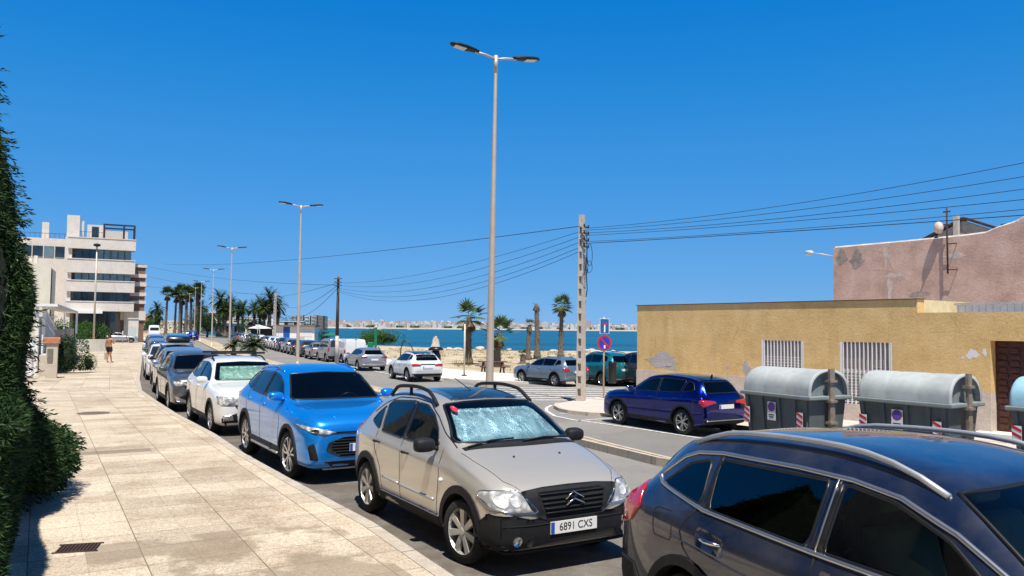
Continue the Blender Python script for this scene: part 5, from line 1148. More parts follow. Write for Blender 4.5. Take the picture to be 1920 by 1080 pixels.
tubeo('arm', [(2.92, OY+.05, 5.50), (2.5, OY-.2, 5.62), (2.1, OY-.45, 5.68)], .025, M_POLE, WL)
bm = bmesh.new(); lathe(bm, [(.03, -.02), (.09, .02), (.115, .2), (.11, .5), (.05, .60)], 14, Matrix.Translation((2.15, OY-.42, 5.68)) @ Matrix.Rotation(R(-32), 4, 'Z') @ Matrix.Rotation(R(-84), 4, 'Y')); link_mesh('lamp_head', bm, simple('pale_lamp_head', (.5, .55, .55), .4), WL, True)
# ------------------------------------------------------------------ apartment block on the left and neighbours
def frameA(name, o, label, cat, group=None):
    return thing(name, (o[0], o[1], 0), math.atan2(RA.y, RA.x), label, cat, group)     # local x = rA, y = dA
M_TRAV = stone('travertine', (.60, .54, .47), (.72, .66, .58), 1.0); M_CREAM = plaster('cream_render', (.60, .55, .43), (.68, .63, .50), (.74, .69, .56), .5); M_DGL = simple('dark_glazing', (.02, .03, .035), .06, var=.5, scale=.6, spec=.8); M_LGL = simple('pale_glazing', (.12, .18, .20), .1, var=.3, scale=.8, spec=.8)
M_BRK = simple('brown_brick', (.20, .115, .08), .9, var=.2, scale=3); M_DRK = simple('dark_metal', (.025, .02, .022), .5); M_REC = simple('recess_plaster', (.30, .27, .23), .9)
D0 = 112.; ox = (118-960)/1500*D0
AB = frameA('apartment_block', (ox, D0-.0), 'four storey beige apartment block with long balcony bands', 'building')
Wd = 8.4
z0 = 2.22-.27
def zz_(py): return CAM_H+(608.5-py)/1500*(D0+2)
bands = [(448, 468), (488, 513), (528, 548), (567, 584)]     # parapet bands (top, bottom) in the photograph's rows, turned into heights
bands = [(zz_(a), zz_(b)) for a, b in bands]
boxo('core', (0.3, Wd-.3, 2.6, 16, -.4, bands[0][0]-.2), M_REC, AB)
boxo('side_wall', (0, .9, .0, 16, -.4, bands[0][0]+.01), M_TRAV, AB); boxo('side_wall', (Wd-.6, Wd, 2.0, 16, -.4, bands[0][0]-.05), M_TRAV, AB)
rnd = random.Random(3)
for i, (zt, zb) in enumerate(bands):
    boxo('balcony_band', (.4, Wd+.6 if i else Wd+.6, -.35, 2.3, zb, zt), M_TRAV, AB); boxo('balcony_coping', (.35, Wd+.65, -.42, .0, zt+.002, zt+.12), M_TRAV, AB)
    below = bands[i+1][0] if i < 3 else -.3
    n = 8
    for k in range(n):
        x0 = 1.3+(Wd-1.2)*k/n if i < 3 else 1.3+(Wd-3)*k/n
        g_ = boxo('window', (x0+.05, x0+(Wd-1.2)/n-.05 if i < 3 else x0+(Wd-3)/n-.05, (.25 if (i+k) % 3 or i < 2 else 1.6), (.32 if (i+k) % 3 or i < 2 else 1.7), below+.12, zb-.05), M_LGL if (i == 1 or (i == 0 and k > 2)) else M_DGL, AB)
        boxo('mullion', (x0-.035, x0+.035, .2, .34, below+.121, zb-.01), M_DRK, AB)
    boxo('inner_wall', (.9, 1.3, 1.8, 2.2, below+.13, zb-.01), M_TRAV, AB)  # short wall inside each recess, same travertine as the bands
boxo('awning', (.8, 5.0, -1.4, -.36, bands[3][1]-.35, bands[3][1]+.0), M_WHT, AB)
zt = bands[0][0]
boxo('penthouse', (2.6, 4.7, 3, 9, zt, zz_(418)), M_TRAV, AB); boxo('penthouse_window', (3.2, 4.1, 2.93, 2.99, zt+.3, zt+2.0), M_DGL, AB); boxo('chimney', (.1, 1.7, 1.0, 3.5, zt+.02, zz_(405)), M_TRAV, AB); boxo('chimney', (1.9, 2.2, 3, 3.5, zt+.02, zz_(412)), M_TRAV, AB)
boxo('pergola_beam', (4.7, Wd+.5, .5, .7, zz_(421), zz_(418)), M_DRK, AB); boxo('pergola_beam', (4.7, Wd+.5, 5.5, 5.7, zz_(421), zz_(418)), M_DRK, AB)
for x in (4.7, 7.3, Wd+.3):
    for y in (.5, 5.5): boxo('pergola_post', (x, x+.22, y, y+.2, zt+.14, zz_(421)-.002), M_DRK, AB)
    boxo('pergola_beam', (x, x+.2, .72, 5.48, zz_(421)+.0, zz_(418.5)), M_DRK, AB)
boxo('terrace_wall', (4.8, 8.0, 6.5, 7, zt+.14, zt+1.9), M_TRAV, AB)
for k in range(6): boxo('terrace_railing', (1.8+k*.55, 1.83+k*.55, .1, .13, zt+.13, zt+.9), M_DRK, AB)
boxo('terrace_handrail', (1.75, 4.7, .09, .14, zt+.9, zt+.94), M_DRK, AB)
# recessed left wing
boxo('left_wing', (-7, -.02, 4, 16, -.4, zz_(447)), M_TRAV, AB)
for (a, b) in ((462, 482),): 
    for k in range(4): boxo('window', (-5.6+k*1.4, -4.35+k*1.4, 3.9, 3.98, zz_(b), zz_(a)), M_DGL if k != 2 else M_LGL, AB)
boxo('chimney', (-3.3, -2.4, 6, 7, zz_(447), zz_(414)), M_TRAV, AB); boxo('wing_handrail', (-6.5, -.1, 4.05, 4.1, zz_(438), zz_(437.3)), M_DRK, AB)
for k in range(11): boxo('terrace_railing', (-6.5+k*.62, -6.46+k*.62, 4.05, 4.1, zz_(447), zz_(438)), M_DRK, AB)
# banded brick block to its right
BB = frameA('brick_block', (-55.9, 118.0), 'narrow block banded in brown brick and pale stone beside the apartment block', 'building')
bz = [(zz_(492), zz_(497)), (zz_(510), zz_(517)), (zz_(526), zz_(534)), (zz_(546), zz_(553)), (zz_(562), zz_(568)), (zz_(582), zz_(600))]
boxo('brick_core', (-1.5, 1.55, .1, 9, -.3, zz_(491)), M_BRK, BB)
for a, b in bz: boxo('stone_band', (-1.6, 1.75, -.1, 9.2, b, a), M_TRAV, BB)
# cream house side wall in front
CH_ = frameA('cream_house', (-52.6, 84.5), 'plain cream rendered house end wall between the hedge and the apartment block', 'building')
def zc(py): return CAM_H+(608-py)/1500*85.5
bm = bmesh.new(); prism(bm, [(-3, -.3), (-3, zc(480)), (.4, zc(488)), (3.3, zc(502)), (3.3, -.3)], Matrix.Translation((0, 8, 0)) @ MXZ, 8); link_mesh('wall', bm, M_CREAM, CH_)
for k in (0, 1): boxo('chimney', (1.0+k*.5, 1.35+k*.5, 2, 2.5, zc(499), zc(479-k)), M_CREAM, CH_)
boxo('drainpipe', (3.32, 3.4, .3, .4, 0, zc(505)), M_DRK, CH_)
# ------------------------------------------------------------------ vegetation
def leaf_mat(name, a, b, c_=None, rough=.6):
    if name in MATS: return MATS[name]
    n = NT(name); g = n.new('ShaderNodeNewGeometry'); r_ = g.outputs['Random Per Island']
    st = [(.0, a), (.6, b)]+([(1., c_)] if c_ else [])
    n.base(n.ramp(r_, st)); n.set(Roughness=rough, Specular_IOR_Level=.12); MATS[name] = n.m; return n.m
class VB:
    """fast collector of loose leaf faces"""
    def __init__(s): s.v = []; s.f = []
    def leaf(s, p, d, nrm, L, w_):
        side = d.cross(nrm)
        if side.length < 1e-4: side = d.orthogonal()
        side = side.normalized()*w_/2; k = len(s.v); mid = p+d*L*.45
        s.v += [p, mid+side, p+d*L, mid-side]; s.f.append((k, k+1, k+2, k+3))
    def tri(s, a, b, c_): k = len(s.v); s.v += [a, b, c_]; s.f.append((k, k+1, k+2))
    def build(s, name, mat, parent=None):
        me = bpy.data.meshes.new(name); me.from_pydata([tuple(v) for v in s.v], [], s.f); me.materials.append(mat)
        o = bpy.data.objects.new(name, me); COL.objects.link(o); o.parent = parent; return o
def rv(rnd):
    while 1:
        v = Vector((rnd.uniform(-1, 1), rnd.uniform(-1, 1), rnd.uniform(-1, 1)))
        if .05 < v.length < 1: return v.normalized()
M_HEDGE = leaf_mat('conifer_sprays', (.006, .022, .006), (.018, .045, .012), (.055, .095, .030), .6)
M_SHRUB = leaf_mat('shrub_leaves', (.018, .06, .010), (.05, .13, .02), (.10, .20, .035))
M_PALM = leaf_mat('palm_leaves', (.03, .055, .018), (.075, .12, .035), (.15, .19, .07)); M_DEAD = leaf_mat('dead_fronds', (.06, .04, .025), (.14, .10, .06), (.24, .18, .11), .9)
M_FOL = leaf_mat('dark_foliage', (.012, .032, .010), (.03, .065, .02), (.05, .095, .03)); M_TRUNK = simple('palm_trunk', (.15, .115, .08), .95, var=.45, scale=9, bump=.8); M_BARK = simple('bark', (.09, .07, .05), .95, var=.35, scale=8, bump=.6)
# clipped conifer hedge that frames the left edge
def hedge_top(s_): return 1.5+4.4*ss((s_-9.0)/1.5)
def hedge_lat(s_, z):
    zs_ = [0, .35, .8, 1.6, 2.5, 3.3, 4.3, 5.2, 6.2]; ls = [-.28, -.16, -.02, .02, .02, -.13, -.34, -.52, -.75]
    l = float(np.interp(z, zs_, ls))*(s_/11.5)
    l += .50*math.exp(-((s_-12.1)/1.5)**2)*math.exp(-((z-.60)/.58)**2)
    if s_ > 11.6: l -= (s_-11.6)**2*(.55 if z > 1.1 else .25)
    return l-.020*s_*min(1, z/1.6)-.06*ss((9.6-s_)/1.5)+.05*math.sin(s_*2.3+z*1.7)+.04*math.sin(z*4.1+s_)
HG = thing('hedge', (0, 0, 0), 0, 'very dark clipped conifer hedge taller than a person at the left edge', 'hedge')
rnd = random.Random(11); vb = VB()
for i in range(125000):
    s_ = rnd.uniform(6.9, 13.4); z = rnd.uniform(.32 if s_ < 10.8 else .28, hedge_top(s_))
    dep = -abs(rnd.gauss(0, .10))+.03; l = hedge_lat(s_, z)+dep
    p = DB*s_+RB*l+Vector((0, 0, z))
    out_ = (RB*.8+Vector((0, 0, -.25))+rv(rnd)*.8+DB*rnd.uniform(-.5, .5)).normalized()
    vb.leaf(p, out_, rv(rnd), rnd.uniform(.03, .095), rnd.uniform(.008, .018))
for i in range(22000):   # top slope and far end
    s_ = rnd.uniform(6.9, 13.2); z = hedge_top(s_)-.05; l = rnd.uniform(-1.6, hedge_lat(s_, z)); p = DB*s_+RB*l+Vector((0, 0, z+rnd.uniform(-.15, .05)))
    vb.leaf(p, (Vector((0, 0, .6))+rv(rnd)).normalized(), rv(rnd), rnd.uniform(.04, .11), rnd.uniform(.01, .02))
for i in range(900):   # looser sprays that stick out
    s_ = rnd.uniform(10.4, 13.0); z = rnd.choice((rnd.uniform(.25, 1.0), rnd.uniform(.3, 5.8))); l = hedge_lat(s_, z); p = DB*s_+RB*l+Vector((0, 0, z)); d = (RB*.8+Vector((0, 0, -.45))+rv(rnd)*.5).normalized()
    for k in range(9): vb.leaf(p+d*.025*k, (d+rv(rnd)*.6).normalized(), rv(rnd), .07, .02)
vb.build('foliage', M_HEDGE, HG)
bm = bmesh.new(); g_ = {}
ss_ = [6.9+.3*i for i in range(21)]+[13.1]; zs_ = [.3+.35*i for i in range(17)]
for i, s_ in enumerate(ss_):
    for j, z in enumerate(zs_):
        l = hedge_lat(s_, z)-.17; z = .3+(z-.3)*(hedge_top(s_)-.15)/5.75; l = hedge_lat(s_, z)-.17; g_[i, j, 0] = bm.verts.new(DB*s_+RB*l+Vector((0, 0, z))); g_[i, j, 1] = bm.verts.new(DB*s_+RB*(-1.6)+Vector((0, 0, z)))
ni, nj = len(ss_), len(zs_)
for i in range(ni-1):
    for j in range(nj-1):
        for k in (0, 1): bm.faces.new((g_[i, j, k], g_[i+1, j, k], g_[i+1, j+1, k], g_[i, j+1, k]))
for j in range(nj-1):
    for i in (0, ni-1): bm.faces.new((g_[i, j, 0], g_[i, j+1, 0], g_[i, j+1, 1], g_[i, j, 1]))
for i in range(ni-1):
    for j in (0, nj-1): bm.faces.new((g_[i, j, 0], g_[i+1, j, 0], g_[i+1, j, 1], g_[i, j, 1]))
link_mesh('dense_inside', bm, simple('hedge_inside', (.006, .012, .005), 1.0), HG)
bm = bmesh.new(); M_ = Matrix(((DB.x, RB.x, 0, 0), (DB.y, RB.y, 0, 0), (0, 0, 1, 0), (0, 0, 0, 1)))
box(bm, 4.5, 11.4, -.45, -.20, -.1, .42, M_); tag(link_mesh('garden_wall', bm, M_KERBB), 'low stone garden wall under the dark hedge', 'wall')
bm = bmesh.new(); box(bm, 11.6, 12.1, -.3, .12, -.1, .55, M_); tag(link_mesh('wall_pillar', bm, M_BRK), 'short dark pillar half hidden at the end of the hedge', 'pillar')
def palm(label, x, y, h, rad, kind='fan', n=26, dead=8, tr=.2, z=None, seed=0, group=None, copy=None, crown=True):
    z = (zg(x, y)-.05) if z is None else z
    if copy:
        o = copy_tree(copy[0]); o.location = (x, y, z); k = h/copy[1]; o.scale = (k, k, k); o.rotation_euler.z = seed*1.3; tag(o, label, None, group); return o
    t = thing('palm_tree', (x, y, z), 0, label, 'palm tree', group); rnd = random.Random(seed+100)
    lx, ly = rnd.uniform(-.03, .03)*h, rnd.uniform(-.03, .03)*h
    pts = []; rr = []
    for i in range(15):
        t_ = i/14; pts.append((lx*t_**2, ly*t_**2, h*t_)); rr.append(tr*(1.35-.5*min(1, t_*6) if t_ < .17 else .85-.25*t_)*(1+.10*(i % 2))+rnd.uniform(0, .02))
    tubeo('trunk', pts, rr, M_TRUNK, t, 10); top = Vector(pts[-1])
    vb = VB(); vd = VB()
    for i in range(int(h*22)):     # old leaf bases on the trunk
        a = rnd.uniform(0, 6.28); zz = h*rnd.uniform(.05, 1); q = Vector((lx*(zz/h)**2, ly*(zz/h)**2, zz)); d = Vector((math.cos(a), math.sin(a), .9)).normalized(); vd.leaf(q+Vector((math.cos(a), math.sin(a), 0))*tr*.7, d, rv(rnd), .12+.4*tr, .06)
    def frond(b, i, deadf):
        a = i*2.39996+rnd.uniform(-.2, .2); el = rnd.uniform(-1.35, -.9) if deadf else math.radians(rnd.uniform(-28 if h > 1.5 else 15, 82)); d = Vector((math.cos(a)*math.cos(el), math.sin(a)*math.cos(el), math.sin(el)))
        if kind == 'fan':
            Lp = rad*rnd.uniform(.40, .6)*(.6 if deadf else 1); q = top+d*Lp; b.leaf(top, d, rv(rnd), Lp, .035+.01*rad)
            nrm = d.cross(Vector((0, 0, 1))).normalized() if abs(d.z) < .98 else Vector((1, 0, 0)); upv = nrm.cross(d); nb = 13
            for k in range(nb):
                ang = (k/(nb-1)-.5)*math.radians(200 if not deadf else 80); dd = (d*math.cos(ang)+nrm*math.sin(ang)).normalized(); L = rad*.58*(1-.25*abs(k/(nb-1)-.5)); dd = (dd+Vector((0, 0, -.22 if not deadf else -.6))).normalized()
                b.leaf(q, dd, upv+rv(rnd)*.4, L*rnd.uniform(.85, 1.1), rad*.085)
        else:
            q = Vector(top); dd = Vector(d); L = rad*rnd.uniform(.85, 1.1); ns = 14
            for k in range(ns):
                q2 = q+dd*L/ns; b.leaf(q, dd, rv(rnd), L/ns*1.3, .05)
                side = dd.cross(Vector((0, 0, 1))).normalized() if abs(dd.z) < .98 else Vector((1, 0, 0))
                for sg in (-1, 1):
                    for m_ in (0, .5): b.leaf(q+dd*L/ns*m_, (side*sg+dd*.6+Vector((0, 0, -.15))).normalized(), Vector((0, 0, 1)), rad*.26*math.sin(math.pi*(.12+.8*k/ns)), .085*rad/2)
                q = q2; dd = (dd+Vector((0, 0, -.11-(.15 if deadf else 0)))).normalized()
    if crown:
        for i in range(n): frond(vb, i, False)
    for i in range(dead): frond(vd, i*3+1, True)
    if vb.v: vb.build('crown', M_PALM, t)
    vd.build('dead_fronds', M_DEAD, t)
    return t
BPG = 'wind-worn palms on the beach'
palm('shaggy palm with sparse crown standing on the sand left of the tall lamp pole', -3.35, 62.7, 3.75, 1.6, 'fan', 15, 12, .29, -.62, 1, BPG)
palm('tall nearly dead palm trunk with brown stub on top behind the blue grey hatchback', 2.43, 75.5, 5.2, .9, 'fan', 0, 16, .27, -.62, 2, BPG, crown=False)
palm('shorter dead palm trunk with a small green sprout beside the tall dead one', 1.55, 73.5, 3.2, .8, 'fan', 4, 9, .24, -.62, 3, BPG)
palm('palm with round green crown on the sand beside the concrete pole', 4.85, 79, 5.1, 1.35, 'fan', 24, 9, .26, -.62, 4, BPG)
palm('low messy palm half hidden by the tall lamp pole behind the picnic table', -1.0, 60.5, 2.5, 1.5, 'fan', 14, 9, .24, -.62, 5, BPG)
palm('second low palm close behind the picnic table palm', -1.25, 63, 1.2, 1.1, 'date', 14, 0, .2, -.62, 6, BPG)
palm('tiny palm stump with a tuft of leaves between picnic table and dead palm', .95, 65.5, .75, .55, 'fan', 7, 2, .28, -.62, 7, BPG)
MPG = 'young palms planted in the median'
palm('small young palm in the median beyond the white SUV', -24.3, 70.2, .7, .95, 'date', 60, 0, .2, -.35, 8, MPG)
palm('larger young palm in the median behind the roof bars of the white SUV', -18.9, 59.0, 1.0, 1.15, 'date', 70, 4, .22, -.35, 9, MPG)
WP = palm('tall fan palm of the dense group on the far median, first from the left', -89.8, 208, 10.8, 2.2, 'fan', 34, 34, .36, -.5, 10, 'tall fan palms on the far median')
for i, (x, y, h) in enumerate(((-88.3, 210, 10.2), (-87.5, 212, 9.6), (-86.2, 208, 11.4), (-85.6, 214, 10.6), (-84.1, 207, 11.3), (-83.0, 211, 11.9), (-81.3, 206, 11.0))):
    palm('tall fan palm of the dense group on the far median, %s from the left' % ['second', 'third', 'fourth', 'fifth', 'sixth', 'seventh', 'eighth'][i], x, y, h, 2.3, z=-.5, seed=i, group='tall fan palms on the far median', copy=(WP, 10.8))
DPG = 'date palms on the sea side far up the road'
DP = palm('feathery date palm behind the fourth lamp post', -72, 200, 7.4, 2.7, 'date', 60, 14, .42, -.5, 20, DPG)
for i, (px, D, h) in enumerate(((412, 185, 8.4), (434, 190, 7.6), (424, 175, 6.0), (448, 180, 6.0), (478, 175, 6.4), (488, 180, 7.2), (506, 170, 8.3), (522, 175, 6.9), (497, 165, 6.2), (456, 200, 7.0), (375, 225, 7.8), (295, 240, 7.4), (285, 250, 5.6), (300, 230, 5.2))):
    palm('feathery date palm %s' % ['with the tallest crown behind the fourth lamp post', 'just left of the third lamp post', 'with a low crown among the cars', 'directly behind the third lamp post', 'above the dark awning', 'rising over the white square sign', 'beside the distant concrete pole', 'just right of the distant concrete pole', 'left of the distant concrete pole',
         'between the third lamp post and the awning', 'by the pink villa', 'beside the brick block, tallest', 'beside the brick block, leftmost', 'beside the brick block, rightmost'][i], (px-960)/1500*D, D, h, 2.7, z=-.4, seed=i+1, group=DPG, copy=(DP, 7.4))
def bush(name, label, cat, cx, cy, z0, rx, ry, h, n, size, mat, seed, lobes=7, group=None, trunk=0):
    t = thing(name, (cx, cy, z0), 0, label, cat, group); rnd = random.Random(seed); vb = VB(); L = [(rnd.uniform(-.62, .62)*rx, rnd.uniform(-.55, .55)*ry, trunk+(h-trunk)*rnd.uniform(.30, .62), rnd.uniform(.38, .6)) for _ in range(lobes)]
    for i in range(n):
        lx, ly, lz, k = L[i % lobes]; d = rv(rnd); q = Vector((lx+d.x*rx*k, ly+d.y*ry*k, lz+d.z*(h-trunk)*k*.85))*1.0
        q += rv(rnd)*size*rnd.random()*2
        if q.z < .05: q.z = .05+rnd.random()*.2
        if q.z > h*1.08: q.z = h
        vb.leaf(q, rv(rnd), rv(rnd), size*rnd.uniform(.7, 1.5), size*.6)
    vb.build('leaves' if not trunk else 'crown', mat, t)
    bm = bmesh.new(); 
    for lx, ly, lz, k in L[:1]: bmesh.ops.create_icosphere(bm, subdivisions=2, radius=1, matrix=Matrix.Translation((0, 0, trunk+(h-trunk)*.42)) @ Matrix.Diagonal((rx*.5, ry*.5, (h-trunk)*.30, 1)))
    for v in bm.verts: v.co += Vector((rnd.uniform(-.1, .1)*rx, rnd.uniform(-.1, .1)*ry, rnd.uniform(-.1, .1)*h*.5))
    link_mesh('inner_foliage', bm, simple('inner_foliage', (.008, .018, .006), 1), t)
    if trunk: tubeo('trunk', [(0, 0, -.2), (.1, 0, trunk*.6), (0, 0, trunk+(h-trunk)*.3)], [.3, .24, .15], M_BARK, t, 8)
    return t
bush('shrub', 'wide rounded green shrub on the bluff above the sea', 'shrub', -20.9, 133, -.75, 4.0, 2.2, 2.7, 5200, .16, M_SHRUB, 1, 9)
bush('shrub', 'lower green shrub at the left of the wide shrub by the sea', 'shrub', -24.6, 134, -.75, 2.0, 1.6, 2.0, 2000, .16, M_SHRUB, 2, 5)
bush('shrub', 'dark scrub beside the white kiosk', 'shrub', -35.5, 152, -.8, 1.4, 1.2, 2.3, 1400, .16, M_FOL, 3, 5)
bush('broadleaf_tree', 'round dark tree by the fourth lamp post', 'tree', -69.5, 183, -.5, 3.9, 3.0, 6.0, 5200, .22, M_FOL, 4, 9, None, 1.5)
bush('broadleaf_tree', 'dark narrow tree left of the pink villa', 'tree', -86, 220, -.5, 2.2, 2.0, 8.0, 3000, .24, M_FOL, 5, 7, None, 1.5)
bush('broadleaf_tree', 'low green tree below the date palms', 'tree', -57.5, 178, -.5, 2.8, 2.2, 4.5, 2600, .22, M_FOL, 6, 7, None, 1.0)
bush('broadleaf_tree', 'low green tree beside the brick block', 'tree', -104, 232, -.5, 4, 3, 5, 2600, .25, M_SHRUB, 7, 7, None, 1.2)
bush('hedge', 'bright green hedge above the planter wall before the apartment block', 'hedge', -40.5, 71.5, .35, 3.0, 1.6, 2.3, 8000, .10, M_SHRUB, 8, 12)
bush('hedge', 'second mass of bright green hedge at the pavement side of the planter', 'hedge', -37.3, 72.0, .35, 1.5, 1.3, 2.15, 3600, .10, M_SHRUB, 9, 7)
bush('potted_shrub', 'leafy shrub in a terracotta pot by the garden steps', 'potted plant', -34.0, 61.0, .15, .55, .55, 1.6, 5000, .08, M_SHRUB, 10, 9)
bush('climbing_plant', 'dark climbing plant hanging behind the cream gate pillar', 'plant', -20.9, 37.6, -.05, .75, .6, 1.75, 8000, .07, M_FOL, 11, 10)
bush('climbing_plant', 'bright leafy plant spilling onto the pavement behind the pillar', 'plant', -20.3, 38.6, -.05, .42, .4, .85, 1000, .07, M_SHRUB, 12, 4)
bush('shrub', 'pale green garden bush behind the white stair railing', 'shrub', -27.5, 46.5, .8, 1.4, 1.0, 1.9, 2200, .09, M_SHRUB, 13, 6)
# dry tufts on the beach
rnd = random.Random(5); vb = VB()
for i in range(420):
    y = rnd.uniform(52, 104); x = -.15*(y-50)+rnd.uniform(-22, 14)
    if x < -.43*(y-60)-5: continue
    z = zbase(x, y)
    for k in range(9): a = rnd.uniform(0, 6.28); vb.leaf(Vector((x+rnd.gauss(0, .18), y+rnd.gauss(0, .18), z)), Vector((math.cos(a)*.5, math.sin(a)*.5, 1)).normalized(), rv(rnd), rnd.uniform(.10, .30), .05)
tag(vb.build('dry_grass', leaf_mat('dry_grass', (.14, .11, .05), (.28, .21, .10), (.18, .18, .07), .9)), kind='stuff')
rnd = random.Random(6)
RS = bmesh.new(); bmesh.ops.create_icosphere(RS, subdivisions=2, radius=1)
for v in RS.verts: v.co *= 1+rnd.uniform(-.2, .2)
RK = link_mesh('rock', RS, stone('pale_rock', (.40, .34, .26), (.58, .51, .41), 3), None, False)
for i in range(14):
    o = RK if i == 0 else RK.copy()
    if i: COL.objects.link(o)
    y = rnd.uniform(92, 108); x = rnd.uniform(-16, 14); k = rnd.uniform(.25, .7); o.location = (x, y, zbase(x, y)+k*.15); o.scale = (k*1.5, k, k*.55); o.rotation_euler.z = rnd.uniform(0, 6); tag(o, 'pale weathered rock along the edge of the bluff above the sea', 'rock', 'rocks along the bluff')
t = thing('stone_cone', (-10.6, 112, zbase(-10.6, 112)), 0, 'pale pointed rock stack standing by the water', 'rock'); bm = bmesh.new(); lathe(bm, [(.8, -.3), (.72, .3), (.5, .8), (.36, 1.2), (.2, 1.5), (.08, 1.6)], 9)
for v in bm.verts: v.co += Vector((rnd.uniform(-.12, .12), rnd.uniform(-.12, .12), rnd.uniform(-.1, .1)))
link_mesh('stone', bm, stone('pale_rock_b', (.45, .38, .30), (.62, .55, .45), 2), t)
# ------------------------------------------------------------------ the town across the bay
def town_mat(i):
    n = NT('town_facade'); o = n.obj(); q = n.xyz(o); rnd = random.Random(i)
    wall = rnd.choice(((.52, .49, .45), (.60, .58, .55), (.46, .41, .36), (.54, .50, .43), (.42, .39, .37), (.64, .62, .60), (.46, .37, .31)))
    def grid(v, per, duty): return n.math('LESS_THAN', n.math('FRACT', n.math('DIVIDE', v, per)), duty)
    w_ = n.math('MULTIPLY', grid(q[2], 3.1, .5), grid(n.math('ADD', q[0], q[1]), rnd.choice((2.8, 3.6, 5.0)), rnd.choice((.45, .6, .8))))
    n.base(n.mix(n.math('MULTIPLY', w_, .8), wall, (.16, .18, .20))); n.set(Roughness=.85); return n.m
TM = [town_mat(i) for i in range(8)]; TG = 'small pale buildings of the town across the bay'
rnd = random.Random(21)
HZ = 616
def town(name, x, y, w_, d, h, mt, z=None, label=None, group=TG):
    bm = bmesh.new(); z = zfar_at(y) if z is None else z
    box(bm, -w_/2, w_/2, 0, d, -3, h); k = rnd.uniform(.2, .5)
    if h > 9: box(bm, -w_*k, -w_*k+w_*.4, d*.2, d*.7, h-.003, h+rnd.uniform(2, 3.5))
    o = link_mesh(name, bm, mt, None, False, (x, y, z), rnd.uniform(-.25, .25)); tag(o, label or 'small pale flat-roofed building in the town across the bay', 'building', group); return o
def zfar_at(y): return float(np.interp(y, [p[0] for p in prof2], [p[1] for p in prof2]))
prof2 = [(2860, -4.2), (2900, -.2), (2960, 1.8), (3200, 9), (3600, 22), (4200, 24)]
rows_ = ((2965, 100, 7, 15), (3110, 72, 8, 14), (3330, 60, 9, 15), (3620, 46, 7, 12))
for (y, n, h0, h1) in rows_:
    xa, xb = -.262*y, .172*y
    for i in range(n):
        x = xa+(xb-xa)*(i+.5)/n+rnd.uniform(-5, 5); fade = 1.0 if x < .0 else max(.55, 1-.5*(x/(.16*y)))
        town('town_building', x, y+rnd.uniform(-30, 30), rnd.uniform(9, 26), rnd.uniform(10, 18), rnd.uniform(h0, h1)*fade, rnd.choice(TM))
town('tower_block', -.004*2990+0, 2990, 26, 15, 31, TM[6], None, 'stepped pinkish tower block standing above the far town left of the sign post', None).location.x = .094*2990
town('tower_block', .042*2990, 2995, 24, 14, 24, TM[3], None, 'broad pale block in the far town behind the dead palm', None)
M_FT = leaf_mat('far_tree', (.02, .045, .02), (.05, .08, .035))
for i in range(16):
    x = rnd.uniform(-.25, .15)*2940; bm = bmesh.new()
    for k in range(5): bmesh.ops.create_icosphere(bm, subdivisions=1, radius=rnd.uniform(4, 7), matrix=Matrix.Translation((k*6-12+rnd.uniform(-2, 2), 0, rnd.uniform(2, 5))))
    tag(link_mesh('far_trees', bm, M_FT, None, False, (x, 2945, .5)), kind='stuff')
for i, (px, d) in enumerate(((690, 2300), (745, 2500), (768, 1900), (772, 2050), (800, 2600), (712, 1500), (660, 2450))):
    t = thing('boat', ((px-960)/1500*d, d, SEA_Z), rnd.uniform(0, 3), 'small white moored boat on the bay', 'boat', 'white boats moored across the bay')
    bm = bmesh.new(); prism(bm, [(-6, -1.4), (3, -1.6), (6.5, 0), (3, 1.6), (-6, 1.4)], Matrix.Translation((0, 0, 0)), 1.5); link_mesh('hull', bm, M_WHT, t); boxo('cabin', (-3, 1.5, -1.1, 1.1, 1.5, 2.9), M_WHT, t); tubeo('mast', [(0, 0, 2.9), (0, 0, 7)], .12, M_WHT, t)
# nearer blocks beyond the kiosk
t = thing('apartment_row', (-193, 700, -1), 0, 'row of pale flats with dark vertical strips behind the white kiosk', 'building')
for k in range(5):
    x0 = k*5.9; boxo('block', (x0, x0+4.6, 0, 12, 0, 12.6+(k % 2)*.5), TM[(k*2) % 8] if k != 4 else M_BRK, t); boxo('dark_strip', (x0+4.603, x0+5.897, .8, 12, 0, 12.2), M_DGL, t)
    for z in range(4): boxo('window_band', (x0+.6, x0+4.0, -.06, .0, 1.5+z*3, 2.7+z*3), M_LGL, t)
t = thing('villa', (-95, 246, -.5), .3, 'cream and pink villa with terraces between the palms', 'building')
boxo('lower_floor', (0, 12, 0, 9, 0, 3.4), M_CREAM, t); boxo('terrace_slab', (-.6, 12.6, -1.5, 9.2, 3.402, 3.7), M_WHT, t); boxo('upper_floor', (1.5, 9, 1, 8, 3.702, 6.6), M_PNK, t); boxo('roof', (1, 9.5, .5, 8.5, 6.602, 6.95), M_WHT, t); boxo('tower', (4, 7, 2, 6, 6.952, 8.6), M_WHT, t)
for k in range(4): boxo('window', (1+k*2.8, 2.8+k*2.8, -.06, .0, .8, 2.6), M_DGL, t)
for k in range(3): boxo('window', (2+k*2.2, 3.4+k*2.2, .94, 1.0, 4.3, 6.0), M_DGL, t)
t = thing('white_house', (-116, 300, -.5), .2, 'small white house at the end of the far carriageway', 'building')
boxo('wall', (0, 10, 0, 8, 0, 6), M_WHT, t); boxo('roof', (-.4, 10.4, -.4, 8.4, 6.003, 6.3), M_CREAM, t); boxo('terrace', (-4, -.01, 0, 6, 0, 3.1), M_CREAM, t)
for k in range(3): boxo('window', (1+k*3, 2.6+k*3, -.06, 0, 3.7, 5.2), M_DGL, t); boxo('window', (1+k*3, 2.6+k*3, -.06, 0, .7, 2.5), M_DGL, t)
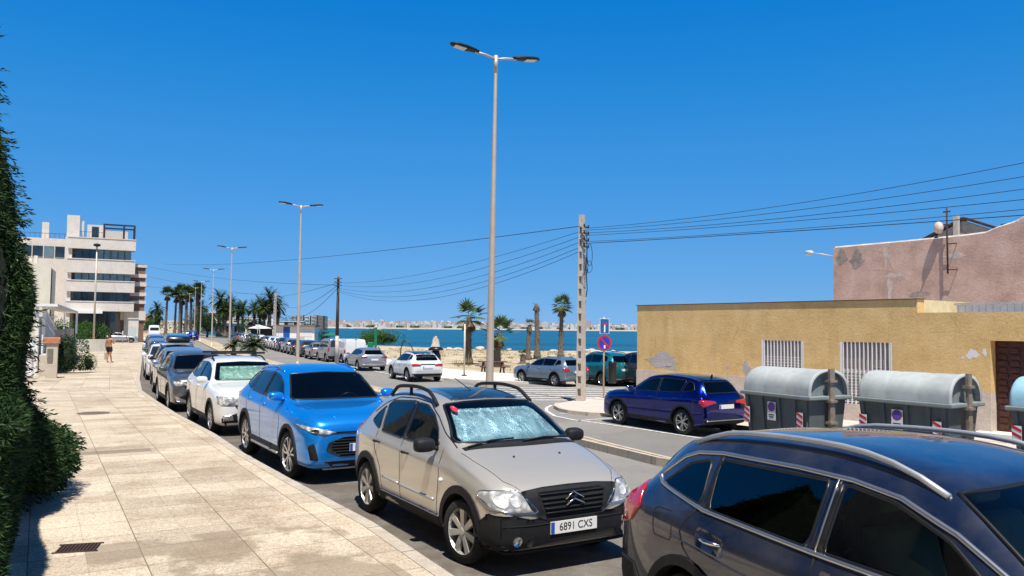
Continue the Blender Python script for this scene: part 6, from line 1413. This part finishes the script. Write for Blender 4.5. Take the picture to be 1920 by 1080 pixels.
t = thing('red_roofed_house', (-122, 255, -.5), .25, 'low pink house behind the brick block', 'building')
boxo('wall', (0, 8, 0, 8, 0, 4), M_PNK, t)
bm = bmesh.new(); prism(bm, [(-.4, 4.003), (8.4, 4.003), (4, 6)], Matrix.Translation((0, 8.3, 0)) @ MXZ, 8.6); link_mesh('roof', bm, simple('roof_tiles', (.36, .14, .08), .9, var=.3), t)
for k in range(2): boxo('window', (1+k*3.6, 2.6+k*3.6, -.06, 0, 1, 2.5), M_DGL, t)
# kiosk on the beach side
K = thing('kiosk', (-44.3, 150, -.6), R(4), 'white prefabricated beach kiosk with brown roof and a blue door', 'kiosk')
boxo('cabin', (0, 7.3, 0, 4, 0, 2.75), M_WHT, K); boxo('roof', (-.3, 7.5, -.5, 4.3, 2.752, 3.05), M_BRK, K); boxo('door', (1.55, 2.75, -.05, -.003, .1, 2.7), simple('kiosk_blue', (.01, .08, .36), .4), K)
boxo('shutter', (4.5, 6.9, -.04, -.003, .9, 2.2), simple('kiosk_panel', (.68, .68, .66), .5), K); boxo('hatch', (4.6, 5.5, -.06, -.042, .2, .85), M_SHUT, K); boxo('hatch', (5.8, 6.7, -.06, -.042, .2, .85), simple('kiosk_panel', (.6, .6, .6)), K)
for k, w_ in enumerate((.25, .3, .15, .35, .2)): boxo('worn_lettering', (4.7+k*.42, 4.7+k*.42+w_, -.050, -.042, 1.75, 1.88), M_SHUT, K)
for k in range(3): boxo('window_post', (.25+k*.42, .33+k*.42, -.03, -.003, .2, 2.5), M_SHUT, K)
def parasol(label, x, y, z, h, rad, mat, flat=.28):
    t = thing('parasol', (x, y, z), 0, label, 'parasol'); tubeo('pole', [(0, 0, 0), (0, 0, h)], .04, M_WHT, t); bm = bmesh.new(); lathe(bm, [(rad, h-flat-.08), (rad, h-flat), (rad*.5, h-flat*.35), (.05, h+.05)], 8); link_mesh('canopy', bm, mat, t)
parasol('large white parasol beside the kiosk', -46.5, 148, -.6, 2.9, 2.2, M_WHT, .5)
parasol('green parasol on the sand behind the white panel van', -19.8, 88, -.6, 2.15, 1.0, simple('green_canvas', (.0, .13, .06), .8))
t = thing('awning_bar', (-50.6, 155, -.6), R(5), 'open beach bar under a dark awning beside the kiosk', 'building'); boxo('awning', (-1, 4.6, 0, 5, 2.45, 2.9), simple('black_awning', (.02, .018, .018), .8), t); boxo('back_wall', (-.8, 4.4, 4.2, 4.6, 0, 2.44), DARKP, t)
for x in (-.8, 1.8, 4.3): tubeo('post', [(x, .2, 0), (x, .2, 2.45)], .07, M_WHT, t)
# things on the beach
t = thing('picnic_table', (-1.15, 50.3, -.60), R(12), 'brown wooden picnic table with benches on the sand behind the tall lamp pole', 'picnic table')
WOOD = simple('picnic_wood', (.10, .055, .035), .8, var=.3)
boxo('table_top', (-.9, .9, -.38, .38, .70, .76), WOOD, t)
for s_ in (-1, 1):
    boxo('bench', (-.95, .95, s_*.75-.14, s_*.75+.14, .42, .47), WOOD, t); boxo('bench_support', (s_*.6-.04, s_*.6+.04, -.88, .88, .35, .418), WOOD, t)
    for q in (-1, 1): tubeo('leg', [(s_*.6, q*.62, 0), (s_*.6, q*.20, .70)], .05, WOOD, t, 6)
t = thing('litter_bin', (-4.35, 46.2, -.5), 0, 'dark hooded litter bin behind the white two-tone crossover', 'litter bin'); bm = bmesh.new(); lathe(bm, [(.22, 0), (.26, .1), (.30, 1.1), (.22, 1.3), (.20, 1.42)], 12); link_mesh('body', bm, DARKP, t, True); bm = bmesh.new(); lathe(bm, [(.42, 1.421), (.46, 1.5), (.25, 1.62)], 12); link_mesh('hood', bm, DARKP, t, True)
t = thing('information_post', (-13.3, 78.5, -.5), 0, 'green post with a green bin on the sand beyond the silver hatchback', 'post'); GRN = simple('green_enamel', (.0, .16, .07), .5); boxo('post', (-.12, .12, -.06, .06, 0, 2.7), GRN, t); boxo('bin', (-.75, -.2, -.2, .2, .7, 1.25), GRN, t, .05); boxo('cap', (-.13, .13, -.07, .07, 2.703, 2.8), M_WHT, t)
t = thing('exercise_hoop', (-10.2, 74.5, -.6), 0, 'bent dark metal hoops of beach exercise equipment', 'exercise frame'); tubeo('hoop', [(-.1, 0, 0), (-.05, 0, .9), (.15, 0, 1.5), (.5, 0, 1.55), (.9, 0, 1.1), (1.15, 0, .5), (1.1, 0, .1), (.8, 0, .2)], .05, DARKP, t); tubeo('bar', [(-2.2, 0, 1.0), (-1.7, 0, .4), (-1.3, 0, 0)], .05, DARKP, t)
t = thing('drain_grate', (0, 0, 0), 0, 'rectangular dark slotted drain grate let into the pavement', 'drain cover')
Mg = Matrix(((.96, -.28, 0, -4.02), (.28, .96, 0, 7.58), (0, 0, 1, .132), (0, 0, 0, 1)))
boxo('pit', (-.17, .17, -.13, .13, -.004, .0015), SEAM, t, M=Mg)
for k in range(11): boxo('bar', (-.165+k*.031, -.150+k*.031, -.125, .125, .002, .010), M_IRON, t, M=Mg)
boxo('frame', (-.19, .19, -.15, -.13, -.004, .008), M_IRON, t, M=Mg); boxo('frame', (-.19, .19, .13, .15, -.004, .008), M_IRON, t, M=Mg)
t = thing('manhole_cover', (-10.05, 19.4, zg(-10.05, 19.4)+.131), R(20), 'oval looking dark manhole cover on the pavement', 'manhole cover'); bm = bmesh.new(); lathe(bm, [(.36, 0), (.36, .006), (.33, .007)], 24); link_mesh('disc', bm, simple('cast_iron', (.12, .09, .07), .8), t)
# ------------------------------------------------------------------ house frontage on the left
IV = stone('ivory_block', (.50, .42, .32), (.62, .54, .43), 4)
t = thing('gate_pillar', (-19.25, 33.6, -.08), math.atan2(RA.y, RA.x), 'cream stone gate pillar with terracotta cap and grey mailbox', 'gate pillar')
boxo('shaft', (-.2, .22, 0, .45, 0, 1.45), IV, t); boxo('cap', (-.34, .30, -.06, .5, 1.452, 1.72), simple('terracotta', (.50, .20, .09), .8, var=.25), t, .03); boxo('mailbox', (-.15, .05, -.05, -.003, .75, 1.25), simple('mailbox_grey', (.17, .165, .13), .5), t)
t = thing('white_post', (-19.15, 32.6, -.06), 0, 'white turned post with ball top beside the gate pillar', 'post'); bm = bmesh.new(); lathe(bm, [(.15, 0), (.15, .3), (.10, .35), (.13, .6), (.10, .9), (.14, 1.1), (.20, 1.15), (.20, 1.25), (.13, 1.3), (.15, 1.42), (.10, 1.55), (.03, 1.62)], 14)
link_mesh('turned_shaft', bm, M_WHT, t, True); t.location.x = -19.55
t = thing('garden_house', (-19.25, 33.6, 0), math.atan2(RA.y, RA.x), 'small terraced house front with cream walls behind the pillars', 'building')
boxo('front_wall', (-6, -1.7, 9, 20, -.2, 2.6), simple('warm_cream', (.60, .42, .20), .9), t); boxo('porch', (-2.6, -.8, 4.5, 8.8, -.2, 2.55), M_CREAM, t); boxo('door', (-1.9, -1.2, 4.4, 4.49, 0, 2.0), M_BROWN, t)
boxo('garden_wall', (-.55, -.3, 1.6, 26, -.2, .85), IV, t)
for k in range(4): boxo('pillar', (-.6, -.15, 12+k*4.2, 12.45+k*4.2, -.2, 1.9), IV, t); 
t = thing('stair_railing', (-19.25, 33.6, 0), math.atan2(RA.y, RA.x), 'slanting white balustrade of the garden stairs', 'railing')
for k in range(16):
    y = 3.5+k*.85; zt = 2.95-k*.095; boxo('baluster', (-.62, -.56, y, y+.08, .84, zt), M_WHT, t)
tubeo('handrail', [(-.6, 3.3, 3.0), (-.6, 16.5, 1.55)], .07, M_WHT, t); tubeo('lower_rail', [(-.6, 3.3, 2.45), (-.6, 16.5, 1.2)], .05, M_WHT, t)
t = thing('pergola', (-19.25, 33.6, 0), math.atan2(RA.y, RA.x), 'white flat pergola frame over the garden steps', 'pergola')
boxo('roof_beam', (-.9, .0, 3, 27, 3.0, 3.12), M_WHT, t)
for (x, y) in ((-.85, 3.2), (-.1, 26), (-.85, 26), (-.1, 26.8)): boxo('post', (x, x+.1, y, y+.1, -.2, 2.998), M_WHT, t)
bm = bmesh.new(); lathe(bm, [(.28, 0), (.38, .5), (.42, .52), (.42, .58)], 14); tag(link_mesh('flower_pot', bm, simple('terracotta', (.5, .2, .09)), None, True, (-34.0, 61.0, -.14)), 'terracotta pot holding the leafy shrub', 'flower pot')
t = thing('garden_steps', (-31.8, 57.5, -.15), math.atan2(RA.y, RA.x), 'worn stone steps down to the pavement', 'steps'); boxo('step', (-1.3, .2, 0, 1.6, 0, .16), IV, t); boxo('step', (-1.5, -.2, .3, 1.6, .162, .32), IV, t)
PW = [(-37.2, 66.2), (-35.3, 67.3), (-33.6, 69.3), (-33.4, 72)]
t = thing('planter_wall', (0, 0, 0), 0, 'curved beige rendered planter wall at the end of the pavement', 'wall'); bm = bmesh.new(); pts = []
for i in range(13): a = i/12*math.pi/2; pts.append((-39.0+3.6*math.sin(a), 71.0-3.4*math.cos(a)))
pts = [(-44, 66.2)]+pts+[(-37.9, 76)]
inn = off(pts, .25)
va = [(bm.verts.new((x, y, -.3)), bm.verts.new((x, y, .92))) for x, y in pts]; vb_ = [(bm.verts.new((x, y, -.3)), bm.verts.new((x, y, .92))) for x, y in inn]
for i in range(len(pts)-1):
    for A, B in ((va, va), (vb_, vb_)): bm.faces.new((A[i][0], A[i+1][0], A[i+1][1], A[i][1]))
    bm.faces.new((va[i][1], va[i+1][1], vb_[i+1][1], vb_[i][1]))
bmesh.ops.recalc_face_normals(bm, faces=bm.faces[:]); link_mesh('rendered_wall', bm, M_CREAM, t)
bm = bmesh.new(); q = inn+[(-44, 76)]; bm.faces.new([bm.verts.new((x, y, .80)) for x, y in q]); link_mesh('soil', bm, M_SAND, t)
t = thing('street_lamp', (-37.0, 71.0, -.1), 0, 'thin single street lamp pole in front of the apartment block', 'street lamp'); tubeo('pole', [(0, 0, 0), (0, 0, 9.2)], [.10, .06], M_POLE, t, 8); bm = bmesh.new(); lathe(bm, [(.06, 9.2), (.28, 9.28), (.30, 9.42), (.1, 9.5)], 12); link_mesh('lamp_head', bm, M_LAMPH, t, True)
t = thing('notice_board', (-48.3, 102, -.2), R(10), 'pale notice board on two legs at the pavement end', 'notice board'); boxo('panel', (-.45, .45, 0, .06, .9, 2.1), simple('pale_panel', (.45, .52, .50), .5), t); boxo('leg', (-.42, -.36, .061, .1, 0, 2.1), M_POLE, t); boxo('leg', (.36, .42, .061, .1, 0, 2.1), M_POLE, t)
t = thing('signpost', (-48.5, 100, -.2), 0, 'bare thin post left of the notice board', 'post'); tubeo('post', [(0, 0, 0), (0, 0, 1.6)], .05, M_POLE, t)
t = thing('gate_posts', (-53.6, 112, -.2), .4, 'pale square gatepost at the corner of the apartment block', 'gate pillar'); boxo('post', (0, 1.3, 0, .6, 0, 3.2), M_TRAV, t); boxo('post_cap', (-.1, 1.4, -.1, .7, 3.202, 3.35), M_TRAV, t)
t = thing('blue_bucket', (1.32, 7.72, 0), 0, 'small blue plastic bottle crate on the asphalt under the beige hatchback', 'crate'); boxo('crate', (-.12, .12, -.10, .10, .0, .20), simple('blue_plastic', (.01, .03, .25), .5), t, .02)
# ------------------------------------------------------------------ the person walking
def skin_mesh(name, verts, edges, radii, mat, parent, root=0, sub=2):
    me = bpy.data.meshes.new(name); me.from_pydata(verts, edges, []); o = bpy.data.objects.new(name, me); COL.objects.link(o)
    md = o.modifiers.new('s', 'SKIN'); md.use_smooth_shade = True
    if not me.skin_vertices: me.skin_vertices.new() if hasattr(me.skin_vertices, 'new') else None
    for i, r_ in enumerate(radii):
        sv_ = me.skin_vertices[0].data[i]; sv_.radius = r_ if isinstance(r_, tuple) else (r_, r_); sv_.use_root = (i == root)
    sb_ = o.modifiers.new('d', 'SUBSURF'); sb_.levels = sub; sb_.render_levels = sub
    dg = bpy.context.evaluated_depsgraph_get(); m2 = bpy.data.meshes.new_from_object(o.evaluated_get(dg), depsgraph=dg); bpy.data.objects.remove(o)
    m2.materials.clear(); m2.materials.append(mat); m2.polygons.foreach_set('use_smooth', [True]*len(m2.polygons)); o = bpy.data.objects.new(name, m2); COL.objects.link(o); o.parent = parent; return o
PE = thing('person', (-24.75, 49.4, -.135), R(-10), 'person walking away bare-chested in black shorts with a pale bag in the left hand', 'person')
V_ = []; E_ = []; R_ = []
def nv(p, r_, link=None):
    V_.append(p); R_.append(r_); 
    if link is not None: E_.append((link, len(V_)-1))
    return len(V_)-1
pel = nv((0, 0, .95), (.155, .115)); wst = nv((0, 0, 1.10), (.135, .10), pel); che = nv((0, -.01, 1.28), (.165, .115), wst); sho = nv((0, -.01, 1.42), (.12, .085), che); nek = nv((0, .0, 1.50), .055, sho); hd0 = nv((0, .02, 1.58), (.07, .085), nek); hd1 = nv((0, .02, 1.67), (.08, .095), hd0); nv((0, .015, 1.72), (.055, .065), hd1)
nv((0, .115, 1.60), .014, hd0)          # nose, the face looks away up the pavement
hands = []
for sg in (-1, 1):
    s1 = nv((sg*.17, -.01, 1.41), .055, sho)
    if sg < 0: el_ = nv((-.24, -.02, 1.14), .042, s1); wr = nv((-.26, .03, .90), .028, el_); pm = nv((-.265, .05, .83), (.022, .036), wr); fd = Vector((0, .02, -1))
    else: el_ = nv((.27, .02, 1.16), .042, s1); wr = nv((.22, .20, 1.30), .028, el_); pm = nv((.20, .24, 1.36), (.022, .036), wr); fd = Vector((-.3, .4, .85))
    for k in range(4):
        b = Vector(V_[pm])+fd.normalized()*.04+Vector((0, (k-1.5)*.018, 0)); q = nv(tuple(b), .009, pm); q2 = nv(tuple(b+fd.normalized()*.03+Vector((sg*-.008, 0, 0))), .008, q); nv(tuple(b+fd.normalized()*(.052-.006*abs(k-1.5))+Vector((sg*-.022, 0, 0))), .007, q2)
    th = nv(tuple(Vector(V_[pm])+Vector((sg*-.01, .035, 0))+fd*.01), .010, pm); nv(tuple(Vector(V_[pm])+Vector((sg*-.02, .055, 0))+fd*.035), .008, th)
for sg, kn, an in ((-1, .06, -.04), (1, -.02, .10)):
    hp = nv((sg*.095, 0, .86), .088, pel); k1 = nv((sg*.10, kn, .50), .056, hp); ca = nv((sg*.10, (kn+an)/2-.02, .36), .052, k1); a1 = nv((sg*.10, an, .09), .034, ca); ft = nv((sg*.105, an+.09, .035), (.04, .03), a1); nv((sg*.11, an+.16, .028), (.038, .02), ft)
SK = simple('tanned_skin', (.42, .20, .11), .6, var=.08)
skin_mesh('body', V_, E_, R_, SK, PE)
V2 = [(0, 0, 1.04), (0, 0, .93), (-.095, .0, .86), (.095, .0, .86), (-.098, .03, .64), (.098, -.005, .64)]
skin_mesh('shorts', V2, [(0, 1), (1, 2), (1, 3), (2, 4), (3, 5)], [(.165, .13), (.178, .135), .105, .105, .098, .098], simple('black_cloth', (.012, .012, .016), .9), PE, 1)
skin_mesh('hair', [(0, -.01, 1.62), (0, -.0, 1.70), (0, .03, 1.745)], [(0, 1), (1, 2)], [(.075, .08), (.088, .10), (.06, .07)], simple('dark_hair', (.03, .018, .012), .8), PE, 1)
bg_ = thing('carrier_bag', (-24.75-.27, 49.4+.10, -.135), R(-10), 'pale shopping bag hanging from the person left hand', 'bag'); bm = bmesh.new(); vs = box(bm, -.05, .05, -.16, .16, .18, .60); 
for v in vs:
    if v.co.z > .5: v.co.x *= .3; v.co.y *= .8
link_mesh('bag_body', bm, simple('pale_bag', (.60, .52, .40), .8), bg_); tubeo('handle', [(0, -.10, .60), (0, -.03, .82), (0, .03, .82), (0, .10, .60)], .008, simple('pale_bag', (.6, .5, .4)), bg_)

bush('far_woods', 'x', 'x', -120, 345, -.5, 34, 6, 6.5, 9000, .55, M_FOL, 61, 16)
_o = bpy.data.objects['far_woods']
for _k in ('label', 'category'): del _o[_k]
_o['kind'] = 'stuff'

# unseen houses along the pavement, added and sized for reflections in the cars
MB_ = Matrix(((DB.x, RB.x, 0, 0), (DB.y, RB.y, 0, 0), (0, 0, 1, 0), (0, 0, 0, 1)))
for k_, (s0, s1, hh_, col_, lab_) in enumerate(((-16, -3, 9.6, 'ochre', 'unseen ochre house added for car reflections, left of the viewer'), (-2.7, 12, 9.2, 'tan', 'unseen tan house added for car reflections behind the dark hedge'), (12.4, 27, 6.2, 'cream', 'unseen cream house added for car reflections beyond the dark hedge'))):
    t = thing('reflection_house', (0, 0, 0), 0, lab_, 'building', 'unseen houses added for car reflections')
    boxo('wall', (s0, s1, -9, -3.2, -.2, hh_), plaster('house_%s' % col_, *(((.40, .27, .10), (.50, .34, .14), (.56, .40, .18)), ((.34, .27, .18), (.42, .33, .23), (.48, .39, .28)), ((.50, .44, .32), (.58, .51, .38), (.64, .57, .44)))[k_]), t, M=MB_)
    boxo('balcony', (s0+1, s1-1, -3.19, -2.5, 2.8, 2.98), M_TRAV, t, M=MB_)
    for q_ in range(4):
        a_ = s0+1.2+q_*(s1-s0-2)/4
        for z_ in ((.5, 3.3, 6.3) if hh_ > 7 else (.5, 3.3)): boxo('window', (a_, a_+1.3, -3.19, -3.14, z_, z_+1.9), M_DGL, t, M=MB_)

for k_, (px_, D_, w_, hh_, mt_, lab_) in enumerate(((418, 262, 9, 5.0, M_CREAM, 'low cream building between the date palms'), (468, 255, 8, 5.6, M_WHT, 'low white building above the dark awning'), (512, 290, 11, 4.4, TM[1], 'low grey building behind the kiosk roof'))):
    t = thing('low_building', ((px_-960)/1500*D_, D_, -.6), .1*k_, lab_, 'building')
    boxo('wall', (0, w_, 0, 7, 0, hh_), mt_, t); boxo('parapet', (-.15, w_+.15, -.15, 7.15, hh_+.002, hh_+.35), M_TRAV, t)
    for q_ in range(3):
        for z_ in (.8, 3.2): boxo('window', (.8+q_*w_/3.3, 2.1+q_*w_/3.3, -.06, -.002, z_, z_+1.2), M_DGL, t)
